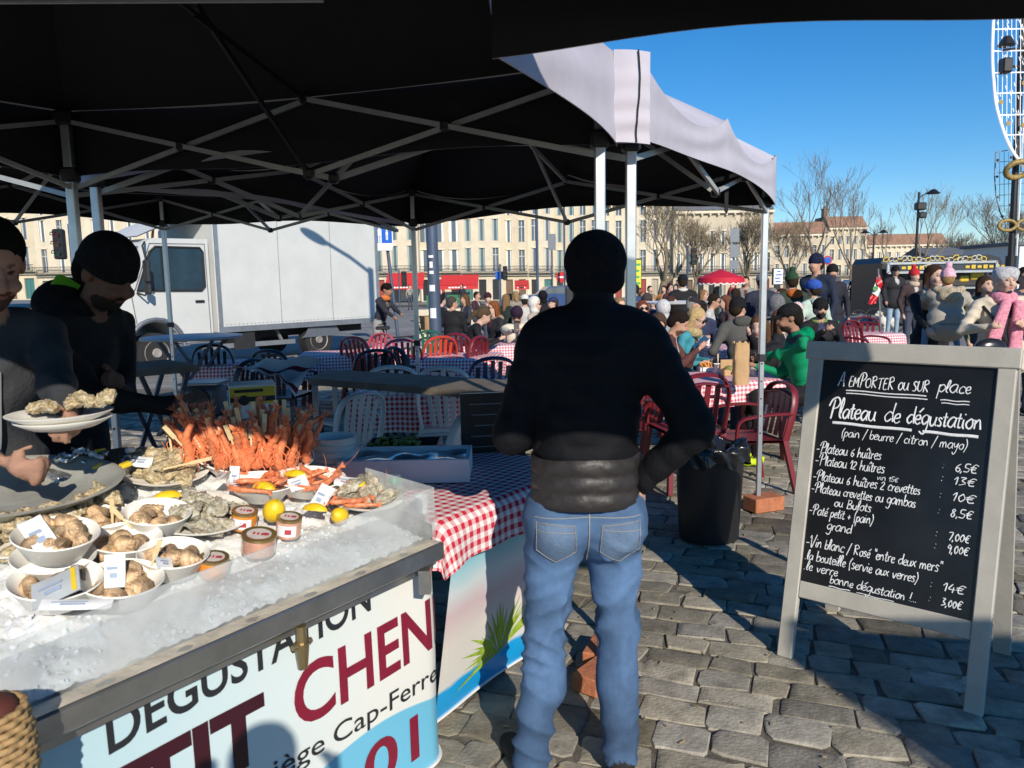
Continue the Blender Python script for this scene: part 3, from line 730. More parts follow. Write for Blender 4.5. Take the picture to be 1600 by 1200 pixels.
# street lamps
def street_lamp(px, ytop, d, label, double=False):
    p = P(px, ytop, d); th = thing('street_lamp', label, 'street lamp', (p.x, p.y, 0)); z = p.z
    q = MB(); q.cyl((0, 0, 0), (0, 0, z), .09, .055, n=10); q.build('pole', M_BLACK, th)
    for s in ((-1, 1) if double else (1,)):
        q = MB(); q.tube([(0, 0, z-.3), (s*.5, 0, z), (s*.7, 0, z)], .03); q.build('arm', M_BLACK, th)
        q = MB(); q.lathe([(.0, .2), (.12, .16), (.34, -.04), (.3, -.06), (0, -.06)], (s*.75, 0, z-.05), 14); q.build('lamp_shade', M_BLACK, th)
    if not double:
        q = MB(); q.box((0, -.2, z-.75), (.5, .4, .38), bev=.05); q.box((.1, -.2, z-1.2), (.4, .35, .3), bev=.05); q.build('spotlight', M_BLACK, th)
    return th
street_lamp(1436, 300, 40, 'dark street lamp with spotlights above the bare upright tree')
street_lamp(1366, 362, 62, 'thin double headed street lamp left of the food truck', True)
# ================================================================ TENTS
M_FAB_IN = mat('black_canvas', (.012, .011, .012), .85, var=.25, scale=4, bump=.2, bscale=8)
M_FAB_OUT = mat('lilac_grey_canvas', (.49, .47, .53), .75, var=.07, scale=5, bump=.5, bscale=6)
M_ALU = mat('aluminium', (.55, .58, .62), .32, metal=.85, var=.1, scale=10)
M_ALU_D = mat('aluminium_dull', (.44, .45, .44), .5, metal=.25, var=.12, scale=10)
M_PLAST = mat('black_plastic', (.015, .015, .017), .45, var=.1)
def sheet(fn, nu, nv, th=.004):
    "closed cloth sheet: fn gives the point and the outward offset direction; outer face slot 0, inner face slot 1"
    b = MB(); b.mi = 0; V = []
    pts = [[fn(i/nu, j/nv) for i in range(nu+1)] for j in range(nv+1)]
    N = (nu+1)*(nv+1); o = [p for r_ in pts for p, n in r_]; ii = [p-n*th for r_ in pts for p, n in r_]
    b.add(o+ii, []); idx = lambda i, j: j*(nu+1)+i
    for j in range(nv):
        for i in range(nu):
            a, c, d, e = idx(i, j), idx(i+1, j), idx(i+1, j+1), idx(i, j+1)
            b.f.append((a, c, d, e)); b.m.append(0); b.f.append((N+e, N+d, N+c, N+a)); b.m.append(1)
    ring = [idx(i, 0) for i in range(nu)]+[idx(nu, j) for j in range(nv)]+[idx(i, nv) for i in range(nu, 0, -1)]+[idx(0, j) for j in range(nv, 0, -1)]
    for k in range(len(ring)):
        a, c = ring[k], ring[(k+1) % len(ring)]; b.f.append((a, N+a, N+c, c)); b.m.append(0)
    return b
def tent(label, cor, zb, drop=.31, peak=.75, legs=(0, 1, 2, 3), truss=True, seed=1, sag=.05, val=(0, 1, 2, 3), valsag=.05, group='pop up tents of the oyster stall', thickleg=.04, barw=.016, lobe=.0, inner=None, skip=(), vcut={}):
    "cor: 4 corners (x, y) counter-clockwise, zb: valance bottom height per corner"
    r = random.Random(seed); c4 = [Vector((*c, 0)) for c in cor]; zb = zb if hasattr(zb, '__len__') else [zb]*4
    ctr = sum(c4, Vector())/4; th = thing('market_tent', label, 'tent', (ctr.x, ctr.y, 0), 0, group)
    ze = [z+drop for z in zb]; zpk = sum(ze)/4+peak; out = []
    # roof: four panels
    b = MB(); b.mi = 0
    def roofpt(k, u, v):
        a, c = c4[k]+Vector((0, 0, ze[k])), c4[(k+1) % 4]+Vector((0, 0, ze[(k+1) % 4])); e = a.lerp(c, u); pk = Vector((ctr.x, ctr.y, zpk))
        p = e.lerp(pk, v); p.z -= sag*4*u*(1-u)*(1-v)*.6+lobe*abs(math.sin(2*math.pi*u))**.8*(1-v)**2+sag*1.5*math.sin(math.pi*v)*(.4+.6*math.sin(math.pi*u)); return p
    fbs = MB()
    for k in range(4):
        sb = sheet(lambda u, v: (roofpt(k, u, v), Vector((0, 0, 1))), 26, 6)
        o = len(fbs.v); fbs.v += sb.v; fbs.f += [tuple(i+o for i in f) for f in sb.f]; fbs.m += sb.m
    fbs.build('roof_canvas', [M_FAB_OUT, M_FAB_IN], th, smooth=40, world=True)
    phs_ = [r.uniform(0, 6) for _ in range(4)]
    for k in val:
        a, c = c4[k], c4[(k+1) % 4]; e = (c-a).normalized(); n = Vector((e.y, -e.x, 0)); k2 = (k+1) % 4; L = (c-a).length
        ph = phs_[k]
        def vp(u, v):
            zt = ze[k]+(ze[k2]-ze[k])*u-sag*4*u*(1-u)*.6-lobe*abs(math.sin(2*math.pi*u))**.8; zl = zb[k]+(zb[k2]-zb[k])*u+valsag*math.sin(math.pi*u)+.012*math.sin(u*9+ph)
            bow = (.012*math.sin(u*11+ph+v*2)+.02*math.sin(u*5+2*ph))*v*math.sin(math.pi*u)**.5+.03*v*math.sin(math.pi*u)
            crease = .014*math.sin((u*1.6+v)*7+ph)*math.sin(math.pi*min(1, v*1.1))*math.sin(math.pi*u)**.4
            zt += .012; return (a+e*(u*(L+.026)-.013)+n*(.012+bow+crease)+Vector((0, 0, zt+(zl-zt)*v)), n)
        c0_, c1_ = vcut.get(k, (0, 1)); sheet(lambda u, v: vp(c1_-(c1_-c0_)*u, v), 26, 8).build('valance', [M_FAB_OUT, M_FAB_IN], th, smooth=50, world=True)
    for k in legs:
        inn = (ctr-c4[k]).normalized()*.06; p = c4[k]+inn; zt = ze[k]-.03
        q = MB(); q.box((p.x, p.y, zt-.65), (thickleg, thickleg, 1.3), bev=.004); q.box((p.x, p.y, (zt-1.3)/2+.05), (thickleg*.78, thickleg*.78, zt-1.3), bev=.003)
        lg = q.build('leg', M_ALU, th, world=True)
        q = MB(); q.box((p.x, p.y, zt-1.3), (thickleg*1.35, thickleg*1.35, .05), bev=.005); q.build('clip', M_PLAST, lg, world=True)
        for z_, s_ in ((zt-.02, .085), (zt-.27, .07)): q = MB(); q.box((p.x, p.y, z_), (s_, s_, .065), bev=.01); q.build('bracket', M_PLAST, lg, world=True)
        for hh in range(5): q = MB(); q.cyl((p.x-.002, p.y-thickleg*.4, .55+.12*hh), (p.x-.002, p.y-thickleg*.4-.003, .55+.12*hh), .006, n=6); q.build('hole', M_PLAST, lg, world=True)
    if truss:
        for k in range(4):
            if k in skip: continue
            k2 = (k+1) % 4; a = c4[k]+(ctr-c4[k]).normalized()*.06; c = c4[k2]+(ctr-c4[k2]).normalized()*.06; q = MB()
            def tp(t, hi): return a.lerp(c, t)+Vector((0, 0, (ze[k]+(ze[k2]-ze[k])*t)-(.06 if hi else .36)))
            n = Vector(((c-a).y, -(c-a).x, 0)).normalized()*.012
            for t0, t1 in ((0, .5), (.5, 1)):
                q.bar(tp(t0, 1)+n, tp(t1, 0)+n, barw, barw*1.5, (0, 0, 1)); q.bar(tp(t0, 0)-n, tp(t1, 1)-n, barw, barw*1.5, (0, 0, 1))
            tr = q.build('scissor_bars', M_ALU_D, th, world=True)
            for pj in (tp(.25, 1)*.5+tp(.25, 0)*.5, tp(.5, 0), tp(.75, 1)*.5+tp(.75, 0)*.5, tp(.5, 1)): q = MB(); q.box(pj, (.045, .045, .045), bev=.01); q.build('joint', M_PLAST, tr, world=True)
            # bars from the mid side to the centre post
            q = MB(); m0, m1 = tp(.5, 0), tp(.5, 1); h0 = Vector((ctr.x, ctr.y, zpk-.45)); h1 = Vector((ctr.x, ctr.y, zpk-.08))
            q.bar(m0, m0.lerp(h1, .5), barw, barw*1.5, (0, 0, 1)); q.bar(m1-n, h0.lerp(m1, .5)-n, barw, barw*1.5, (0, 0, 1)); q.bar(m0.lerp(h1, .5)+n, h1, barw); q.bar(h0.lerp(m1, .5)+n, h0, barw)
            q.build('roof_bars', inner or M_ALU_D, th, world=True)
        q = MB(); q.cyl((ctr.x, ctr.y, zpk-.55), (ctr.x, ctr.y, zpk-.03), .022, n=10); q.build('centre_post', M_ALU_D, th, world=True)
        q = MB(); q.box((ctr.x, ctr.y, zpk-.5), (.09, .09, .07), bev=.01); q.box((ctr.x, ctr.y, zpk-.12), (.09, .09, .07), bev=.01); q.build('hub', M_PLAST, th, world=True)
    return th
# B: the tent over the terrace; E: its neighbour to the left; A: the tent over the oyster table; C: the near awning overhead; D: unseen, added behind the camera for its shade
NR, FR, FLc, NL = (.50, 3.02), (1.76, 5.22), (-.84, 6.75), (-2.06, 3.80)
tent('pop up tent with lilac grey valance reaching the far corner leg on brick', [NR, FR, FLc, NL], [2.12, 2.09, 2.12, 2.12], seed=3, legs=(0, 1, 2, 3), valsag=.06, lobe=.13, sag=.0)
tent('pop up tent over the tables in front of the white truck, dark inside', [(-2.14, 3.84), (-.92, 6.79), (-3.55, 8.05), (-4.8, 5.1)], [2.12, 2.12, 2.26, 2.2], seed=5, legs=(0, 2), valsag=.03, val=(0, 1, 2))
AR = (.40, 3.0)
tent('pop up tent over the oyster table, black inside with crossing bars', [(-.50, .84), AR, (-2.04, 3.68), (-2.95, 1.45)], [2.12, 2.12, 2.12, 2.12], seed=8, legs=(1, 2), sag=.06, valsag=.02, peak=.7, barw=.013, inner=M_PLAST, skip=(0, 3), vcut={0: (.505, 1)})  # metal roof bars coloured black to stand in for the shade inside
# corner flap where the two valances meet
th = thing('tent_flap', 'grey canvas strip tied over the gap between the two tent legs', 'canvas strip', (.44, 2.97, 0))
def flap(u, v):
    a, c = Vector((AR[0]-.005, AR[1]-.04, 0)), Vector((NR[0]+.03, NR[1]-.055, 0)); e = c-a; n = Vector((e.y, -e.x, 0)).normalized()
    z = 2.445-.33*v-.01*u; return (a.lerp(c, u)+n*(.008+.006*math.sin(v*26+u)*v+.012*math.sin(math.pi*u))+Vector((0, 0, z)), n)
sheet(lambda u, v: flap(1-u, v), 8, 22).build('canvas', [M_FAB_OUT, M_FAB_IN], th, smooth=50, world=True)
q = MB(); q.tube([flap(.62+.05*math.sin(v*5), v)[0]+Vector((.004, -.008, 0)) for v in [k/14 for k in range(15)]], .0028, n=5); q.build('seam', M_FAB_IN, th, world=True)
# near awning overhead (dark underside) on the right
tent('dark low awning directly overhead at the top right', [(-.02, 1.84), (-.92, .72), (1.72, .2), (1.98, 1.55)], 2.12, drop=.22, peak=.5, legs=(), val=(1, 2, 3), truss=False, seed=4, sag=.03, valsag=.03, group='pop up tents of the oyster stall')
tent('unseen tent added behind the camera to cast shade over the paving at right', [(2.50, -1.0), (3.35, -3.7), (6.3, -4.2), (6.1, -1.5)], 2.10, seed=9, legs=(0, 1, 2, 3), truss=False, drop=.25, peak=.5)  # out of view, added and shaped to throw the dark area on the paving
q = MB(); q.bar(P(-60, 4, 1.72), P(505, 1, 1.72), .006, .006); o = q.build('tent_bar', M_ALU_D); tag(o, 'thin lit metal bar along the very top left edge', 'bar')
# hanging strap at the far valance
p = P(1131, 268, 4.35); q = MB(); q.prism([(p.x, p.y, p.z+.05), (p.x+.035, p.y+.02, p.z+.05), (p.x+.03, p.y+.02, p.z-.22), (p.x+.022, p.y+.01, p.z-.235), (p.x+.006, p.y, p.z-.22)], (.002, -.004, 0)); o = q.build('strap', M_FAB_IN); tag(o, 'black strap hanging from the lit tent valance', 'strap')

# brick blocks under the legs
M_BRICK = mat('brick_clay', (.42, .15, .07), .85, var=.25, scale=18, bump=.4, bscale=60)
def brick(x, y, rz, label, h=.1):
    q = MB(); q.box((0, 0, h/2), (.24, .15, h), bev=.006); o = q.build('brick', M_BRICK); o.location = (x, y, .006); o.rotation_euler = (0, 0, rz)
    tag(o, label, 'brick', 'bricks under the tent legs'); return o
brick(1.74, 5.2, .35, 'orange brick under the far tent leg by the bin')
brick(.315, 2.88, .9, 'orange brick between the customer\'s legs', .075).scale = (.75, .75, 1); brick(.36, 3.08, 1.2, 'darker brick behind the one between the customer\'s legs', .075).scale = (.8, .8, 1)

# ================================================================ MENU BOARD
M_BGREY = mat('grey_varnish', (.44, .42, .37), .5, var=.12, scale=6, bump=.15, bscale=20)
M_CHALKB = mat('blackboard', (.010, .010, .011), .32, var=.5, scale=5, spec=.5)
M_CHALK = mat('chalk_white', (.78, .80, .82), .8, var=.15, scale=60)
fl_ = Vector((1.135, 3.09, 0)); fr_ = Vector((1.665, 2.63, 0)); ex = (fr_-fl_).normalized(); en = Vector((ex.y, -ex.x, 0)); LEAN = R(12)
if en.y > 0: en = -en
ev = (Vector((0, 0, 1))*math.cos(LEAN)-en*math.sin(LEAN)); eo = en*math.cos(LEAN)+Vector((0, 0, 1))*math.sin(LEAN); BW = (fr_-fl_).length; BH = 1.36
bth = thing('menu_board', 'grey wooden A frame blackboard with a handwritten white menu', 'menu board', tuple(fl_))
MB_ = Matrix((ex, ev, eo)).transposed().to_4x4(); MB_.translation = fl_     # x along the board, y up the board, z outwards
def bbox(b, x0, x1, y0, y1, z0, z1, bev=.004):
    c = MB_ @ Vector(((x0+x1)/2, (y0+y1)/2, (z0+z1)/2)); return b.box(c, (x1-x0, y1-y0, z1-z0), MB_.to_3x3(), bev)
PW = .062
q = MB(); bbox(q, -PW/2, PW/2, 0, BH, -.035, 0); q.build('post', M_BGREY, bth, world=True)
q = MB(); bbox(q, BW-PW/2, BW+PW/2, 0, BH, -.035, 0); q.build('post', M_BGREY, bth, world=True)
q = MB(); bbox(q, -PW/2-.012, BW+PW/2+.012, BH-.078, BH, -.03, .006); q.build('rail', M_BGREY, bth, world=True)
q = MB(); bbox(q, PW/2, BW-PW/2, .265, .335, -.03, -.006); q.build('rail', M_BGREY, bth, world=True)
q = MB(); bbox(q, PW/2+.001, BW-PW/2-.001, .335, BH-.078, -.026, -.012, 0); pan = q.build('panel', M_CHALKB, bth, world=True)
back = Matrix((ex, (Vector((0, 0, 1))*math.cos(R(16))-en*-1*0-en*math.sin(R(16))), en)).transposed()
ev2 = (Vector((0, 0, 1))*math.cos(R(9))+en*math.sin(R(9)))
for xx in (0, BW):
    top = MB_ @ Vector((xx, BH-.03, -.06)); foot = fl_+ex*xx-en*.62+Vector((0, 0, .004))
    q = MB(); q.bar(foot, top, PW, .032, en); q.build('back_post', M_BGREY, bth, world=True)
q = MB(); a = fl_-en*.50; q.bar(a+ev2*0+Vector((0, 0, .33))+ex*.03, a+Vector((0, 0, .33))+ex*(BW-.03), .06, .025, en); q.build('back_rail', M_BGREY, bth, world=True)
# single-stroke handwriting; x-height 1, ascender 2, descender -1
GL = {
'a': (.95, [[(.85, .9), (.5, 1.05), (.15, .7), (.1, .3), (.4, 0), (.7, .3), (.85, .95), (.8, .3), (.95, .02)]]),
'b': (.85, [[(.15, 1.9), (.12, .8), (.15, .05)], [(.15, .6), (.5, 1.0), (.8, .6), (.6, .05), (.15, .1)]]),
'c': (.75, [[(.75, .8), (.45, 1.02), (.12, .6), (.25, .08), (.72, .15)]]),
'd': (.95, [[(.8, .85), (.45, 1.0), (.1, .5), (.35, 0), (.75, .35)], [(.85, 1.95), (.8, .8), (.92, .02)]]),
'e': (.75, [[(.1, .5), (.6, .62), (.55, 1.0), (.2, .85), (.12, .35), (.4, 0), (.75, .22)]]),
'f': (.65, [[(.7, 1.75), (.45, 1.95), (.3, 1.3), (.28, .2), (.25, -.7)], [(.05, .9), (.6, .95)]]),
'g': (.9, [[(.8, .9), (.45, 1.05), (.1, .6), (.35, .05), (.75, .4)], [(.82, 1.0), (.78, -.3), (.5, -.95), (.1, -.7)]]),
'h': (.9, [[(.15, 1.95), (.12, .02)], [(.14, .5), (.45, 1.0), (.72, .7), (.75, .05)]]),
'i': (.4, [[(.18, .95), (.15, .3), (.35, .02)], [(.2, 1.4), (.23, 1.48)]]),
'l': (.45, [[(.2, .5), (.4, 1.5), (.25, 1.95), (.14, 1.2), (.15, .3), (.4, .02)]]),
'm': (1.3, [[(.1, .95), (.12, .02)], [(.12, .55), (.4, 1.0), (.55, .6), (.56, .03)], [(.56, .55), (.85, 1.0), (1.02, .6), (1.12, .03)]]),
'n': (.9, [[(.1, .95), (.12, .02)], [(.12, .55), (.45, 1.0), (.65, .6), (.75, .03)]]),
'o': (.85, [[(.5, 1.0), (.15, .7), (.15, .25), (.45, 0), (.75, .35), (.65, .85), (.45, 1.0), (.85, .85)]]),
'p': (.85, [[(.15, 1.0), (.12, -.95)], [(.14, .7), (.5, 1.02), (.78, .6), (.5, .05), (.15, .2)]]),
'q': (.9, [[(.8, .85), (.45, 1.0), (.1, .5), (.35, 0), (.75, .35)], [(.82, 1.0), (.8, -.95)]]),
'r': (.65, [[(.12, .95), (.14, .02)], [(.14, .55), (.35, .95), (.62, .9)]]),
's': (.65, [[(.6, .85), (.3, 1.02), (.15, .75), (.5, .4), (.45, .05), (.08, .08)]]),
't': (.6, [[(.3, 1.6), (.25, .4), (.35, .02), (.6, .15)], [(.02, 1.05), (.58, 1.1)]]),
'u': (.9, [[(.12, .98), (.12, .3), (.4, 0), (.68, .35), (.72, .98), (.7, .25), (.9, .03)]]),
'v': (.8, [[(.08, .95), (.35, .02), (.7, 1.0)]]),
'x': (.8, [[(.08, .95), (.7, .03)], [(.7, .98), (.05, .02)]]),
'y': (.85, [[(.1, .98), (.2, .4), (.45, .3), (.7, .95)], [(.72, 1.0), (.6, -.4), (.3, -.95), (.05, -.6)]]),
'w': (1.1, [[(.08, .95), (.25, .05), (.52, .8), (.75, .05), (1.0, 1.0)]]),
'A': (1.3, [[(.0, .0), (.35, 1.0), (.75, 2.1), (.95, .9), (1.1, -.05)], [(.2, .75), (1.05, .85)]]),
'P': (1.15, [[(.3, -.1), (.35, 1.0), (.45, 1.9)], [(-.15, 1.2), (.1, 1.9), (.7, 2.15), (1.1, 1.7), (.85, 1.1), (.35, .95)]]),
'V': (1.1, [[(-.1, 1.5), (.1, 1.9), (.35, .1), (.5, .05), (1.05, 2.2)]]),
'B': (1.1, [[(.2, 1.7), (.18, 0)], [(.1, 1.7), (.75, 1.65), (.7, 1.1), (.22, .9), (.9, .7), (.85, .1), (.1, 0)]]),
'R': (1.1, [[(.2, 1.6), (.18, 0)], [(.05, 1.5), (.6, 1.7), (.85, 1.25), (.25, .85), (.9, .05)]]),
'E': (.9, [[(.75, 1.45), (.25, 1.4), (.2, .05), (.8, .05)], [(.22, .75), (.65, .8)]]),
'M': (1.2, [[(.1, 0), (.2, 1.45), (.55, .5), (.9, 1.45), (1.05, 0)]]),
'O': (1.1, [[(.55, 1.4), (.15, 1.0), (.15, .35), (.55, 0), (.95, .4), (.9, 1.1), (.55, 1.4)]]),
'T': (.95, [[(.05, 1.4), (.95, 1.45)], [(.5, 1.4), (.48, 0)]]),
'S': (.85, [[(.8, 1.3), (.4, 1.45), (.15, 1.1), (.7, .55), (.55, .05), (.1, .1)]]),
'U': (1.0, [[(.15, 1.4), (.15, .4), (.5, 0), (.85, .4), (.85, 1.4)]]),
'0': (.8, [[(.4, 1.3), (.1, .7), (.35, 0), (.7, .6), (.4, 1.3)]]), '1': (.5, [[(.0, .9), (.3, 1.4), (.28, 0)]]),
'2': (.8, [[(.1, 1.1), (.4, 1.4), (.65, 1.0), (.1, .05), (.75, .05)]]), '3': (.8, [[(.1, 1.3), (.6, 1.3), (.3, .75), (.65, .35), (.1, 0)]]),
'4': (.85, [[(.4, 1.4), (.08, .5), (.75, .5)], [(.55, .9), (.55, -.1)]]), '5': (.8, [[(.7, 1.4), (.2, 1.35), (.15, .8), (.65, .6), (.5, .05), (.05, .1)]]),
'6': (.8, [[(.65, 1.5), (.2, .9), (.15, .25), (.45, 0), (.7, .4), (.4, .75), (.18, .5)]]), '7': (.8, [[(.1, 1.3), (.75, 1.35), (.35, 0)]]),
'8': (.8, [[(.6, 1.2), (.35, 1.4), (.2, 1.05), (.6, .45), (.4, 0), (.12, .35), (.6, 1.2)]]), '9': (.8, [[(.65, 1.0), (.35, 1.35), (.15, .9), (.5, .7), (.68, 1.1), (.55, -.1)]]),
'€': (.9, [[(.85, 1.2), (.5, 1.4), (.2, .9), (.3, .1), (.8, .1)], [(.02, .85), (.7, .9)], [(.02, .55), (.6, .6)]]),
'(': (.5, [[(.45, 1.9), (.12, 1.0), (.3, -.4)]]), ')': (.5, [[(.1, 1.9), (.4, .9), (.1, -.4)]]), '/': (.6, [[(.6, 1.9), (.05, -.3)]]),
'-': (.8, [[(.05, .6), (.65, .62)]]), '.': (.35, [[(.1, .05), (.16, .1)]]), ',': (.35, [[(.15, .1), (.05, -.3)]]), ':': (.4, [[(.1, .1), (.15, .15)], [(.13, .8), (.18, .85)]]),
'!': (.4, [[(.25, 1.8), (.2, .5)], [(.15, .05), (.2, .1)]]), '"': (.5, [[(.1, 1.9), (.2, 1.4)], [(.35, 1.9), (.45, 1.4)]]), '+': (.7, [[(.05, .6), (.65, .6)], [(.35, 1.0), (.35, .2)]]), '_': (.6, [[(0, .15), (.6, .18)]])}
ACC = {'é': 'e', 'î': 'i', 'è': 'e'}
def write(b, s, x, y, h, slope=0.0, wd=.0042, slant=.14, sx=1.0, seed=0, x1=None):
    "h: x-height in metres; (x, y) in board units"
    r = random.Random(seed+len(s)); cx = x
    if x1: sx = (x1-x)/(h*sum(.62 if c == ' ' else GL[ACC.get(c, c)][0]*.99 for c in s))
    def put(u, v): return MB_ @ Vector((u, v, -.0100))
    for ch in s:
        if ch == ' ': cx += .62*h*sx; continue
        base = ACC.get(ch, ch); wdt, strokes = GL[base]; js = r.uniform(.92, 1.1); jy = r.uniform(-.05, .05)
        ss = [st for st in strokes]
        if ch == 'î': ss = ss[:1]+[[(.0, 1.35), (.25, 1.75), (.5, 1.4)]]
        if ch == 'é': ss = ss+[[(.4, 1.3), (.75, 1.75)]]
        if ch == 'è': ss = ss+[[(.2, 1.75), (.5, 1.3)]]
        for st in ss:
            pts = [(cx+(gx+slant*gy+r.uniform(-.03, .03))*h*sx*js, y+(gy*js+jy+r.uniform(-.03, .03))*h) for gx, gy in st]
            pp = smooth_path([put(u, v+slope*(u-x)) for u, v in pts], 4)
            b.tube(pp, [wd*.37*(.75+.5*abs(math.sin(3*k/len(pp)+cx*50))) for k in range(len(pp))], n=5, flat=.35, nrm=eo)
        cx += wdt*h*sx*js*.98
    return cx
def lineb(b, x0, y0, x1, y1, wd):
    b.tube([MB_ @ Vector((x0+(x1-x0)*t, y0+(y1-y0)*t+.0015*math.sin(9*t), -.0103)) for t in [k/8 for k in range(9)]], wd/2, n=5, flat=.25, nrm=eo)
Y0 = BH-.078
def tx(name, fn): b = MB(); fn(b); b.build(name, M_CHALK, pan, world=True)
def t1(b):
    write(b, 'A EMPORTER ou SUR', .10, Y0-.108, .029, 0, .0052, x1=.445); write(b, 'place', .475, Y0-.104, .028, 0, .0055, x1=.59)
    lineb(b, .135, Y0-.124, .44, Y0-.124, .005); lineb(b, .137, Y0-.136, .445, Y0-.137, .0045); lineb(b, .49, Y0-.134, .59, Y0-.134, .004); lineb(b, .495, Y0-.146, .59, Y0-.146, .004)
tx('heading', t1)
def t2(b):
    write(b, 'Plateau', .075, Y0-.242, .041, 0, .0085, x1=.265); write(b, 'de', .29, Y0-.240, .037, 0, .007, x1=.35); write(b, 'dégustation', .375, Y0-.238, .036, 0, .0075, x1=.63)
    lineb(b, .095, Y0-.264, .40, Y0-.264, .012); lineb(b, .44, Y0-.264, .63, Y0-.264, .012)
    write(b, '(pain / beurre / citron / mayo)', .135, Y0-.318, .021, 0, .0042, x1=.60)
tx('heading', t2)
rows = [('-Plateau 6 huîtres', .04, .397, .023, .30), ('-Plateau 12 huîtres', .039, .449, .023, .31), ('-Plateau 6 huîtres 2 crevettes', .038, .515, .0225, .46), ('-Plateau crevettes ou gambas', .037, .566, .022, .45), ('ou Bulots', .135, .612, .021, .285), ('-Paté petit + (pain)', .037, .660, .022, .30), ('grand', .115, .712, .022, .215),
        ('-Vin blanc / Rosé "entre deux mers"', .038, .795, .0225, .545), ('.la bouteille (servie aux verres)', .04, .853, .022, .48), ('.le verre', .04, .897, .021, .18)]
def t3(b):
    write(b, 'vin 15€', .29, Y0-.476, .013, 0, .003, x1=.37)
tx('menu_line', t3)
def t5(b):
    write(b, 'bonne dégustation !...', .15, Y0-.928, .0195, 0, .0045, seed=9, x1=.48); lineb(b, .15, Y0-.942, .235, Y0-.942, .004); lineb(b, .26, Y0-.942, .40, Y0-.944, .003)
tx('menu_line', t5)
for i, (s, x, yy, h, x1) in enumerate(rows): tx('menu_line', lambda b: write(b, s, x, Y0-yy, h, .004, .0047, seed=i, x1=x1))
for i, (s, yy) in enumerate((('6,5€', .402), ('13€', .452), ('10€', .515), ('8,5€', .575), ('7,00€', .665), ('9,00€', .712), ('14€', .858), ('3,00€', .915))):
    tx('price', lambda b: write(b, s, .562, Y0-yy, .0215, 0, .005, seed=i, x1=.635)); tx('colon', lambda b: write(b, ':', .52, Y0-yy+.004, .02, 0, .004, seed=i))

# ================================================================ RUBBISH BIN
bp = G(1107, 842); th = thing('rubbish_bin', 'black plastic bin with a black bag hanging over the rim', 'bin', (bp.x, bp.y, 0))
q = MB(); q.lathe([(.0, .012), (.178, .012), (.183, .03), (.208, .55), (.222, .56), (.222, .585), (.2, .585), (.17, .1), (0, .08)], (0, 0, 0), 36, sx=1.0, sy=.86); q.build('tub', M_PLAST, th, smooth=40)
def bag(u, v):
    a = 2*math.pi*u; rr = .230+.010*math.sin(9*a)+.008*math.sin(17*a+1); 
    z = .605+.012*math.sin(5*a+1); k = v
    if k < .5: t = k/.5; R_ = rr*(1-.16*(1-t)); zz = .50+.02*math.sin(7*a)+(z-.50)*t; R_ = rr+(.012*math.sin(13*a+4*t)); 
    else: t = (k-.5)/.5; R_ = rr-.02-.16*t+.02*math.sin(8*a+6*t); zz = z-.14*t+.02*math.sin(6*a+5*t)
    return Vector((R_*math.cos(a), R_*.86*math.sin(a), zz))
q = MB(); q.grid(bag, 72, 18); q.build('bin_bag', mat('bag_film', (.012, .012, .014), .22, var=0, bump=.35, bscale=30, spec=.6), th, smooth=True)
# ================================================================ OYSTER STAND
F0 = Vector((-.97, 1.36, 0)); TE = Vector((.577, .817, 0)).normalized(); TN = Vector((TE.y, -TE.x, 0))   # along the stand / outwards
SL = .20; Z0T = .845
def T(s, t, z): return F0+TE*s-TN*t+Vector((0, 0, z))
def TZ(t): return Z0T+SL*t
PN = Vector((TN.x*SL, TN.y*SL, 1)).normalized()
def TP(px, py, h=0.0):
    "point of the sloping display plane (raised by h) on the sight line of a photo pixel"
    r = ray(px, py); o = F0+Vector((0, 0, Z0T+h)); return CAM+r*((o-CAM).dot(PN)/r.dot(PN))
SLOPE = Vector((0, 0, 1)).rotation_difference(PN).to_matrix()
def lay(o, rz=0.0, tilt=1.0):
    o.rotation_euler = (Matrix.Identity(3).lerp(SLOPE, tilt) @ Matrix.Rotation(rz, 3, 'Z')).to_euler(); return o
M_STEEL = mat('brushed_steel', (.46, .455, .43), .34, metal=.9, var=.18, scale=7, bump=.1, bscale=40)
def ice_mat():
    m = mat('ice', (.78, .79, .79), .45, var=.06, scale=18, bump=.35, bscale=55, spec=.5, sss=.3); return m
def plexi_mat():
    m = bpy.data.materials.new('frosted_perspex'); m.use_nodes = True; t = m.node_tree; b = t.nodes['Principled BSDF']; o = t.nodes['Material Output']
    b.inputs['Base Color'].default_value = (.72, .74, .74, 1); b.inputs['Roughness'].default_value = .18
    tr = t.nodes.new('ShaderNodeBsdfTransparent'); tr.inputs[0].default_value = (.93, .95, .96, 1); mx = t.nodes.new('ShaderNodeMixShader')
    n = t.nodes.new('ShaderNodeTexNoise'); n.inputs['Scale'].default_value = 5; n.inputs['Detail'].default_value = 6; tc = t.nodes.new('ShaderNodeTexCoord'); t.links.new(tc.outputs['Object'], n.inputs['Vector'])
    r = t.nodes.new('ShaderNodeMapRange'); r.inputs[1].default_value = .35; r.inputs[2].default_value = .65; r.inputs[3].default_value = .10; r.inputs[4].default_value = .48
    t.links.new(n.outputs['Fac'], r.inputs[0]); t.links.new(r.outputs[0], mx.inputs[0]); t.links.new(tr.outputs[0], mx.inputs[1]); t.links.new(b.outputs[0], mx.inputs[2]); t.links.new(mx.outputs[0], o.inputs[0]); return m
S0, S1, TD = -.5, 1.215, .90
st = thing('oyster_stand', 'long steel stand full of ice and seafood behind a frosted guard', 'display stand', tuple(T(.4, .5, 0)))
q = MB()
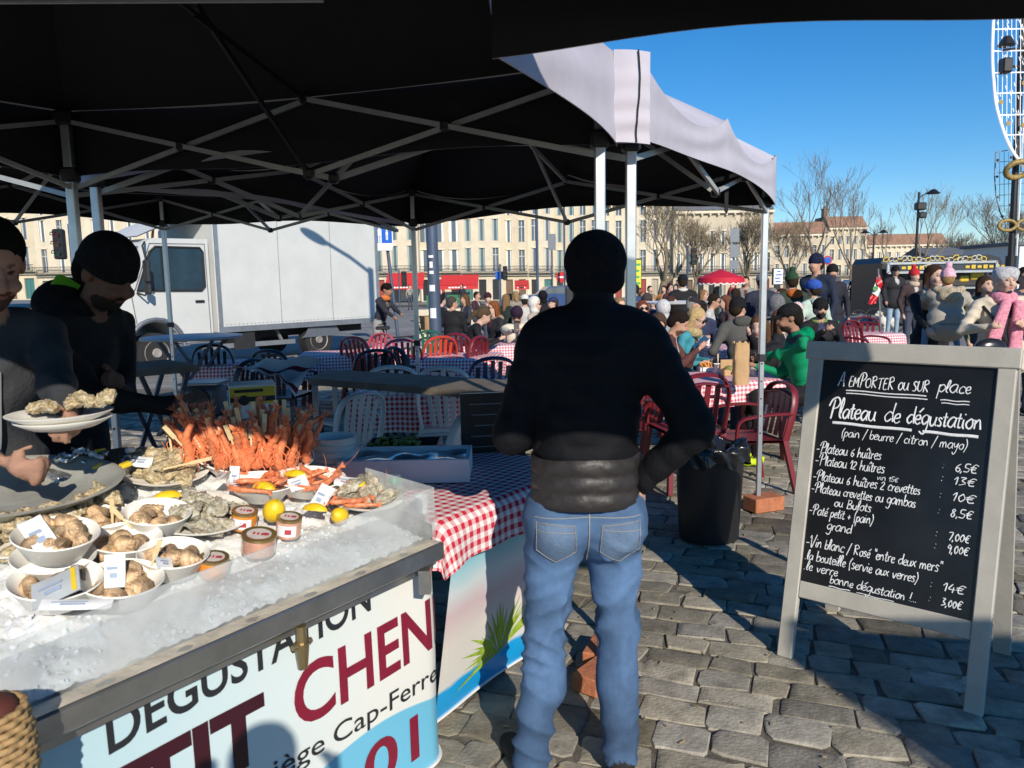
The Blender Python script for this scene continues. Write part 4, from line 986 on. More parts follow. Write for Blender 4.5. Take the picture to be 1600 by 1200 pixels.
def icep(u, v):
    s = S0+.02+(S1-S0-.04)*u; t = .01+(TD-.03)*v
    h = .012*math.sin(13*s+2*math.sin(9*t))*math.sin(15*t+1.2*math.sin(7*s))+.007*math.sin(41*s+3*t)*math.sin(37*t)+.004*math.sin(97*s)*math.sin(89*t+20*s)
    e = min(1, min(u, 1-u)*14, v*16, (1-v)*16); return T(s, t, TZ(t)-.022+h*e+rng.normal(0, .0032)-.02*(1-e))
q.grid(icep, 150, 90); q.build('ice_bed', ice_mat(), st, smooth=True, world=True)
q = MB()
for _ in range(1500):
    s_, t_ = rng.uniform(S0+.03, S1-.03), .02+.84*rng.random()**1.4; p_ = icep((s_-S0-.02)/(S1-S0-.04), (t_-.01)/(TD-.03)); a_ = rng.uniform(.003, .012)
    q.box(p_+Vector((0, 0, a_*.25)), (a_*rng.uniform(.7, 1.6), a_, a_*rng.uniform(.6, 1.1)), Matrix.Rotation(rng.uniform(0, 3), 3, Vector(rng.normal(0, 1, 3)).normalized()), a_*.2)
o = q.build('crushed_ice', mat('ice_chip', (.74, .78, .81), .3, var=.12, scale=30, spec=.4, sss=.2), st, world=True); o['kind'] = 'stuff'
q = MB(); MT = Matrix((TE, -TN, Vector((0, 0, 1)))).transposed()
q.box(T((S0+S1)/2, -.03, .776), (S1-S0, .06, .054), MT, .004); q.build('front_ledge', M_STEEL, st, world=True)
q = MB(); q.grid(lambda u, v: T(S0+.01+(S1-S0-.02)*u, -.055+.05*v, .805+.003*math.sin(60*u)*math.sin(3.1*v)), 60, 4); q.build('ledge_sunlight', mat('sunlit_beige', (.52, .47, .38), .45, var=.25, scale=12, bump=.3, bscale=60), st, world=True)  # beige strip paints the sunlight on top of the steel ledge
q = MB()
q.prism([T(S0, .0, .70), T(S1, .0, .70), T(S1, TD, .70), T(S0, TD, .70)], (0, 0, .06))
for s in (S1,):
    q.prism([T(s, 0, .70), T(s, TD, .70), T(s, TD, TZ(TD)), T(s, 0, TZ(0))], TE*.012)
q.prism([T(S0, TD, .70), T(S1, TD, .70), T(S1, TD, TZ(TD)+.01), T(S0, TD, TZ(TD)+.01)], -TN*.012); q.build('trough', M_STEEL, st, world=True)
pl = plexi_mat()
q = MB(); q.prism([T(S0, -.002, .804), T(S1+.02, -.002, .804), T(S1+.02, -.002, .965), T(S0, -.002, .945)], TN*.005); q.build('guard', pl, st, world=True)
q = MB(); q.prism([T(S1+.021, 0, .80), T(S1+.021, .30, .86), T(S1+.021, .30, .99), T(S1+.021, 0, .965)], TE*.005); q.build('guard', pl, st, world=True)
for s in (-.35, 1.2):
    for t in (.12, .8):
        q = MB(); q.bar(T(s, t, 0), T(s, t, .70), .05); q.build('leg', M_STEEL, st, world=True)
q = MB(); q.bar(T(1.13, -.05, .74), T(1.13, -.05, .665), .035); q.build('bracket', M_STEEL, st, world=True)
q = MB(); a = T(.66, -.045, .74); q.cyl(a, a-Vector((0, 0, .05)), .014, n=10); q.cyl(a-Vector((0, 0, .045)), a-Vector((0, 0, .115)), .02, .012, n=10); q.cyl(a-Vector((0, 0, .05))-TE*.03, a-Vector((0, 0, .05))+TE*.03, .008, n=8); q.build('drain_tap', mat('brass', (.35, .27, .14), .4, metal=.8), st, world=True)

# printed banner wrapped round the front and the right hand corner
def banner_mat():
    m = bpy.data.materials.new('banner_print'); m.use_nodes = True; t = m.node_tree; b = t.nodes['Principled BSDF']; b.inputs['Roughness'].default_value = .35
    uv = t.nodes.new('ShaderNodeUVMap'); sp = t.nodes.new('ShaderNodeSeparateXYZ'); t.links.new(uv.outputs[0], sp.inputs[0])
    def mth(op, a, bb=None, c=None):
        n = t.nodes.new('ShaderNodeMath'); n.operation = op
        for i, x in enumerate((a, bb, c)):
            if x is None: continue
            if isinstance(x, (int, float)): n.inputs[i].default_value = x
            else: t.links.new(x, n.inputs[i])
        return n.outputs[0]
    X, Y = sp.outputs[0], sp.outputs[1]
    # wave: blue below z = .13 + .07*sin(...)
    wv = mth('ADD', mth('MULTIPLY', mth('SINE', mth('ADD', mth('MULTIPLY', X, 6.0), -4.3)), .04), .245)
    blue = mth('MULTIPLY', mth('SUBTRACT', wv, Y), 160.0); bl = t.nodes.new('ShaderNodeClamp'); t.links.new(blue, bl.inputs[0])
    g = mth('ADD', mth('MULTIPLY', X, -1.1), mth('MULTIPLY', Y, .35)); gr = t.nodes.new('ShaderNodeMapRange'); gr.inputs[1].default_value = -1.0; gr.inputs[2].default_value = .25; t.links.new(g, gr.inputs[0])
    m1 = t.nodes.new('ShaderNodeMix'); m1.data_type = 'RGBA'; m1.inputs[6].default_value = (.78, .78, .73, 1); m1.inputs[7].default_value = (.42, .66, .76, 1); t.links.new(gr.outputs[0], m1.inputs[0])
    m2 = t.nodes.new('ShaderNodeMix'); m2.data_type = 'RGBA'; m2.inputs[7].default_value = (.16, .50, .70, 1); t.links.new(m1.outputs[2], m2.inputs[6]); t.links.new(bl.outputs[0], m2.inputs[0])
    t.links.new(m2.outputs[2], b.inputs['Base Color']); return m
RC = .10
def bsurf(s, z, off=0.0):
    "point on the banner; s runs along the front, then round the corner"
    sc = 1.22; ins = .03
    if s < sc: p = T(s, ins, 0)+TN*off
    elif s < sc+RC*1.75:
        a = (s-sc)/RC; p = T(sc, ins+RC, 0)+TN*(RC+off)*math.cos(a)+TE*(RC+off)*math.sin(a)
    else:
        a = 1.75; p = T(sc, ins+RC, 0)+TN*(RC+off)*math.cos(a)+TE*(RC+off)*math.sin(a)-(TN*math.sin(a)-TE*math.cos(a))*(s-sc-RC*1.75)
    return p+TN*(.004*math.sin(7*s+3*z)+.003*math.sin(3+11*z))+Vector((0, 0, z))
bn = thing('banner', 'curved pale blue printed banner in front of the ice stand, with large dark lettering', 'banner', tuple(T(.5, 0, 0)))
q = MB(); ss = [-.55+1.77*k/40 for k in range(40)]+[1.22+.175*k/14 for k in range(14)]+[1.395+.4*k/6 for k in range(7)]
zs = [.015+.745*k/10 for k in range(11)]
q.v = [tuple(bsurf(s, z)) for z in zs for s in ss]; n = len(ss)
q.f = [(j*n+i, j*n+i+1, (j+1)*n+i+1, (j+1)*n+i) for j in range(10) for i in range(n-1)]; q.m = [0]*len(q.f)
uvs = [(s, z) for z in zs for s in ss]
sh = q.build('sheet', banner_mat(), bn, smooth=True, world=True, uv=uvs)
q = MB(); q.tube([bsurf(s, .015, .004) for s in ss], .007, n=6); q.build('hem', mat('white_plastic', (.75, .75, .73), .4, var=.05), bn, world=True)
M_INK = mat('ink_black', (.022, .024, .03), .4, var=.05); M_INKR = mat('ink_maroon', (.22, .012, .035), .4, var=.12, scale=20)
def btext(s, s0, s1, z, h, m, name, bold=0.0, dz=0.0, shear=0.0):
    "text between s0 and s1 with letter height h; baseline climbs by dz"
    cu = bpy.data.curves.new('tmp', 'FONT'); cu.body = s; cu.size = 1; cu.offset = bold; cu.shear = shear; cu.resolution_u = 5
    o = bpy.data.objects.new('tmp', cu); C.objects.link(o); dg = bpy.context.evaluated_depsgraph_get(); dg.update()
    me = bpy.data.meshes.new_from_object(o.evaluated_get(dg)); bpy.data.objects.remove(o)
    vs = [v.co.copy() for v in me.vertices]; fs = [tuple(p.vertices) for p in me.polygons]; bpy.data.meshes.remove(me)
    x0 = min(v.x for v in vs); x1 = max(v.x for v in vs); capH = .70
    b = MB(); b.add([bsurf(s0+(v.x-x0)/(x1-x0)*(s1-s0), z+v.y/capH*h+dz*(v.x-x0)/(x1-x0), .0025) for v in vs], fs)
    b.build(name, m, sh, world=True)
btext('DÉGUSTATION', .195, .975, .612, .092, M_INK, 'lettering', .018, .038)
btext('PETIT', .0, .59, .405, .16, mat('ink_maroon_shadowed', (.045, .008, .016), .4), 'lettering', .04)  # maroon ink darkened to hold the shadow lying on this word
btext('CHENE', .68, 1.36, .418, .165, M_INKR, 'lettering', .02, .005)
btext('(siège', .53, .775, .312, .058, M_INK, 'lettering', .004, -.003); btext('Cap-Ferret)', .808, 1.34, .306, .060, M_INK, 'lettering', .004, -.012)
btext('01', .92, 1.16, .083, .145, M_INKR, 'lettering', .018); btext('06', .74, .885, .083, .12, M_INK, 'lettering', -.005)

# ---------------------------------------------------------------- second table with the checked cloth
def gingham(name, red, p=.04, white=(.78, .76, .76)):
    m = bpy.data.materials.new(name); m.use_nodes = True; t = m.node_tree; b = t.nodes['Principled BSDF']; b.inputs['Roughness'].default_value = .8; b.inputs['Specular IOR Level'].default_value = .2
    uv = t.nodes.new('ShaderNodeUVMap'); sp = t.nodes.new('ShaderNodeSeparateXYZ'); t.links.new(uv.outputs[0], sp.inputs[0]); st_ = []
    for i in (0, 1):
        a = t.nodes.new('ShaderNodeMath'); a.operation = 'MULTIPLY'; a.inputs[1].default_value = 1/p; t.links.new(sp.outputs[i], a.inputs[0])
        f = t.nodes.new('ShaderNodeMath'); f.operation = 'FRACT'; t.links.new(a.outputs[0], f.inputs[0])
        c = t.nodes.new('ShaderNodeMath'); c.operation = 'LESS_THAN'; c.inputs[1].default_value = .5; t.links.new(f.outputs[0], c.inputs[0]); st_.append(c)
    ad = t.nodes.new('ShaderNodeMath'); ad.operation = 'ADD'; t.links.new(st_[0].outputs[0], ad.inputs[0]); t.links.new(st_[1].outputs[0], ad.inputs[1])
    hf = t.nodes.new('ShaderNodeMath'); hf.operation = 'MULTIPLY'; hf.inputs[1].default_value = .5; t.links.new(ad.outputs[0], hf.inputs[0])
    mx = t.nodes.new('ShaderNodeMix'); mx.data_type = 'RGBA'; mx.inputs[6].default_value = (*white, 1); mx.inputs[7].default_value = (*red, 1); t.links.new(hf.outputs[0], mx.inputs[0]); t.links.new(mx.outputs[2], b.inputs['Base Color'])
    MATS[name] = m; return m
M_GING = gingham('gingham_red', (.55, .02, .05)); M_GINGP = gingham('gingham_pale', (.62, .10, .16))
def cloth(ctr, L, W, h, drop, rz, label, m=None, seed=0, group='checked tablecloths', extra=.10, name='tablecloth'):
    "draped rectangular cloth on a table of L x W, top at h"
    r = random.Random(seed); ph = [r.uniform(0, 6.3) for _ in range(6)]; v = []; uv = []; nu, nv = 56, 44
    for j in range(nv+1):
        for i in range(nu+1):
            a = (i/nu-.5)*(L+2*drop); c = (j/nv-.5)*(W+2*drop); ox = max(0, abs(a)-L/2); oy = max(0, abs(c)-W/2); sx = 1 if a > 0 else -1; sy = 1 if c > 0 else -1
            x = min(abs(a), L/2)*sx; y = min(abs(c), W/2)*sy; d = math.hypot(ox, oy) if ox and oy else ox+oy; dn = min(d, drop*1.25)
            per = (c if ox > oy else a); w_ = .018*math.sin(per*13+ph[0])+.012*math.sin(per*23+ph[1]); out = (.02+.10*dn+w_*min(1, dn/.15))*min(1, d/.03)
            if ox and oy: x += sx*out*ox/d; y += sy*out*oy/d; dn = min(dn*1.0, drop*1.35)
            elif ox: x += sx*out
            elif oy: y += sy*out
            z = h-dn*.985+(.0025*math.sin(9*a+ph[2])*math.sin(8*c+ph[3]) if not d else 0)-(.006 if d else 0)
            v.append((x, y, z)); uv.append((a+.5*L, c+.5*W))
    b = MB(); b.v = v; b.f = [(j*(nu+1)+i, j*(nu+1)+i+1, (j+1)*(nu+1)+i+1, (j+1)*(nu+1)+i) for j in range(nv) for i in range(nu)]; b.m = [0]*len(b.f)
    o = b.build(name, m or M_GING, None, smooth=True, uv=uv); o.location = (ctr[0], ctr[1], 0); o.rotation_euler = (0, 0, rz); tag(o, label, 'tablecloth', group); return o
rzT = math.atan2(TE.y, TE.x)
c2 = T(1.80, .60, 0)
tb = thing('trestle_table', 'trestle table under the red checked cloth beside the ice stand', 'table', (c2.x, c2.y, 0), rzT)
q = MB(); q.box((0, 0, .795), (.94, 1.08, .03)); q.build('tabletop', mat('plywood', (.36, .26, .15), .7, var=.2, scale=4), tb)
for x in (-.25, .36):
    for y in (-.2, .42): q = MB(); q.bar((x, y, 0), (x, y, .78), .035); q.build('leg', M_STEEL, tb)
cloth(T(1.80, .60, 0), .96, 1.12, .822, .15, rzT, 'red and white checked cloth on the table between the ice stand and the customer', seed=4)
# printed panel with sky, beach and palm below it
def palm_mat():
    m = bpy.data.materials.new('beach_print'); m.use_nodes = True; t = m.node_tree; b = t.nodes['Principled BSDF']; b.inputs['Roughness'].default_value = .35
    uv = t.nodes.new('ShaderNodeUVMap'); sp = t.nodes.new('ShaderNodeSeparateXYZ'); t.links.new(uv.outputs[0], sp.inputs[0])
    n = t.nodes.new('ShaderNodeTexNoise'); n.inputs['Scale'].default_value = 4; n.inputs['Detail'].default_value = 5; t.links.new(uv.outputs[0], n.inputs['Vector'])
    a = t.nodes.new('ShaderNodeMath'); a.operation = 'MULTIPLY_ADD'; a.inputs[1].default_value = .12; t.links.new(n.outputs['Fac'], a.inputs[0]); t.links.new(sp.outputs[1], a.inputs[2])
    rp = t.nodes.new('ShaderNodeValToRGB'); e = rp.color_ramp.elements; e[0].position = .0; e[0].color = (.01, .28, .62, 1); e[1].position = 1; e[1].color = (.10, .50, .66, 1)
    for p_, c_ in ((.20, (.01, .36, .75, 1)), (.225, (.70, .69, .64, 1)), (.45, (.72, .68, .62, 1)), (.62, (.64, .50, .52, 1)), (.75, (.62, .70, .72, 1)), (.9, (.22, .58, .70, 1))):
        x = e.new(p_); x.color = c_
    t.links.new(a.outputs[0], rp.inputs[0]); t.links.new(rp.outputs[0], b.inputs['Base Color']); return m
bl = thing('beach_banner', 'printed panel of blue sky, pink haze, sand and a palm under the checked cloth', 'banner', tuple(T(1.75, .1, 0)))
def psurf(s, z, off=0): return T(s, .055+.13*(1-z/.78)+.01*math.sin(8*s), z)+TN*off
q = MB(); ss2 = [1.40+.62*k/16 for k in range(17)]; zz2 = [.03+.72*k/12 for k in range(13)]
q.v = [tuple(psurf(s, z)) for z in zz2 for s in ss2]; q.f = [(j*17+i, j*17+i+1, (j+1)*17+i+1, (j+1)*17+i) for j in range(12) for i in range(16)]; q.m = [0]*len(q.f)
sh2 = q.build('sheet', palm_mat(), bl, smooth=True, world=True, uv=[((s-1.4), (z-.03)/.72) for z in zz2 for s in ss2])
q = MB(); rr_ = random.Random(2)
for k in range(26):
    a = -1.9+k*.125+rr_.uniform(-.05, .05); L = rr_.uniform(.16, .30); s0, z0 = 1.80+rr_.uniform(-.01, .01), .13
    p0 = (s0, z0); p1 = (s0+L*math.sin(a), z0+L*.75*math.cos(a)+.02); nx_, nz_ = -(p1[1]-p0[1])*.035, (p1[0]-p0[0])*.035; mid = ((p0[0]+p1[0])/2, (p0[1]+p1[1])/2+.012)
    q.add([psurf(*p0, .002), psurf(mid[0]+nx_, mid[1]+nz_, .0022), psurf(*p1, .002), psurf(mid[0]-nx_, mid[1]-nz_, .0022)], [(0, 1, 2, 3)])
q.build('palm_print', mat('print_green', (.32, .46, .04), .4, var=.4, scale=30), sh2, world=True)
q = MB(); q.tube([psurf(s, .03, .004) for s in ss2], .006, n=5); q.build('hem', MATS['white_plastic'], bl, world=True)

# ================================================================ SEAFOOD
M_CROCK = mat('white_pulp', (.86, .84, .78), .55, var=.05, scale=20)
M_SHELL = vcol_mat('oyster_shell', .5, .8, 150, .45, 60, .45)
M_SHELLG = vcol_mat('oyster_pearl', .32, .7, 140, .4, 55, .6)
M_WHELK = vcol_mat('whelk_shell', .38, .5, 170, .35, 75, .5)
M_PRAWN = mat('prawn_shell', (.80, .25, .11), .32, var=.42, scale=55, bump=.3, bscale=120, coat=.25, sss=.1)
M_WOOD = mat('pick_wood', (.66, .50, .27), .6, var=.15, scale=30)
M_LEMON = mat('lemon_peel', (.86, .58, .02), .38, var=.08, scale=30, bump=.25, bscale=160)
M_SACH = mat('sachet_white', (.80, .82, .84), .28, var=.06, coat=.3); M_SACHP = mat('sachet_print', (.34, .42, .56), .4, var=.2); M_YEL = mat('sachet_yellow', (.8, .55, .03), .4)
M_FOIL = mat('foil', (.62, .63, .62), .25, metal=.9, var=.2, scale=30, bump=.6, bscale=60)
M_GOLD = mat('gold_lid', (.48, .37, .16), .35, metal=.8, var=.1)
def bowl_obj(label, r=.088, h=.062, group='white pulp bowls of whelks', name='bowl', sx=1.0):
    b = MB(); b.lathe([(0, 0), (r*.58, 0), (r*.66, .004), (r*.97, h*.93), (r*1.02, h), (r*1.0, h+.003), (r*.94, h*.95), (r*.62, .008), (0, .007)], (0, 0, 0), 36, sx=sx, sy=1/sx); o = b.build(name, M_CROCK, None, smooth=50); tag(o, label, 'bowl', group); return o
def plate_obj(label, r=.14, h=.022, group='white plates of oysters'):
    b = MB(); b.lathe([(0, 0), (r*.66, 0), (r*.78, .006), (r, h), (r*1.01, h+.003), (r*.98, h+.004), (r*.76, .011), (r*.66, .006), (0, .006)], (0, 0, 0), 40); o = b.build('plate', M_CROCK, None, smooth=50); tag(o, label, 'plate', group); return o
def oyster_mesh(seed, L=.044, W=.030, Hh=.019, pearl=0):
    r = np.random.default_rng(seed); a1, a2, a3, a4 = r.uniform(0, 6.3, 4); b = MB(); n, m = 22, 14
    vs = []
    for j in range(m+1):
        t = math.pi*j/m
        for i in range(n):
            a = 2*math.pi*i/n; rad = 1+.16*math.sin(2*a+a1)+.10*math.sin(5*a+a2)+.05*math.sin(11*a+a3); ca, sa = math.cos(a), math.sin(a)
            taper = 1-.28*ca; lay_ = 1+.07*math.sin(22*t+2*math.sin(3*a+a4))
            vs.append((L*rad*lay_*math.sin(t)*ca, W*rad*lay_*taper*math.sin(t)*sa, -Hh*math.cos(t)*(1+.30*math.sin(3*a+a1)*math.sin(t))+.004*math.sin(4*a+a2)*math.sin(t)**2+.003*math.sin(9*a+a3)*math.sin(3*t)+r.normal(0, .0011)))
    b.v = vs; b.f = [(j*n+i, j*n+(i+1) % n, (j+1)*n+(i+1) % n, (j+1)*n+i) for j in range(m) for i in range(n)]; b.m = [0]*len(b.f)
    tan, drk, pal = ((np.array((.66, .53, .31)), np.array((.20, .14, .07)), np.array((.62, .58, .46))), (np.array((.50, .45, .32)), np.array((.20, .18, .13)), np.array((.70, .69, .62))))[pearl]; b.col = []
    for j in range(m+1):
        for i in range(n):
            w1 = .5+.5*math.sin(2.6*j+1.5*math.sin(i*.9+a1)+a2); w2 = max(0, math.sin(i*1.1+a3)*math.sin(j*.8+a4)); b.col.append((tan*(1-.75*w1)+drk*.75*w1)*(1-.8*w2)+pal*.8*w2)
    return b
def proto(b, name, m, smooth=55):
    o = b.build(name, m, None, smooth=smooth, col=np.array(b.col) if hasattr(b, 'col') else None); C.objects.unlink(o); return o
OY = [proto(oyster_mesh(k), 'oyster', M_SHELL) for k in range(4)]; OYG = [proto(oyster_mesh(10+k, .046, .034, .017, 1), 'oyster', M_SHELLG) for k in range(3)]
def whelk_mesh(seed, s=1.0):
    b = MB(); n = 40; pts = []; rs = []
    for k in range(n+1):
        t = k/n; a = 2*math.pi*3.6*t; rr = .0135*(1-t)**1.25*s; pts.append((rr*math.cos(a), rr*math.sin(a), (.004+.040*t**.85)*s)); rs.append((.0165*(1-t)**1.05+.0012)*s)
    b.tube(pts, rs, n=10); b.col = [np.array((.74, .50, .29))*(.82+.30*math.sin(k_*1.7+seed)+.18*math.sin(q_*1.9+k_))*(1 if k_ > 1 else .35) for k_ in range(n+1) for q_ in range(10)]; return b
WH = [proto(whelk_mesh(k, 1.0+.15*k), 'whelk', M_WHELK, 70) for k in range(2)]
def prawn_mesh(seed, L=.14):
    r = np.random.default_rng(seed); b = MB(); n = 30; pts = []; rs = []
    for k in range(n+1):
        t = k/n; a = -.5+2.3*t*t; pts.append((L*(.62*math.sin(a*.9)-.25), 0, L*(.95*t-.35*t*t)*1.0)); seg = 1+.10*abs(math.sin(t*22)) if t > .35 else 1
        rs.append(.0145*(1-.62*t)*seg*(min(1, t/.12)*.75+.25))
    b.tube(pts, rs, n=9, flat=.85)
    tip = Vector(pts[-1]); d = (tip-Vector(pts[-3])).normalized()
    for sgn in (-1, -.4, .4, 1):
        e = tip+d*.022+Vector((0, sgn*.013, 0)); b.tube([tip, tip.lerp(e, .6), e], [.003, .005, .001], n=5, flat=.3)
    h = Vector(pts[0])
    b.tube([h, h+Vector((-.012, 0, -.022))], [.004, .0006], n=5)
    for sgn in (-1, 1):
        b.tube(smooth_path([h+Vector((0, sgn*.004, 0)), h+Vector((-.03, sgn*.02, .02)), h+Vector((-.06, sgn*.05, .075)), h+Vector((-.05, sgn*.085, .13))], 3), .0007, n=3)
        for k in range(3):
            p = Vector(pts[6+k*4]); b.tube([p+Vector((.006, sgn*.004, 0)), p+Vector((.022, sgn*.009, -.006)), p+Vector((.026, sgn*.01, -.022))], .0011, n=3)
    return b
def straight_prawn(seed):
    r = np.random.default_rng(seed); b = MB(); n = 26; pts = []; rs = []; cv = r.uniform(-.018, .018)
    for k in range(n+1):
        t = k/n; pts.append((cv*math.sin(t*3.1)+.004*math.sin(t*9+seed), .006*math.sin(t*2.5), .135*t)); rs.append(.0165*(1-.60*t)*(1+.13*abs(math.sin(t*23))*(t > .3))*(min(1, t/.10)*.6+.4))
    b.tube(pts, rs, n=10); tip = Vector(pts[-1])
    for sgn in (-1, -.35, .35, 1): e = tip+Vector((sgn*.014, 0, .022)); b.tube([tip, tip.lerp(e, .6), e], [.003, .006, .0012], n=5, flat=.35)
    for k in range(7):
        p = Vector(pts[3+k*2]); s_ = (-1)**k; b.tube([p+Vector((s_*.01, -.006, 0)), p+Vector((s_*.020, -.014, -.006)), p+Vector((s_*.018, -.016, -.024))], .0016, n=4)
    h = Vector(pts[0])
    for s_ in (-1, 1): b.tube(smooth_path([h, h+Vector((s_*.02, -.02, .03)), h+Vector((s_*.035, -.03, .075))], 3), .0009, n=3)
    return b
PS = [proto(straight_prawn(30+k), 'prawn', M_PRAWN, 60) for k in range(4)]
PR = [proto(prawn_mesh(k, .135+.015*k), 'prawn', M_PRAWN, 60) for k in range(2)]
def put(src, name, loc, rot, label, cat, group, s=1.0):
    o = src.copy(); o.name = name; C.objects.link(o); o.location = loc; o.rotation_euler = rot; o.scale = (s, s, s) if not hasattr(s, '__len__') else s; tag(o, label, cat, group); return o
ru = random.uniform
def pick_obj(p, d, label, L=.10, group='wooden picks in the seafood', w_=1.0):
    d = Vector(d).normalized(); b = MB(); p = Vector(p); sd = Vector((.3, -1, .1))
    b.bar(p, p+d*L*.5, .006, .003, sd); b.bar(p+d*L*.5, p+d*L, .0115*w_, .0035, sd); o = b.build('wooden_pick', M_WOOD); tag(o, label, 'wooden pick', group); return o
def sachet(p, size, rot, label, col=None, group='paper wipe sachets'):
    w_, h_ = size; b = MB(); b.grid(lambda u, v: Vector(((u-.5)*w_, (v-.5)*h_, .004*math.sin(u*3.1)*math.sin(v*3.1)+.005*(u-.5)**2*8*.3)), 6, 6); b.grid(lambda u, v: Vector(((1-u-.5)*w_, (v-.5)*h_, -.003*math.sin(u*3.1)*math.sin(v*3.1))), 6, 6)
    o = b.build('sachet', col or M_SACH, None, smooth=True); o.location = p; o.rotation_euler = rot; tag(o, label, 'sachet', group)
    b = MB(); b.box((-w_*.1, h_*.1, .0065), (w_*.5, h_*.08, .0008)); b.box((-w_*.05, -h_*.12, .0065), (w_*.34, h_*.14, .0008)); b.build('print', M_SACHP, o)
    if len(label) % 3 == 0: b = MB(); b.box((w_*.38, 0, .0042), (w_*.10, h_*.9, .0008)); b.build('stripe', M_YEL, o)
    return o
def lemon(p, rot, label, s=1.0):
    b = MB(); pr = []
    for k in range(17):
        t = k/16; z = -.047+.094*t; r = .0345*max(0, 1-((t-.5)/.47)**2)**.5 if abs(t-.5) < .46 else 0
        r = max(r, .0085*(1-abs(abs(t-.5)-.44)/.075)) if abs(t-.5) > .40 else r; pr.append((max(r, .0), z))
    b.lathe(pr, (0, 0, 0), 24); o = b.build('lemon', M_LEMON, None, smooth=True); o.location = p; o.rotation_euler = rot; o.scale = (s, s, s); tag(o, label, 'lemon'); return o
def wedge(p, rz, label, tilt=.5):
    b = MB(); n = 12; vs = []
    for j in range(9):
        t = math.pi*j/8
        for i in range(n): a = math.pi*.75*i/(n-1); vs.append((-.042*math.cos(t), .024*math.sin(t)*math.cos(a), .024*math.sin(t)*math.sin(a)))
    fs = [(j*n+i, j*n+i+1, (j+1)*n+i+1, (j+1)*n+i) for j in range(8) for i in range(n-1)]; b.add(vs, fs); o = b.build('lemon_wedge', M_LEMON, None, smooth=True)
    o.location = p; o.rotation_euler = (tilt, 0, rz); tag(o, label, 'lemon wedge', 'lemon wedges on the seafood')
    b = MB(); b.add([(-.041, 0, 0), (0, .023, 0), (.041, 0, 0), (0, -.002, .004)], [(0, 1, 2, 3)]); b.add([(-.041, 0, 0), (0, -.017, .017), (.041, 0, 0), (0, .001, .003)], [(0, 3, 2, 1)]); b.build('flesh', mat('lemon_flesh', (.85, .72, .25), .3, var=.15, scale=60), o); return o
up_ = Vector((0, 0, 1))
# whelk bowls: photo position, lift above the ice, size
wb = [(88, 868, .065, .092, 'upper bowl of whelks stacked on another bowl, a long white sachet leaning in it'), (84, 902, .005, .090, 'lower bowl of the stacked pair, mostly hidden under the upper one'), (163, 836, .008, .078, 'small whelk bowl next to the metal pan with an upright wooden pick'),
      (244, 834, .008, .088, 'deep bowl with few whelks behind the row of whelk bowls'), (196, 872, .006, .086, 'bowl of big brown whelks in the middle of the whelk bowls'), (270, 896, .006, .084, 'whelk bowl beside the orange jar'), (88, 940, .004, .096, 'nearest whelk bowl half covered by a grey packet'), (190, 938, .004, .090, 'near whelk bowl with an upright sachet standing behind it')]
for k, (px, py, h, r, lab) in enumerate(wb):
    p = TP(px, py, h); o = bowl_obj(lab, r, .058+.008*(k == 3)); o.location = p; lay(o, 0, 1)
    if k == 1: continue
    nW = (10, 0, 6, 6, 9, 8, 6, 9)[k]
    for i in range(nW):
        a = 2.4*i+k; rr = r*.62*math.sqrt((i+.5)/max(nW, 1)); off = SLOPE @ Vector((rr*math.cos(a), rr*math.sin(a), .030+.016*(i % 3 == 0)+.008*(k == 0)))
        put(WH[i % 2], 'whelk', p+off, (ru(.9, 1.9), ru(-.6, .6), ru(0, 6.28)), 'brown whelk in the '+('upper stacked bowl', '', 'small bowl by the pan', 'deep back bowl', 'middle whelk bowl', 'whelk bowl beside the orange jar', 'nearest whelk bowl under the grey packet', 'bowl before the upright sachet')[k], 'whelk', 'whelks in the bowls', ru(.8, 1.05))
sachet(TP(62, 838, .13), (.052, .105), (.7, -.25, .85), 'long white wipe sachet leaning out of the upper whelk bowl'); sachet(TP(180, 892, .09), (.045, .075), (1.35, 0, .15), 'white sachet standing upright between whelk bowls'); sachet(TP(108, 838, .1), (.055, .05), (.9, .1, -.5), 'white folded packet between the pan and the whelks')
sachet(TP(88, 918, .085), (.10, .075), (.5, -.35, .35), 'grey packet lying over the nearest whelk bowl', mat('packet_grey', (.45, .48, .50), .3, var=.1)); sachet(TP(120, 945, .075), (.14, .03), (.4, .1, .25), 'narrow packet with a yellow end across the nearest whelk bowls'); sachet(TP(256, 880, .07), (.05, .03), (1.0, .4, 1.2), 'small grey packet in the whelk bowl by the orange jar')
pick_obj(TP(176, 822, .05), (.05, .02, 1), 'upright wooden pick in the small whelk bowl', .075); pick_obj(TP(207, 826, .055), (-.6, .0, .7), 'wooden pick slanting left over the deep whelk bowl', .075); pick_obj(TP(232, 897, .04), (.35, .2, 1), 'wooden pick leaning in the whelk bowl by the jar', .085); pick_obj(TP(118, 922, .04), (-.9, .2, .15), 'wooden pick lying across the nearest whelk bowl', .08)
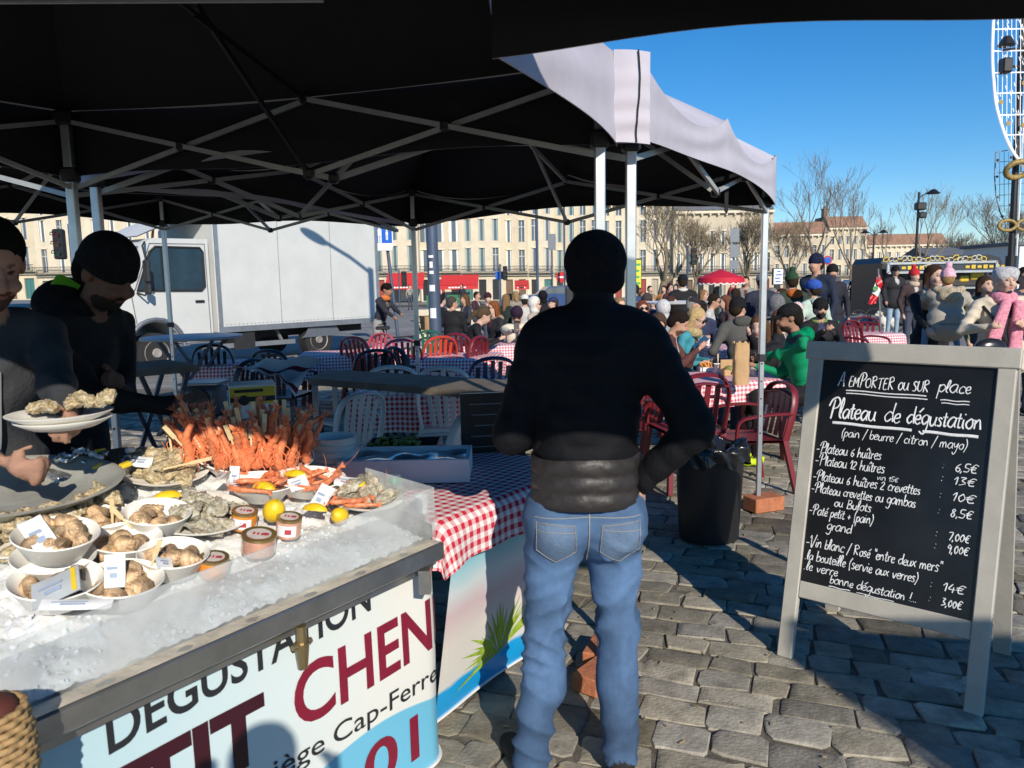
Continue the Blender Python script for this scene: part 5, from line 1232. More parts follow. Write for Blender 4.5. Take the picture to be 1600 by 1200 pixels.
# jars
def jar(p, r, h, body, label, lid=True, lab=True):
    th = thing('jar', label, 'jar', tuple(p), 0, 'glass jars on the ice'); th.rotation_euler = SLOPE.to_euler()
    b = MB(); b.lathe([(0, 0), (r*.92, 0), (r, r*.12), (r, h*.84), (r*.93, h*.90), (0, h*.9)], (0, 0, 0), 28); g = b.build('glass', body, th, smooth=40)
    b = MB(); b.lathe([(r*.97, h*.84), (r*1.02, h*.86), (r*1.02, h*.99), (r*.96, h*1.0), (r*.9, h*.985), (0, h*.985)], (0, 0, 0), 28); ld = b.build('lid', M_GOLD, th, smooth=40)
    b = MB(); b.lathe([(r*.72, h*.988), (0, h*.99)], (0, 0, 0), 24); b.build('label', mat('label_cream', (.62, .56, .52), .4, var=.15, scale=60), ld)
    b = MB(); b.cyl((r*.38, .05*r, h*.993), (r*.38, .05*r, h*.996), r*.2, n=10); [b.box((-r*.3+.25*r*k_, -.02*r, h*.995), (r*.13, r*.3, .001)) for k_ in range(3)]; b.build('print', mat('label_red', (.45, .05, .08), .4), ld)
    if lab:
        b = MB(); b.grid(lambda u, v: Vector((r*1.012*math.cos(-2.3+1.6*u), r*1.012*math.sin(-2.3+1.6*u), h*(.16+.56*v))), 10, 1); lb = b.build('label', M_SACH, th)
        b = MB(); b.grid(lambda u, v: Vector((r*1.02*math.cos(-1.6+.5*u), r*1.02*math.sin(-1.6+.5*u), h*(.3+.25*v))), 4, 1); b.build('print', MATS['label_red'], lb)
    return th
J_OR = mat('jar_orange', (.72, .25, .03), .12, var=.2, scale=40, coat=.8); J_PK = mat('jar_pink', (.62, .34, .24), .12, var=.2, scale=30, coat=.8)
jar(TP(333, 898, .0), .036, .052, J_OR, 'small orange jar with a gold lid at the front of the ice', lab=False)
jar(TP(381, 824, .0), .036, .055, J_OR, 'orange jar with a white label behind the pate jars'); jar(TP(403, 862, .0), .046, .055, J_PK, 'wide pink pate jar with a gold lid under the big lemon', lab=False); jar(TP(450, 836, .0), .036, .06, J_PK, 'pink pate jar with a red and white label right of the big lemon')
lemon(TP(428, 798, .055), (.7, .2, .4), 'big whole lemon resting on the jars', .92); lemon(TP(531, 806, .015), (1.1, .2, -.5), 'smaller whole lemon lying alone by the guard', .74)
# plates of oysters
def plate_of(px, py, r, n, srcs, lab, olab, h=.004, sp=.8, zst=.022, s=(.85, 1.15)):
    p = TP(px, py, h); o = plate_obj(lab, r); o.location = p; lay(o)
    for i in range(n):
        a = 2.4*i+px; rr = r*sp*math.sqrt((i % (n*2//3+1)+.5)/(n*2//3+1)); off = SLOPE @ Vector((rr*math.cos(a), rr*math.sin(a), .022+zst*(i//(n*2//3+1))+ru(0, .008)))
        put(srcs[i % len(srcs)], 'oyster', p+off, (ru(-.5, .5), ru(-.5, .5), ru(0, 6.28)), olab, 'oyster', 'oysters on ice', ru(*s))
    return p
plate_of(252, 742, .145, 17, OY, 'large plate of brown oysters behind the metal pan', 'brown oyster on the plate behind the metal pan', zst=.03)
plate_of(308, 812, .15, 16, OYG, 'plate of grey opened oysters with a lemon wedge', 'grey green oyster on the plate with the lemon wedge', zst=.028)
plate_of(568, 782, .13, 12, OYG, 'plate of pale oysters and prawns at the right end of the ice', 'pale oyster on the plate at the right end', zst=.026)
plate_of(30, 842, .15, 12, OY, 'plate of oysters stacked under the pan at the left edge', 'brown oyster on the plate below the pan', h=.01, zst=.02)
wedge(TP(262, 779, .05), .5, 'yellow lemon wedge on the plate of grey oysters'); wedge(TP(412, 764, .055), -.4, 'lemon wedge on the white prawn bowl'); wedge(TP(492, 798, .035), -.3, 'lemon wedge at the tip of the front prawn bowl'); wedge(TP(556, 762, .055), .6, 'lemon wedge on the plate of pale oysters'); wedge(TP(462, 745, .07), -.3, 'lemon wedge behind the white sachet with the prawns')
b = pick_obj(TP(255, 733, .065), (.8, .35, .12), 'flat wooden spatula lying across the brown oysters', .16)
sachet(TP(222, 722, .07), (.06, .045), (.6, .2, .3), 'white packet at the back of the brown oyster plate')
# metal pan with oysters
pp = TP(10, 768, .075); pan_ = thing('metal_pan', 'wide grey metal pan tilted over the left end of the ice', 'pan', tuple(pp), 0); MPan = SLOPE @ Matrix.Rotation(R(16), 3, TN)
pan_.rotation_euler = (Matrix.Rotation(R(-7), 3, TE) @ SLOPE).to_euler()
b = MB(); b.lathe([(0, -.045), (.12, -.042), (.2, -.025), (.265, .012), (.285, .02), (.288, .024), (.28, .026), (.262, .018), (.2, -.019), (.12, -.036), (0, -.039)], (0, 0, 0), 56); b.build('pan_body', mat('pan_metal', (.40, .40, .36), .48, metal=.12, var=.22, scale=5, bump=.15, bscale=30), pan_, smooth=50)
b = MB(); b.tube(smooth_path([(-.27, -.05, .02), (-.33, -.045, .05), (-.33, .045, .05), (-.27, .05, .02)], 4), .007, n=8); b.build('handle', M_STEEL, pan_, smooth=True)
for i in range(12):
    px_, py_ = (20+i*13+ru(-8, 8), 818-i*2.2+ru(-8, 6)) if i < 7 else (118+(i-7)*13, 790-(i-7)*5+ru(-6, 6))
    put(OY[i % 4], 'oyster', TP(px_, py_, .075+ru(0, .02)), (ru(-.6, .6), ru(-.6, .6), ru(0, 6.28)), 'brown oyster lying in the metal pan', 'oyster', 'oysters on ice', ru(.8, 1.05))
# butter packets in foil behind the pan
for i in range(26):
    px_, py_ = 92+ru(0, 112), 722-ru(0, 20)+(8 if i % 3 == 0 else 0)
    b = MB(); b.box((0, 0, 0), (ru(.025, .035), ru(.02, .026), ru(.01, .016)), bev=.004); o = b.build('butter_packet', [M_FOIL, M_FOIL, M_SACH, M_FOIL, M_YEL][i % 5]); o.location = TP(px_, py_, .07+ru(0, .02)); o.rotation_euler = (ru(-.5, .5), ru(-.5, .5), ru(0, 3)); tag(o, 'small foil portion packet heaped behind the metal pan', 'foil packet', 'foil packets behind the pan')
b = MB(); p = TP(148, 732, .03); b.box((0, 0, 0), (.30, .16, .05), bev=.01); o = b.build('packet_tray', M_FOIL); o.location = p; lay(o, rzT); tag(o, 'low tray under the foil packets behind the pan', 'tray')
# prawns on sticks standing in ice
cP = TP(395, 728, .0); tr_ = bowl_obj('large white bowl packed with standing prawns', .20, .07, None); tr_.location = cP-Vector((0, 0, .02)); lay(tr_)
k = 0
for i in range(58):
    u = i/57; px_ = 300+180*((i*.618) % 1); dep = (i*.37) % 1; py_ = 742-40*dep-(8 if px_ < 340 else 0)
    p = TP(px_, py_, .02+.075*(1-((px_-392)/110)**2)*(.35+.65*dep)); lean_ = (px_-392)/210
    put(PS[i % 4], 'prawn', p+Vector((0, 0, .01)), (.45-.75*dep+ru(-.25, .25), lean_+ru(-.42, .42), ru(-.8, .8)), 'orange prawn threaded upright on a stick in the prawn heap', 'prawn', 'prawns on sticks', ru(.9, 1.2))
    if i % 2 == 0:
        pick_obj(p+Vector((ru(-.02, .02), -.012, .07)), (lean_+ru(-.3, .3), ru(-.3, .2), 1), 'wooden stick poking out of the standing prawns', ru(.085, .12), 'sticks of the prawn skewers', 1.25)
pr_ = put(PS[1], 'prawn', TP(306, 722, .03), (.0, -.18, .3), 'tall prawn at the left tip of the heap, held by the stallholder', 'prawn', 'prawns on sticks', (1.15, 1.15, 1.55)); pick_obj(TP(270, 712, .06), (-.15, .1, 1), 'lone wooden stick left of the prawn heap', .13, 'sticks of the prawn skewers', 1.5); put(PS[0], 'prawn', TP(279, 718, .01), (.0, -.05, .2), 'single prawn on the stick left of the prawn heap', 'prawn', 'prawns on sticks', 1.0)
# bowls of prawns
for (px_, py_, r_, lab, n_) in ((408, 778, .095, 'white bowl of prawns left of the big lemon', 9), (483, 770, .105, 'long white bowl of prawns and a lemon wedge behind the lemons', 12)):
    p = TP(px_, py_, .004); o = bowl_obj(lab, r_, .055, 'white bowls of prawns', sx=1.12); o.location = p; lay(o, .6)
    for i in range(n_):
        a = 2.4*i; rr = r_*.55*math.sqrt((i+.5)/n_); put(PR[i % 2], 'prawn', p+SLOPE @ Vector((rr*math.cos(a), rr*math.sin(a), .04+.01*(i % 3))), (1.45+ru(-.2, .2), ru(-.3, .3), ru(0, 6.28)), 'prawn lying in the '+lab, 'prawn', 'prawns in the bowls', ru(.7, .85))
for i in range(6): put(PR[i % 2], 'prawn', TP(530+i*8, 786-ru(0, 8), .035), (1.5, ru(-.3, .3), ru(0, 6.28)), 'prawn on the plate of pale oysters', 'prawn', 'prawns in the bowls', .75)
sachet(TP(503, 778, .06), (.05, .085), (.9, .3, -.4), 'white sachet with a dark print stuck among the prawns'); sachet(TP(540, 753, .065), (.075, .05), (.5, .25, .25), 'white sachet on the plate of pale oysters'); sachet(TP(466, 755, .07), (.06, .05), (.7, -.2, .5), 'white packet with a yellow stripe behind the prawn bowls'); sachet(TP(347, 744, .07), (.055, .04), (.5, -.3, -.6), 'white packet at the foot of the standing prawns'); sachet(TP(366, 748, .06), (.03, .08), (1.2, .2, .6), 'upright paper sachet before the standing prawns')
# drink can, cups, tray, stacked bowls on the checked table
p = T(1.36, .29, .822); b = MB(); b.lathe([(0, 0), (.026, 0), (.033, .008), (.033, .1), (.027, .113), (.027, .115), (.024, .112), (0, .112)], (0, 0, 0), 24); o = b.build('drink_can', mat('can_green', (.02, .28, .16), .3, metal=.5, var=.1), None, smooth=40); o.location = p; tag(o, 'green drink can beside the plate of pale oysters', 'can'); b = MB(); b.lathe([(.0265, .1145), (0, .1125)], (0, 0, .001), 20); b.build('can_top', M_ALU, o)
p = T(1.37, .17, .822); b = MB(); b.lathe([(0, 0), (.018, 0), (.024, .055), (.026, .057), (.022, .054), (.016, .004), (0, .004)], (0, 0, 0), 22); o = b.build('paper_cup', M_SACH, None, smooth=40); o.location = p; tag(o, 'white cup behind the right end of the guard', 'cup')
p = G(627, 738, .826); p = T(1.72, .56, .826); th = thing('foam_tray', 'long white foam box with wet grey liner on the checked cloth', 'foam box', tuple(p), rzT-.95)
b = MB(); b.box((0, 0, .008), (.52, .27, .016)); b.box((0, .127, .05), (.52, .018, .085)); b.box((0, -.127, .05), (.52, .018, .085)); b.box((.251, 0, .05), (.018, .236, .085)); b.box((-.251, 0, .05), (.018, .236, .085)); b.build('box', mat('foam_white', (.66, .70, .74), .6, var=.05, bump=.3, bscale=120), th)
b = MB(); b.grid(lambda u, v: Vector(((u-.5)*.48, (v-.5)*.23, .075+.006*math.sin(9*u)*math.sin(7*v)+.004*math.sin(23*u+5*v))), 20, 10); b.build('liner', mat('wet_film', (.22, .25, .28), .12, var=.3, scale=10, coat=.5), th, smooth=True)
p = T(2.02, .86, .826); th = thing('olive_tray', 'dark tray of green olives behind the foam box', 'tray', tuple(p), rzT-.95); b = MB(); b.box((0, 0, .008), (.34, .22, .016)); b.box((0, .105, .03), (.34, .01, .05)); b.box((0, -.105, .03), (.34, .01, .05)); b.box((.165, 0, .03), (.01, .2, .05)); b.box((-.165, 0, .03), (.01, .2, .05)); b.build('tray', M_PLAST, th)
b = MB()
for i in range(70): b.ball((ru(-.15, .08), ru(-.09, .09), .035+ru(0, .03)), (.012, .010, .009), 7)
o = b.build('olives', mat('olive_green', (.22, .22, .035), .35, var=.3), th, smooth=True); o['kind'] = 'stuff'
for i in range(6):
    b = MB(); b.lathe([(0, 0), (.075, 0), (.085, .004), (.095, .036), (.097, .038), (.09, .038), (.08, .008), (0, .008)], (0, 0, 0), 32); o = b.build('bowl', M_CROCK, None, smooth=45); o.location = T(1.56, .82, .824+.026*i)+Vector((ru(-.004, .004), ru(-.004, .004), 0)); tag(o, 'white bowl in the stack beside the prawns' if i < 5 else 'topmost white bowl of the stack beside the prawns', 'bowl', 'stacked white bowls')
# slate and wicker basket
a = G(728, 742, .6); p = T(2.22, 1.02, .0); p = P(772, 742, 3.6); th = thing('slate_board', 'small blackboard with faint chalk lines left of the customer', 'menu board', (p.x, p.y, 0), .15)
b = MB(); b.box((0, 0, p.z+.17), (.30, .02, .44)); pn = b.build('panel', M_CHALKB, th); b = MB()
for k in range(7): b.box((ru(-.03, .0), -.012, p.z+.34-.05*k), (.2-ru(0, .06), .002, .004))
b.build('writing', mat('chalk_faint', (.20, .20, .21), .9), pn)
b = MB(); b.bar((-.13, .02, 0), (-.13, .0, p.z+.39), .03); b.bar((.13, .02, 0), (.13, 0, p.z+.39), .03); b.build('easel', M_PLAST, th)
bp_ = P(-14, 1195, 1.30); M_WICK = mat('wicker', (.42, .27, .12), .7, var=.3, scale=40, bump=.5, bscale=50)
sz = bp_.z-.10; th = thing('stool', 'low wooden stool in front of the stand under the basket', 'stool', (bp_.x, bp_.y, 0)); b = MB(); b.box((0, 0, sz-.015), (.15, .15, .03), bev=.006); b.build('seat', mat('stool_wood', (.25, .16, .09), .6, var=.2), th)
for x in (-.055, .055):
    for y in (-.055, .055): b = MB(); b.bar((x*1.5, y*1.5, 0), (x, y, sz-.03), .03); b.build('leg', mat('stool_wood', (.25, .16, .09)), th)
b = MB()
for j in range(16):
    rr = .055+.010*math.sin(j*.2); b.tube([(rr*(1+.04*math.sin(14*a+math.pi*j))*math.cos(a), rr*(1+.04*math.sin(14*a+math.pi*j))*math.sin(a), .008+j*.0125) for a in [2*math.pi*k/56 for k in range(56)]], .0068, n=5, close=True)
b.lathe([(0, .003), (.06, .003)], (0, 0, 0), 20); o = b.build('wicker_basket', M_WICK, None, smooth=True); o.location = (bp_.x, bp_.y, sz); tag(o, 'round tan wicker basket at the bottom left edge', 'basket')
b = MB(); b.ball((0, 0, .195), (.05, .05, .025), 14); b.build('filling', mat('cloth_rust', (.12, .03, .02), .8), o, smooth=True)
# ================================================================ PEOPLE
M_CLOTH = vcol_mat('clothing', rough=.8, bump=.3, bscale=70, var=.14, scale=10, sheen=.0)
M_SKINV = M_CLOTH
M_HAIR = mat('hair', (.02, .014, .01), .55, var=.3, scale=30, bump=.6, bscale=80)
SK = (.52, .30, .21); SKD = (.34, .18, .12); SKP = (.60, .38, .29)
M_GLASS = mat('sunglass_black', (.01, .01, .012), .15, var=0)
HM = {}
def hmat(col, fuzzy=True):
    key = tuple(round(c, 3) for c in col)
    if key not in HM: HM[key] = mat('fibre_%d' % len(HM), col, .95, var=.35, scale=40, bump=1.0 if fuzzy else .3, bscale=90, spec=.12)
    return HM[key]
def V3(*a): return np.array(a, float)
def person(label, loc, face, pose='stand', H=1.74, top=(.02, .02, .022), bot=(.05, .06, .09), skin=SK, hair=(.03, .02, .012), hairstyle='short', hat=None, hatcol=(.015, .015, .017), beard=None, glasses=False,
           scarf=None, hood=None, lean=0.0, turn=0.0, nod=0.0, side=0.0, arms=None, legs=None, bulk=.95, res=.022, group='people on the square', rib=None, coatlen=0.0, shoe=(.02, .02, .02), seat=.46, extra=None, child=False, vest=None, hands=True, name='person', fine=None, wr=.004, helper=None):
    """local frame: forward +Y, person's right +X; loc = floor point under the pelvis; face = world direction (dx, dy)"""
    S = H/1.74; th = thing(name, label, 'person', (loc[0], loc[1], loc[2] if len(loc) > 2 else 0), math.atan2(-face[0], face[1]), group)
    hz = (.93 if pose == 'stand' else seat+.10)*(S if pose == 'stand' else 1)
    pel = V3(0, 0, hz); ln = R(lean); sd_ = R(side)
    def tr(x, y, z):  # torso frame: z measured up from the pelvis, leaning forward and sideways
        z_, y_ = z*math.cos(ln)-y*math.sin(ln), y*math.cos(ln)+z*math.sin(ln)
        return pel+V3(x+z*math.sin(sd_), y_, z_*math.cos(sd_))
    b = bulk; pr = []; st = top
    sh = .185*S*b**.5
    pr += [ell(tr(0, 0, .02*S), V3(.165*b, .115*b, .12)*S, bot), ell(tr(0, .0, .16*S), V3(.155*b, .108*b, .13)*S, st, rib=rib), ell(tr(0, .005, .33*S), V3(.175*b, .118*b, .17)*S, st, rib=rib), cap(tr(-sh*.62, -.005, .455*S), tr(sh*.62, -.005, .455*S), .068*S*b**.5, None, st)]
    if coatlen: pr += [cap(tr(-.05, 0, .05), pel+V3(-.06*S, .0, -coatlen), .14*S*b, .15*S*b, st), cap(tr(.05, 0, .05), pel+V3(.06*S, 0, -coatlen), .14*S*b, .15*S*b, st)]
    nb = tr(0, .005, .49*S); hd = tr(0, .035*S+.02*math.sin(ln), .655*S)
    pr += [cap(nb, hd-(hd-nb)*.35, .052*S, .048*S, skin)]
    # head
    yaw, pit = R(turn), R(nod)+ln*.35
    HMx = Matrix.Rotation(yaw, 3, 'Z') @ Matrix.Rotation(-pit, 3, 'X'); hs = S*(1.12 if child else 1.0)
    def hp(x, y, z): return hd+np.array(HMx @ Vector((x, y, z)))*hs
    E = lambda c, r, col, **k: ell(hp(*c), V3(*r)*hs, col, M=HMx, **k)
    pr += [E((0, -.012, .03), (.076, .094, .085), skin), E((0, .03, -.045), (.058, .062, .062), skin), E((0, .062, -.085), (.026, .022, .02), skin, k=.02), E((0, .095, -.018), (.013, .022, .02), skin, k=.012), cap(hp(0, .085, .02), hp(0, .102, -.022), .009*hs, .012*hs, skin, k=.01)]
    for x in (-1, 1): pr += [E((x*.076, -.008, -.005), (.011, .022, .031), skin, k=.008), E((x*.033, .078, -.028), (.022, .02, .018), skin, k=.02)]
    pr += [E((x*.031, .083, .012), (.014, .02, .0075), (.03, .022, .018), paint=True) for x in (-1, 1)]+[E((x*.031, .085, .031), (.02, .02, .006), tuple(c*.35 for c in skin), paint=True) for x in (-1, 1)]+[E((0, .09, -.057), (.024, .02, .0065), (.34, .11, .09), paint=True)]
    if beard: pr += [E((0, .045, -.075), (.062, .062, .048), beard, paint=True), E((0, .09, -.04), (.03, .02, .008), beard, paint=True)]; pr += [E((0, .09, -.057), (.02, .02, .005), (.28, .10, .08), paint=True)]
    # arms: elbow and wrist targets relative to the pelvis origin (pose frame, metres at S = 1), else default hang
    A = arms or {}
    for sx, key in ((-1, 'L'), (1, 'R')):
        s0 = tr(sx*sh, -.005, .44*S); a = A.get(key)
        if a is None: a = ((sx*.25, -.03, .18), (sx*.25, .09, -.06)) if pose == 'stand' else ((sx*.24, .05, .16), (sx*.14, .28, .17))
        if isinstance(a, Vector) or (isinstance(a, tuple) and isinstance(a[0], Vector)):
            tgt, pole, crl = (a, (sx*.6, -.25, -1), .6) if isinstance(a, Vector) else (a[0], a[1], a[2] if len(a) > 2 else .6)
            w_ = np.array(rotz(tgt-Vector((loc[0], loc[1], loc[2] if len(loc) > 2 else 0)), -th.rotation_euler.z)); l1, l2 = .30*S, .265*S; dv = w_-s0; D = min(np.linalg.norm(dv), (l1+l2)*.995); dv = dv/np.linalg.norm(dv); w_ = s0+dv*D
            ca = (l1*l1+D*D-l2*l2)/(2*D); hh = math.sqrt(max(l1*l1-ca*ca, 0)); po = V3(*pole); po = po-dv*(po@dv); po /= np.linalg.norm(po); e_ = s0+dv*ca+po*hh; a = ((e_-pel)/S, (w_-pel)/S, crl)
        el, wr_ = pel+V3(*a[0])*S, pel+V3(*a[1])*S; fa = (wr_-el)/max(np.linalg.norm(wr_-el), 1e-6)
        pr += [cap(s0, el, .058*S*b**.5, .046*S*b**.5, st, rib=rib), cap(el, wr_-fa*.03, .045*S*b**.5, .035*S*b**.3, st, rib=rib)]
        if hands:
            w0 = wr_; pr += [cap(wr_-fa*.03, w0+fa*.01, .024*S, .022*S, skin, k=.01), ell(w0+fa*.045*S, V3(.032, .032, .032)*S, skin, k=.015)]
            up3 = V3(0, 0, 1)-fa*fa[2]; up3 = up3/max(np.linalg.norm(up3), 1e-6); sd3 = np.cross(fa, up3); curl = a[2] if len(a) > 2 else .5
            for f_, (o_, L_) in enumerate(((-.024, .060), (-.008, .070), (.008, .066), (.023, .052))):
                b0 = w0+fa*.065*S+up3*o_*S; m0 = b0+(fa*(1-.3*curl)-sd3*sx*curl*.45)*L_*.5*S; e0 = m0+(fa*(1-1.3*curl)-sd3*sx*curl*.9)*L_*.5*S
                pr += [cap(b0, m0, .0098*S, .009*S, skin, k=.006), cap(m0, e0, .009*S, .0078*S, skin, k=.006)]
            t0 = w0+fa*.025*S+up3*.026*S; pr += [cap(t0, t0+(fa*.6+up3*.6-sd3*sx*.5)*.045*S, .012*S, .009*S, skin, k=.008)]
    # legs: knee, ankle (relative to the floor under the pelvis)
    Lg = legs or {}
    for sx, key in ((-1, 'L'), (1, 'R')):
        h0 = pel+V3(sx*.085*S*b**.5, 0, -.03*S); a = Lg.get(key)
        if a is None: a = ((sx*.10, .02, .50), (sx*.11, -.02, .085)) if pose == 'stand' else ((sx*.13, .42, seat+.09), (sx*.14, .42, .09))
        sc = S if pose == 'stand' else 1
        kn, an = V3(*a[0])*sc, V3(*a[1])*sc
        pr += [cap(h0, kn, .092*S*b**.4, .060*S, bot), cap(kn, an, .058*S, .046*S, bot)]
        f0 = an+V3(0, -.03, -.035)*S; toe = a[2] if len(a) > 2 else (sx*.03, .17)
        pr += [cap(f0, f0+V3(toe[0], toe[1], -.012)*S, .042*S, .036*S, shoe, k=.015)]
    if vest: pr += [ell(tr(0, 0, .2*S), V3(.17*b, .125*b, .25)*S, vest, paint=True)]
    cs_ = len(label) % 4; sc_ = ((.45, .44, .42), (.10, .03, .03), (.03, .04, .08), (.22, .2, .17))[cs_]
    if not vest and not extra and group != 'people at the stall': pr += [ell(tr(0, .12*S, .45*S), V3(.045, .06, .13)*S, sc_, paint=True), ell(tr(0, .14*S, .2*S), V3(.006, .05, .22)*S, tuple(q*.4 for q in top), paint=True), ell(tr(0, 0, -.0), V3(.2*b, .16*b, .022)*S, tuple(q*.5 for q in top), paint=True)]
    if extra: pr += extra(tr, hp, pel, S)
    fn = None
    if fine: fn = (hd, .14*hs, fine)
    bo_ = sdf_obj('body', pr, M_CLOTH, th, res=res, k=.03, fine=fn)
    if wr: crumple(bo_, wr*1.3, 30.0, len(label) % 7, hd, .16*S)
    hr = res*.75
    def child_sdf(nm, prims, m, r_=None): return sdf_obj(nm, prims, m, th, res=r_ or hr, k=.02)
    N = lambda c, r: ell(hp(*c), V3(*r)*hs, hair, M=HMx)
    NG = lambda c, r: ell(hp(*c), V3(*r)*hs, hair, M=HMx, neg=True, k=.01)
    if hairstyle and not (hood and hood[1] == 'up'):
        m = hmat(hair)
        base = [N((0, -.022, .042), (.086, .098, .086)), N((0, -.06, -.01), (.078, .06, .075))]
        if hairstyle == 'short': child_sdf('hair', base+[NG((0, .085, -.02), (.09, .075, .085))], m)
        elif hairstyle == 'curly': child_sdf('hair', [N((.05*math.cos(a)*(1+.2*math.sin(3*a)), -.02+.06*math.sin(a), .05+.03*math.cos(2*a)), (.055, .055, .055)) for a in [k*.7 for k in range(9)]]+[N((0, -.015, .075), (.085, .09, .06)), NG((0, .1, -.035), (.085, .07, .075))], m)
        else:
            L_ = {'bob': .12, 'long': .26, 'pony': .02, 'bun': .02}[hairstyle]
            q_ = base+[NG((0, .092, -.025), (.068, .075, .085))]
            if hairstyle in ('bob', 'long'):
                q_ = base[:1]+[NG((0, .095, -.03), (.066, .078, .088))]+[cap(hp(x*.068, -.025, .01), hp(x*.075, -.025, -L_), .04*hs, .03*hs, hair) for x in (-1, 1)]+[cap(hp(0, -.07, .0), hp(0, -.085, -L_*1.1), .062*hs, .05*hs, hair)]
            if hairstyle == 'pony': q_ += [cap(hp(0, -.1, .03), hp(0, -.15, -.04), .03*hs, .034*hs, hair), cap(hp(0, -.15, -.04), hp(.02, -.15, -.2), .034*hs, .014*hs, hair)]
            if hairstyle == 'bun': q_ += [N((0, -.04, .14), (.042, .042, .036))]
            child_sdf('hair', q_, m)
    if hat:
        m = hmat(hatcol, hat != 'cap'); HC = lambda c, r, **k: ell(hp(*c), V3(*r)*hs, hatcol, M=HMx, **k)
        if hat in ('beanie', 'pom', 'band'):
            q_ = [HC((0, -.015, .05), (.090, .106, .098)), bxp(hp(0, 0, -.075), V3(.2, .2, .085)*hs, 0, hatcol, M=HMx @ Matrix.Rotation(R(-14), 3, 'X'), neg=True, k=.004), HC((0, -.018, .022), (.0945, .108, .022))]
            if hat == 'pom': q_ += [HC((0, -.03, .175), (.045, .045, .042))]
            child_sdf('hat', q_, m)
        elif hat == 'cap':
            q_ = [HC((0, -.014, .05), (.088, .104, .078)), bxp(hp(0, 0, -.07), V3(.2, .2, .095)*hs, 0, hatcol, M=HMx, neg=True, k=.004), HC((0, .12, .032), (.062, .075, .012))]
            child_sdf('hat', q_, m)
        elif hat == 'helmet': child_sdf('hat', [HC((0, -.01, .06), (.11, .13, .1)), bxp(hp(0, 0, -.1), V3(.2, .2, .11)*hs, 0, hatcol, M=HMx, neg=True, k=.004)], m)
    if hood:
        hc, kind = hood; m = hmat(hc); HC = lambda c, r, **k: ell(hp(*c), V3(*r)*hs, hc, M=HMx, **k)
        if kind == 'up': child_sdf('hood', [HC((0, -.03, .03), (.108, .118, .125)), HC((0, -.02, -.1), (.1, .09, .07)), HC((0, .1, -.01), (.075, .1, .1), neg=True, k=.015)], m)
        else: child_sdf('hood', [ell(tr(0, -.085, .49*S), V3(.112, .06, .07)*S, hc), ell(tr(0, -.02, .50*S), V3(.12, .09, .045)*S, hc), ell(hp(0, 0, -.03), V3(.085, .095, .12)*hs, hc, neg=True, k=.02)], m)
    if scarf:
        m = hmat(scarf)
        child_sdf('scarf', [ell(tr(0, .02, .515*S), V3(.105, .10, .05)*S, scarf), ell(tr(0, .04, .485*S), V3(.095, .09, .04)*S, scarf)], m)
    if glasses:
        g = MB()
        for x in (-1, 1):
            c = Vector(hp(x*.034, .096, .012)); g.lathe([(0, .004), (.024, .003), (.026, 0), (.024, -.003), (0, -.004)], c, 12, HMx @ Matrix.Rotation(R(90), 3, 'X'))
            g.tube([Vector(hp(x*.058, .09, .016)), Vector(hp(x*.078, .04, .016)), Vector(hp(x*.08, -.01, .01))], .003, n=4)
        g.tube([Vector(hp(-.012, .1, .014)), Vector(hp(.012, .1, .014))], .003, n=4)
        g.build('glasses', M_GLASS, th)
    th['hd'] = [float(q) for q in hd]
    if helper: helper(th, tr, hp, pel, S, child_sdf)
    return th
def at(px, py, d, z=None): 
    p = P(px, py, d); return (p.x, p.y, 0)
def toward(p, q): return (q[0]-p[0], q[1]-p[1])
NOIR = (.012, .012, .014); JEANS = (.10, .17, .30); NAVY = (.018, .026, .05)

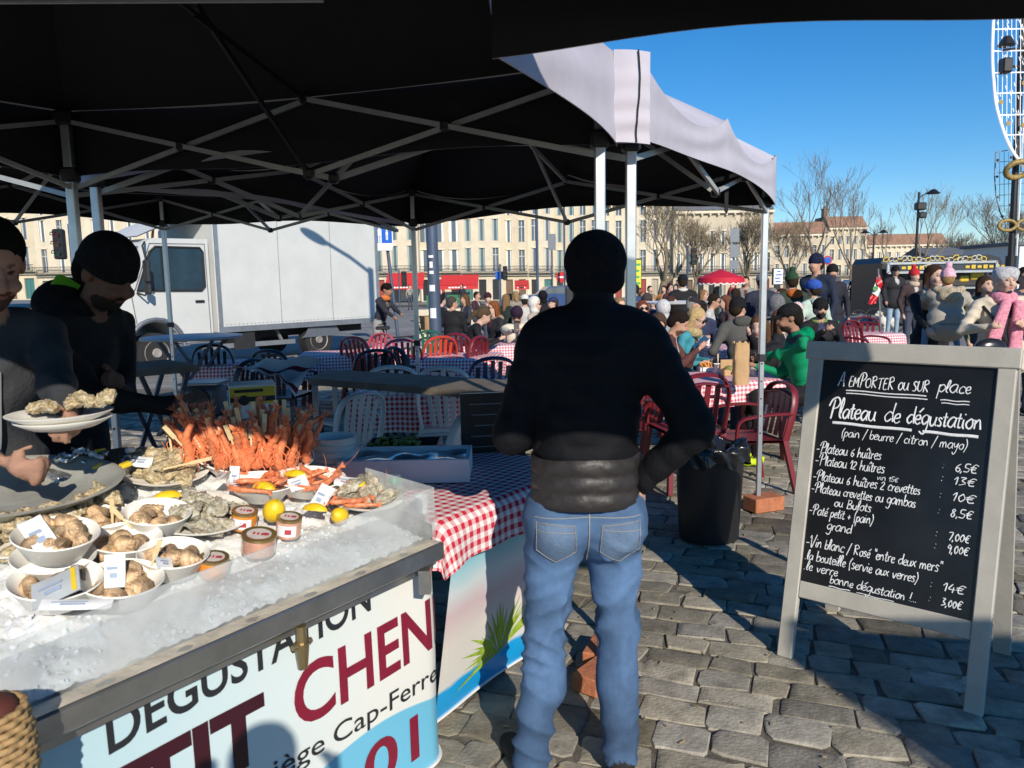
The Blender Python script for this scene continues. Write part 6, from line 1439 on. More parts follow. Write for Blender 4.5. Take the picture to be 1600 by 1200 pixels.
# ---------------------------------------------------------------- the customer seen from behind
def customer():
    base = P(913, 800, 2.42); lx, ly = base.x, base.y
    th = thing('person', 'tall customer seen from behind in dark jacket, black beanie and faded blue jeans', 'person', (lx, ly, 0), 0.0, 'people at the stall')
    JB = (.064, .120, .225)
    def leg(sx, kn, an, hip):
        return [cap(hip, kn, .104, .068, JB), cap(kn, an, .066, .062, JB), cap(kn+V3(0, -.01, -.06), kn+V3(0, -.015, -.2), .062, .066, JB)]
    hipz = .93; pr = [ell((0, .0, .90), (.162, .125, .12), JB), ell((-.085, -.045, .85), (.105, .10, .11), JB), ell((.085, -.045, .85), (.105, .10, .11), JB)]
    kL, aL = V3(-.125, .03, .49), V3(-.18, -.03, .07); kR, aR = V3(.105, .03, .50), V3(.115, .0, .07)
    pr += leg(-1, kL, aL, V3(-.09, 0, .88))+leg(1, kR, aR, V3(.088, 0, .88))
    pr += [cap(aL+V3(-.005, -.02, -.02), aL+V3(-.07, .16, -.045), .045, .038, (.02, .018, .016), k=.01), cap(aR+V3(0, -.02, -.02), aR+V3(.05, .16, -.045), .045, .038, (.02, .018, .016), k=.01)]
    pr += [ell((0, 0, 1.1), (.16, .11, .2), NOIR), ell((0, 0, 1.33), (.17, .11, .17), NOIR), cap((.03, .01, 1.45), (.04, .03, 1.56), .056, .052, SK)]
    hd = V3(.042, .055, 1.625)
    pr += [ell(hd+V3(0, -.01, .03), (.077, .096, .088), SK), ell(hd+V3(0, .04, -.045), (.058, .06, .06), SK), cap(hd+V3(0, .085, .02), hd+V3(0, .105, -.02), .009, .012, SK, k=.01)]
    for x in (-1, 1): pr += [ell(hd+V3(x*.08, -.005, -.005), (.012, .022, .031), SK, k=.008)]
    # hands: right on the hip, left in front
    def hand(w0, fa, sd, sx):
        q_ = [cap(w0-fa*.05, w0, .026, .024, SK, k=.01), ell(w0+fa*.045, (.036, .032, .036), SK, k=.015)]; fa = np.array(fa); sd = np.array(sd); up3 = np.cross(sd, fa)
        for o_, L_ in ((-.026, .06), (-.009, .074), (.008, .07), (.024, .056)):
            b0 = w0+fa*.06+up3*o_; m0 = b0+(fa*.8+sd*.35)*L_*.5; e0 = m0+(fa*.4+sd*.8)*L_*.5; q_ += [cap(b0, m0, .0098, .009, SK, k=.005), cap(m0, e0, .009, .0078, SK, k=.005)]
        q_ += [cap(w0+fa*.02+up3*.028, w0+fa*.05+up3*.058+sd*.02, .012, .009, SK, k=.006)]; return q_
    pr += hand(V3(.175, -.005, .965), V3(-.35, .45, -.82)/1.0, V3(-.9, .1, .3), 1)
    pr += hand(V3(-.20, .20, 1.09), V3(.72, .62, -.3), V3(.3, -.7, -.6), -1)
    # seams, pockets painted as slightly lighter denim lines come from the pocket parts below
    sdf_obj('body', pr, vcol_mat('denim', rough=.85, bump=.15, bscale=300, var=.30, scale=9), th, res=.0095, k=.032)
    bodyo = [c for c in th.children if c.name.startswith('body')][0]
    crumple(bodyo, .0085, 44.0, 1.3, None, .1, lambda c: (c[:, 2] < .93)*(c[:, 2] > .05)*(.35+.95*np.exp(-((c[:, 2]-.47)/.14)**2)+1.0*np.exp(-((c[:, 2]-.13)/.09)**2)+.6*np.exp(-((c[:, 2]-.78)/.05)**2)))
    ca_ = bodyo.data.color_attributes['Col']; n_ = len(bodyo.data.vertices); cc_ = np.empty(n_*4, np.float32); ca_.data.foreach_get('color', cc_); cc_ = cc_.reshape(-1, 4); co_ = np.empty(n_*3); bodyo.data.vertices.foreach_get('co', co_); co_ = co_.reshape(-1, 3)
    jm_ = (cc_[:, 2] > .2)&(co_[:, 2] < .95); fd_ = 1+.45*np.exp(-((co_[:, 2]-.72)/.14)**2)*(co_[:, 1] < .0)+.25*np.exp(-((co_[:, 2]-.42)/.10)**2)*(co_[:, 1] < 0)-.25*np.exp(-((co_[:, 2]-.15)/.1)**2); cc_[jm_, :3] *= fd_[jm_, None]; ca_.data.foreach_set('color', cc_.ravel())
    # jacket: padded body with horizontal quilting, raised arms
    jc = (.010, .011, .016)
    jq = [ell((0, 0, 1.20), (.192, .142, .20), jc, k=.05), ell((0, .005, 1.36), (.208, .140, .16), jc, k=.05), cap((-.115, .0, 1.455), (.115, .0, 1.455), .074, None, jc, k=.05), cap((0, .01, 1.46), (.005, .022, 1.575), .080, .072, jc), ell((0, 0, 1.08), (.186, .142, .11), jc, k=.04)]
    sL, eL, wL = V3(-.185, .0, 1.42), V3(-.275, -.045, 1.15), V3(-.20, .20, 1.09); sR, eR, wR = V3(.19, -.0, 1.42), V3(.375, -.075, 1.16), V3(.215, -.005, .99)
    for s0, e0, w0 in ((sL, eL, wL), (sR, eR, wR)):
        jq += [cap(s0, e0, .084, .064, jc, rib=(.075, .007), k=.05), cap(e0, w0, .062, .047, jc, rib=(.07, .007), k=.03)]
    V, Fc, col = sdf_surface(jq, .0105, .03)
    rb_ = np.abs(np.sin(math.pi*V[:, 2]/.062+.5*np.sin(4*V[:, 0])))**.5-.6; mk = np.abs(V[:, 0]) < .2
    nrm = V-V3(0, 0, 0)*1.0; nrm[:, 2] = 0; nrm /= np.maximum(np.linalg.norm(nrm, axis=1), 1e-6)[:, None]
    V = V+nrm*(rb_*.007*mk)[:, None]+nrm*(.004*wrinkle(V[:, 0], V[:, 1], V[:, 2], 30, 2))[:, None]
    up_t = np.clip((V[:, 2]-.95)/.7, 0, 1); V[:, 0] = V[:, 0]*(.86 - .03*up_t)+.035*up_t
    b = MB(); b.v = V.tolist(); b.f = Fc.tolist(); b.m = [0]*len(b.f); b.build('jacket', mat('jacket_shell', (.006, .0065, .009), .8, var=.2, scale=6, bump=.3, bscale=60, spec=.2), th, smooth=True)
    # hem of the inner down jacket
    q = MB(); prof = []
    for k in range(21): z = .925+.155*k/20; prof.append((.975+.06*(abs(math.sin(math.pi*k/20*3))**.6), z))
    def hem(u, v):
        i = min(20, int(round(v*20))); a = 2*math.pi*u; s_ = prof[i][0]*(1+.016*math.sin(a*11+2*math.sin(v*9))*math.sin(v*9.4)+.01*math.sin(a*23+v*14)); return Vector((.163*s_*math.cos(a), (.148*s_)*math.sin(a)-.012, prof[i][1]+.004*math.sin(3*a)))
    q.grid(hem, 64, 20); q.build('down_hem', mat('down_shell', (.028, .024, .024), .5, var=.2, scale=12, bump=.3, bscale=40), th, smooth=True)
    bc = (.010, .010, .012)
    q_ = [ell(hd+V3(0, -.012, .04), (.096, .112, .095), bc), ell(hd+V3(0, -.02, -.025), (.088, .104, .05), bc), bxp(hd+V3(0, .05, -.135), (.2, .2, .07), 0, bc, M=Matrix.Rotation(R(16), 3, 'X'), neg=True, k=.006), ]
    sdf_obj('hat', q_, hmat(bc), th, res=.010, k=.02, wr=(.0015, 70, 1))
    # jeans details: back pockets, belt loops, seams
    M_ST = mat('denim_thread', (.30, .29, .27), .8); M_PK = mat('denim_pocket', (.105, .165, .265), .85, var=.25, scale=12, bump=.3, bscale=140)
    bodyo = [c for c in th.children if c.name.startswith('body')][0]; bodyo.data.update()
    def surf(x, z):
        hit, co, no, _ = bodyo.ray_cast(Vector((x, -.6, z)), Vector((0, 1, 0))); return (co if hit else Vector((x, -.13, z)))
    for sx in (-1, 1):
        pc = [(-.062, .895), (.062, .885), (.066, .79), (0, .752), (-.062, .795)]; cx_ = sx*.098; q = MB(); n = 8
        pp_ = [Vector((cx_+sx*-a, 0, z)) for a, z in pc]; ring = []
        for k in range(5):
            for t in range(4): ring.append(pp_[k].lerp(pp_[(k+1) % 5], t/4))
        ctr_ = sum(pp_, Vector())/5; V_ = []; ns = 5
        for lev in range(ns+1):
            for p in ring: w_ = p.lerp(ctr_, lev/ns); s_ = surf(w_.x, w_.z); V_.append(s_+Vector((0, -.0045 if lev else -.001, 0)))
        m_ = len(ring); q.add(V_, [(l*m_+i, l*m_+(i+1) % m_, (l+1)*m_+(i+1) % m_, (l+1)*m_+i) for l in range(ns) for i in range(m_)]); pk = q.build('back_pocket', M_PK, th, smooth=True)
        q = MB(); q.tube([surf(p.lerp(ctr_, .07).x, p.lerp(ctr_, .07).z)+Vector((0, -.0055, 0)) for p in ring], .0012, n=4, close=True)
        q.tube([surf(cx_+x_, z_)+Vector((0, -.0055, 0)) for x_, z_ in [(-.058+.116*t, .868-.006*t) for t in [k/8 for k in range(9)]]], .0011, n=4); q.build('stitching', M_ST, pk)
    q = MB(); q.tube([surf(.003, z)+Vector((0, -.002, 0)) for z in [.93-.012*k for k in range(17)]], .0022, n=4); q.build('seam', M_ST, th)
    q = MB(); q.tube([surf(x, .905-.02*abs(x))+Vector((0, -.0015, 0)) for x in [-.16+.02*k for k in range(17)]], .0016, n=4); q.build('seam', M_ST, th)
    return th
customer()
# ================================================================ TERRACE FURNITURE
def chair_proto(key, col, style=0):
    m = mat('resin_'+key, col, .42, var=.06, scale=12); parts = []
    th = bpy.data.objects.new('plastic_chair', None); th.empty_display_size = .1; C.objects.link(th)
    b = MB(); b.grid(lambda u, v: Vector(((u-.5)*(.44+.02*v), (v-.5)*.42, .44-.02*(1-v)+.012*(2*u-1)**2)), 8, 8); b.grid(lambda u, v: Vector(((.5-u)*(.44+.02*v), (v-.5)*.42, .418-.02*(1-v)+.012*(2*u-1)**2)), 8, 8); b.bar((-.22, .2, .425), (.22, .2, .425), .03, .035); b.bar((-.21, -.2, .41), (.21, -.2, .41), .03, .03); b.build('seat', m, th, smooth=40)
    b = MB(); hoop = [(-.21, -.20, .42), (-.225, -.235, .60), (-.215, -.265, .74), (-.15, -.285, .835), (0, -.295, .865), (.15, -.285, .835), (.215, -.265, .74), (.225, -.235, .60), (.21, -.20, .42)]
    hp_ = smooth_path(hoop, 5); b.tube(hp_, .028, n=8, flat=.5)
    if style == 0:
        for k in range(5):
            x = -.13+.065*k; zt = .845-.35*(x/.22)**2*.4; b.bar((x*.8, -.205, .44), (x, -.235, .62), .036, .010, (0, 1, 0)); b.bar((x, -.235, .62), (x*1.05, -.283, zt), .036, .010, (0, 1, 0))
    else:
        b.tube(smooth_path([(-.2, -.275, .77), (0, -.288, .80), (.2, -.275, .77)], 4), .03, n=8, flat=.4)
        for k in range(4): x = -.12+.08*k; b.bar((x, -.21, .44), (x, -.28, .79), .044, .010, (0, 1, 0))
    b.build('backrest', m, th, smooth=50)
    for sx in (-1, 1):
        b = MB(); b.tube(smooth_path([(sx*.222, -.24, .64), (sx*.265, -.12, .655), (sx*.275, .08, .645), (sx*.25, .19, .60), (sx*.235, .205, .45)], 4), .02, n=8, flat=.7); b.build('armrest', m, th, smooth=50)
        for sy in (-1, 1): b = MB(); b.bar((sx*.265, sy*(.235 if sy > 0 else .27), 0), (sx*.215, sy*.19, .43), .036, .036, (0, 1, 0)); b.build('leg', m, th)
    return th
CH = {}
def chair(px, pytop, d, key, col, rz, label, style=0, z=0.0):
    "backrest top seen at pixel (px, pytop); rz = direction the sitter faces, 0 = away from camera"
    p = P(px, pytop, d); zt = .875; k = (key, style)
    if k not in CH: CH[k] = chair_proto(key, col, style); o = CH[k]
    else: o = copy_tree(CH[k])
    off = rotz((0, .28, 0), rz); o.location = (p.x+off.x, p.y+off.y, z); o.rotation_euler = (0, 0, rz); s = max(.9, min(1.12, (p.z-z)/zt)); o.scale = (1, 1, s)
    tag(o, label, 'chair', 'plastic chairs of the terrace'); return o
BUR, WHT, BLK, RDO, PNK, GRN, NVY = (.16, .012, .02), (.72, .72, .70), (.015, .016, .022), (.50, .05, .02), (.45, .07, .10), (.02, .12, .07), (.02, .025, .07)
chair(1100, 583, 5.7, 'burgundy', BUR, .25, 'burgundy chair nearest the bin, its slatted back towards the camera', 1)
chair(1025, 600, 6.4, 'burgundy', BUR, .9, 'burgundy chair half hidden behind the customer\'s right elbow', 1)
chair(1222, 596, 5.9, 'burgundy', BUR, 1.75, 'burgundy chair under the man in the green jacket', 1)
chair(1330, 500, 11.5, 'burgundy', BUR, -2.6, 'burgundy chair at the far right table, the left one of two', 1); chair(1352, 495, 12.3, 'burgundy', BUR, 2.6, 'burgundy chair at the far right table, the right one of two', 1)
chair(551, 507, 9.6, 'orange_red', RDO, -.5, 'orange red chair beside the rear of the truck'); chair(688, 509, 9.4, 'orange_red', RDO, .5, 'orange red chair in front of the blue lamp post')
chair(627, 503, 9.0, 'pink', PNK, .1, 'tall pink red chair with an open slatted back beside the tent leg'); chair(596, 514, 10.2, 'pink', PNK, 2.6, 'pink chair half hidden behind the tall pink red chair'); chair(668, 512, 10.6, 'green', GRN, .3, 'dark green chair glimpsed between two red chairs')
chair(712, 516, 9.9, 'burgundy', BUR, -.4, 'burgundy chair beside the black coated man\'s back', 0); chair(748, 512, 9.3, 'burgundy', BUR, 1.1, 'burgundy chair by the woman with the ponytail', 0)
chair(586, 527, 7.6, 'black', BLK, .35, 'black chair standing in the shade before the pink chair'); chair(616, 540, 7.9, 'black', BLK, -.9, 'black chair turned sideways in the tent shade'); chair(418, 525, 7.8, 'black', BLK, -.3, 'black chair in front of the truck wheel'); chair(330, 538, 8.8, 'black', BLK, .3, 'dark chair behind the high round table'); chair(395, 560, 7.0, 'black', BLK, 1.2, 'black chair under the striped cloth')
chair(770, 551, 6.6, 'navy', NVY, .3, 'dark navy chair left of the customer\'s arm'); chair(812, 588, 5.9, 'white', WHT, -.9, 'white chair glimpsed beside the customer\'s left arm')
chair(612, 571, 6.1, 'white', WHT, .1, 'white chair behind the plank counter, on the left'); chair(692, 569, 5.9, 'white', WHT, -.2, 'white chair behind the plank counter, beside the tent leg'); chair(726, 648, 4.9, 'white', WHT, 1.3, 'white chair turned sideways in front of the checked table'); chair(566, 612, 5.7, 'white', WHT, .9, 'white chair below the left end of the plank')
def resin_table(ctr, L, W, rz, label, col='burgundy', h=.715):
    m = MATS.get('resin_'+col) or mat('resin_'+col, BUR, .42); th = thing('resin_table', label, 'table', (ctr[0], ctr[1], 0), rz, 'tables of the terrace')
    b = MB(); b.box((0, 0, h-.02), (L-.02, W-.02, .03), bev=.008); b.build('tabletop', m, th)
    for x in (-1, 1):
        for y in (-1, 1): b = MB(); b.bar((x*(L/2-.10), y*(W/2-.09), h-.035), (x*(L/2-.05), y*(W/2-.05), 0), .06, .06); b.build('leg', m, th)
    return th
def table_set(px, py, d, L, W, rz, label, seed, m=None, drop=.24, h=.735, col='burgundy'):
    p = P(px, py, d); r = ray(px, py); p = CAM+r*((h-CAMZ)/r.z); p = Vector((p.x, p.y, 0))
    resin_table(p, L, W, rz, 'resin table under the '+label, col, h-.015); cloth(p, L, W, h, drop, rz, label, m, seed); return p
MG = M_GINGP
tR = table_set(1115, 588, 0, 1.15, .8, .25, 'pink checked cloth of the lunch table with the brown paper bag', 11, MG, .2)
tA = table_set(672, 604, 0, 1.25, .85, .08, 'red checked cloth half sunlit behind the plank counter', 12, M_GING, .30, col='white')
tB = table_set(530, 551, 0, 1.0, .85, .15, 'checked cloth in the tent shade before the truck\'s rear wheel', 13, M_GING, .3)
tC = table_set(712, 555, 0, 1.05, .85, -.1, 'checked cloth in the shade right of the tent leg', 14, M_GING, .3)
tD = table_set(640, 538, 0, 1.0, .8, .0, 'sunlit pink checked cloth among the red chairs', 15, MG, .28)
tE = table_set(790, 536, 0, 1.3, .8, .1, 'pink checked cloth of the man in the cream jacket', 16, MG, .28)
tF = table_set(1338, 520, 0, 1.1, .8, .2, 'pink checked cloth at far right before the white dog', 17, MG, .28)
tG = table_set(1170, 540, 0, 1.0, .8, .1, 'pink checked cloth between the diners behind the lunch table', 18, MG, .24)
tH = table_set(380, 565, 0, 1.1, .8, .1, 'checked cloth in deep shade behind the striped cloth', 19, M_GING, .3)
tI = table_set(805, 592, 0, .9, .7, .1, 'checked cloth hidden behind the customer\'s left arm', 20, M_GING, .26, col='white')
# things on the tables
def bottle(p, label, col, r=.03, h=.2, cat='bottle', grp='drinks on the tables'):
    b = MB(); b.lathe([(0, 0), (r, 0), (r*1.02, .01), (r, h*.62), (r*.42, h*.8), (r*.38, h), (0, h)], (0, 0, 0), 14); o = b.build('bottle' if cat == 'bottle' else 'can', col, None, smooth=40); o.location = p; return tag(o, label, cat, grp)
def cup(p, label, col, r=.036, h=.09):
    b = MB(); b.lathe([(0, 0), (r*.75, 0), (r, h), (r*1.06, h+.003), (r*.93, h-.002), (r*.7, .006), (0, .006)], (0, 0, 0), 16); o = b.build('cup', col, None, smooth=40); o.location = p; return tag(o, label, 'cup', 'cups on the tables')
M_CAN = mat('can_green2', (.01, .20, .07), .3, metal=.3)
bottle(G(829, 523, .86)-Vector((0, 0, .12)), 'green drink can before the man in the cream jacket', M_CAN, .034, .125, 'can'); cup(G(818, 531, .735), 'white cup beside the green can', M_WHITE); cup(G(778, 524, .735), 'small white pot on the cream jacket man\'s table', M_WHITE)
b = MB(); b.ball((0, 0, .07), (.13, .1, .08), 14); o = b.build('plastic_bag', mat('bag_white', (.66, .62, .62), .4, var=.1, bump=.8, bscale=25), None, smooth=True); o.location = G(858, 533, .735); tag(o, 'crumpled white plastic bag beside the customer\'s shoulder', 'bag')
pb = G(1157, 601, .737); b = MB(); V_ = []
for j in range(7):
    for i in range(28):
        a = 2*math.pi*i/28; z = .35*j/6; k_ = 1+.05*math.sin(3*a+4*z*9)+.03*math.sin(11*a+j); sq = 1/max(abs(math.cos(a)), abs(math.sin(a)))**.75; V_.append((.062*k_*sq*math.cos(a), .045*k_*sq*math.sin(a), z+(.012*math.sin(9*a) if j == 6 else 0)))
b.v = V_; b.f = [(j*28+i, j*28+(i+1) % 28, (j+1)*28+(i+1) % 28, (j+1)*28+i) for j in range(6) for i in range(28)]; b.m = [0]*len(b.f)
o = b.build('paper_bag', mat('kraft_paper', (.50, .32, .16), .75, var=.1, bump=.4, bscale=25), None, smooth=60); o.location = (pb.x, pb.y, .737); tag(o, 'tall brown paper bag standing on the lunch table', 'paper bag')
cup(G(1122, 583, .737), 'white cup with a wooden fork on the lunch table', M_WHITE, .04, .085); pick_obj(G(1122, 575, .80), (0, .1, 1), 'wooden fork standing in the white cup', .13)
cup(G(1176, 588, .737), 'clear cup behind the brown paper bag', mat('cup_grey', (.5, .5, .5), .2), .035, .09)
th = thing('chip_box', 'open carton of chips on the lunch table', 'carton', tuple(G(1103, 580, .737))); b = MB(); b.box((0, 0, .02), (.13, .09, .04), bev=.004); b.build('carton', M_WHITE, th)
b = MB(); [b.bar((ru(-.05, .05), ru(-.03, .03), .035), (ru(-.06, .06), ru(-.04, .04), .07+ru(0, .02)), .009) for _ in range(22)]; o = b.build('chips', mat('chips_orange', (.62, .26, .05), .6, var=.2), th); o['kind'] = 'stuff'
th = thing('burger_box', 'kraft carton with a burger beside the paper bag', 'carton', tuple(G(1139, 587, .737))); b = MB(); b.box((0, 0, .03), (.12, .12, .06), bev=.008); b.box((0, .07, .09), (.12, .012, .1), bev=.004); b.build('carton', MATS['kraft_paper'], th); b = MB(); b.ball((0, -.01, .065), (.05, .05, .03), 12); b.build('burger', mat('salad', (.22, .22, .06), .6, var=.5, scale=40), th, smooth=True)
cup(G(1157, 545, .735), 'white cup among the diners behind the lunch table', M_WHITE); cup(G(1105, 540, .735), 'white cup beside the phone', M_WHITE)
bottle(G(1309, 523, .80), 'green and white bottle held by the bearded man in sunglasses', M_CAN, .033, .2)
# high round table with crossed legs, plank counter, work trestle
M_BLUEST = mat('dark_blue_steel', (.03, .04, .07), .4, metal=.4, var=.1)
p = G(300, 526, 1.08); th = thing('high_round_table', 'high folding table with a grey round top before the truck', 'table', (p.x, p.y, 0)); b = MB(); b.lathe([(0, 1.055), (.50, 1.055), (.53, 1.062), (.53, 1.085), (.50, 1.09), (0, 1.09)], (0, 0, 0), 40); b.build('tabletop', mat('grey_laminate', (.30, .31, .33), .4, var=.08), th, smooth=40)
for s in (-1, 1):
    for y in (-.18, .18): b = MB(); b.bar((s*.38, y, 0), (-s*.3, y, 1.055), .03); b.build('leg', M_BLUEST, th)
b = MB(); b.bar((-.38, -.18, .02), (-.38, .18, .02), .025); b.bar((.38, -.18, .02), (.38, .18, .02), .025); b.build('foot_bar', M_BLUEST, th)
M_PLANK = mat('grey_plank', (.15, .125, .10), .75, var=.35, scale=6, bump=.4, bscale=25)
zc = .98; bl_, br_, fl2, fr2 = G(512, 577, zc), G(800, 594, zc), G(481, 591, zc), G(793, 615, zc)
c_ = (bl_+br_+fl2+fr2)/4; th = thing('plank_counter', 'long grey wooden plank counter on steel legs left of the customer', 'counter', (c_.x, c_.y, 0)); b = MB(); b.prism([fl2, fr2+(fr2-fl2)*.1, br_+(br_-bl_)*.1, bl_], (0, 0, -.045)); b.build('plank', M_PLANK, th, world=True)
for u in (.04, .95):
    for a, c in ((fl2, fr2), (bl_, br_)): q_ = a.lerp(c, u); b = MB(); b.bar((q_.x, q_.y, 0), (q_.x, q_.y, zc-.046), .035); b.build('leg', M_GALV, th, world=True)
wl = P(205, 573, 3.9); wr2 = P(298, 571, 4.1); th = thing('work_table', 'dark plank table on crossed blue legs behind the prawns', 'table', (wl.x, wl.y, 0)); b = MB(); e_ = (wr2-wl); e_.z = 0; e_.normalize(); n_ = Vector((-e_.y, e_.x, 0)); zz = wl.z-.02
b.prism([Vector((wl.x, wl.y, zz)), Vector((wl.x, wl.y, zz))+e_*.34, Vector((wl.x, wl.y, zz))+e_*.34+n_*.5, Vector((wl.x, wl.y, zz))+n_*.5], (0, 0, -.035)); b.build('tabletop', M_PLANK, th, world=True)
for y in (.06, .44):
    for s in (0, 1): b = MB(); a = Vector((wl.x, wl.y, 0))+n_*y; b.bar(a+e_*(.02 if s else .34)-e_*.12*(1 if s else -1), a+e_*(.3 if s else .06)+Vector((0, 0, zz-.036)), .022); b.build('leg', M_BLUEST, th, world=True)
# boxes behind the prawns, on a low trestle
p = P(370, 650, 4.6); zb_ = p.z; th = thing('crate_table', 'low trestle table carrying the boxes behind the prawns', 'table', (p.x, p.y, 0)); b = MB(); b.box((0, .1, zb_-.02), (.75, .5, .04)); b.build('tabletop', M_PLANK, th)
for x in (-.33, .33):
    for y in (-.1, .3): b = MB(); b.bar((x, y, 0), (x, y, zb_-.04), .04); b.build('leg', M_BLUEST, th)
th = thing('carton_box', 'white carton with black and yellow print behind the prawns', 'box', (p.x+.10, p.y, zb_), .35); b = MB(); b.box((0, 0, .10), (.26, .20, .20), bev=.004); bx_ = b.build('carton', M_WHITE, th)
for nm, c, sz, M_ in (('f', (0, -.103, .135), (.25, .004, .10), M_YEL), ('b', (0, -.105, .115), (.25, .004, .03), M_BLACK), ('r', (.133, 0, .135), (.004, .19, .10), M_YEL), ('q', (.135, 0, .115), (.004, .19, .03), M_BLACK)): b = MB(); b.box(c, sz); b.build('print', M_, bx_)
b = MB(); b.cyl((-.05, -.106, .11), (-.05, -.110, .11), .03, n=16); b.cyl((.136, -.02, .11), (.14, -.02, .11), .03, n=16); b.build('emblem', M_BLACK, bx_); b = MB(); b.box((-.02, -.108, .165), (.16, .003, .018)); b.box((.137, .0, .165), (.003, .12, .018)); b.build('lettering', M_BLACK, bx_)
th = thing('scale', 'grey counter scale with a round dial left of the yellow printed carton', 'scale', (p.x-.2, p.y+.05, zb_)); b = MB(); b.box((0, 0, .09), (.2, .2, .18), bev=.02); b.build('body', M_SGREY, th); b = MB(); b.cyl((.0, -.09, .11), (.0, -.115, .11), .065, n=20); b.build('dial', M_BLACK, th); b = MB(); b.box((0, 0, .2), (.24, .22, .015), bev=.005); b.build('pan', M_GALV, th)
# white cloth with dark red stripes thrown over the plank end
def stripem():
    m = bpy.data.materials.new('striped_cloth'); m.use_nodes = True; t = m.node_tree; bb = t.nodes['Principled BSDF']; bb.inputs['Roughness'].default_value = .8; uv = t.nodes.new('ShaderNodeUVMap'); sp = t.nodes.new('ShaderNodeSeparateXYZ'); t.links.new(uv.outputs[0], sp.inputs[0])
    rp = t.nodes.new('ShaderNodeValToRGB'); rp.color_ramp.interpolation = 'CONSTANT'; e = rp.color_ramp.elements; W_, D_ = (.68, .68, .70, 1), (.16, .01, .03, 1); e[0].color = W_; e[1].position = .30; e[1].color = D_
    for q_, c_ in ((.42, W_), (.62, W_), (.86, D_), (.95, W_)): x = e.new(q_); x.color = c_
    t.links.new(sp.outputs[1], rp.inputs[0]); t.links.new(rp.outputs[0], bb.inputs['Base Color']); return m
cA, cB, cC_, cD = P(350, 585, 4.9), P(505, 562, 4.7), P(400, 575, 4.5), P(462, 612, 4.35)
def clp(u, v):
    p = cA.lerp(cB, u)*(1-v)+cC_.lerp(cD, u)*v; return p+Vector((0, .03*math.sin(9*u+3*v), .03*math.sin(5*u+2)*math.sin(4*v)+.012*math.sin(17*u+6*v)+.05*math.sin(math.pi*u)*(1-v)))
b = MB(); b.grid(clp, 30, 16); o = b.build('striped_cloth', stripem(), None, smooth=True, uv=[(i/30, j/16) for j in range(17) for i in range(31)]); tag(o, 'white cloth with dark red stripes draped over the end of the plank counter', 'cloth')

# ================================================================ BOX TRUCK
M_TRW = mat('truck_white', (.60, .61, .59), .45, var=.06, scale=1.5); M_RUB = mat('tyre_rubber', (.02, .02, .021), .8, var=.2, scale=20, bump=.3); M_CHAS = mat('chassis_black', (.02, .02, .022), .7, var=.2)
th = thing('box_truck', 'white box truck with a rounded cab parked behind the tent', 'truck', (-6.85, 14.81, 0), math.atan2(.8, .6))  # local x to the rear, visible side at y = -0.05
def L3(x, y, z): return Vector((x, y, z))
cabp = [(-1.0, .50), (-1.05, .95), (-.98, 1.28), (-.62, 1.50), (-.12, 2.48), (.06, 2.58), (1.22, 2.60), (1.22, .55), (.52, .55), (.45, .75), (.28, .93), (0, 1.0), (-.28, .93), (-.45, .75), (-.52, .50)]
b = MB(); b.prism([L3(x, -.02, z) for x, z in cabp], (0, 1.9, 0)); cabo = b.build('cab', M_TRW, th)
b = MB(); b.prism([L3(x, -.045, z) for x, z in ((-.30, 1.62), (-.28, 1.68), (-.02, 2.30), (.10, 2.40), (1.0, 2.40), (1.06, 2.34), (1.06, 1.66), (1.0, 1.60), (-.2, 1.58))], (0, .02, 0)); wo = b.build('window', mat('cab_glass', (.02, .045, .07), .12, var=.3, scale=2, spec=.3), th)
b = MB(); b.bar(L3(.22, -.052, 1.6), L3(.22, -.052, 2.4), .05, .03); b.tube([L3(x, -.05, z) for x, z in ((-.31, 1.6), (-.02, 2.32), (.10, 2.42), (1.02, 2.42), (1.08, 2.34), (1.08, 1.66), (1.0, 1.58))], .022, n=6, close=True); b.build('window_seal', M_RUB, wo)
b = MB(); b.prism([L3(-.655, .08, 1.53), L3(-.655, 1.8, 1.53), L3(-.155, 1.8, 2.42), L3(-.155, .08, 2.42)], L3(-.02, 0, .012)); b.build('windscreen', M_PANE, th)
b = MB(); b.tube([L3(x, -.03, z) for x, z in ((-.36, .98), (-.42, 1.5), (-.33, 1.64), (0, 2.48), (1.14, 2.5), (1.16, .62))], .008, n=4); b.build('door_seam', M_SGREY, cabo)
b = MB(); b.box((.95, -.05, 1.36), (.2, .03, .045), bev=.01); b.build('door_handle', M_BLACK, cabo)
b = MB(); b.box((-.5, -.03, 1.12), (.16, .03, .08), bev=.01); b.build('indicator', mat('amber_lens', (.75, .22, .01), .3), th); b = MB(); b.box((-1.0, .12, 1.18), (.14, .32, .12), bev=.02); b.build('indicator', MATS['amber_lens'], th)
b = MB(); b.box((-1.03, .14, .98), (.1, .34, .2), bev=.03); b.build('headlight', M_PANE, th); b = MB(); b.box((-1.1, .93, .56), (.16, 1.9, .24), bev=.03); b.build('bumper', M_SGREY, th)
b = MB(); b.tube([L3(-.32, -.05, 1.55), L3(-.28, -.26, 1.50), L3(-.24, -.3, 1.6)], .018); b.tube([L3(-.1, -.05, 2.5), L3(-.26, -.26, 2.42), L3(-.24, -.3, 2.2)], .018); b.box((-.24, -.31, 1.95), (.07, .2, .42), bev=.03); b.box((-.24, -.31, 1.62), (.07, .2, .2), bev=.03); b.build('mirror', M_CHAS, th)
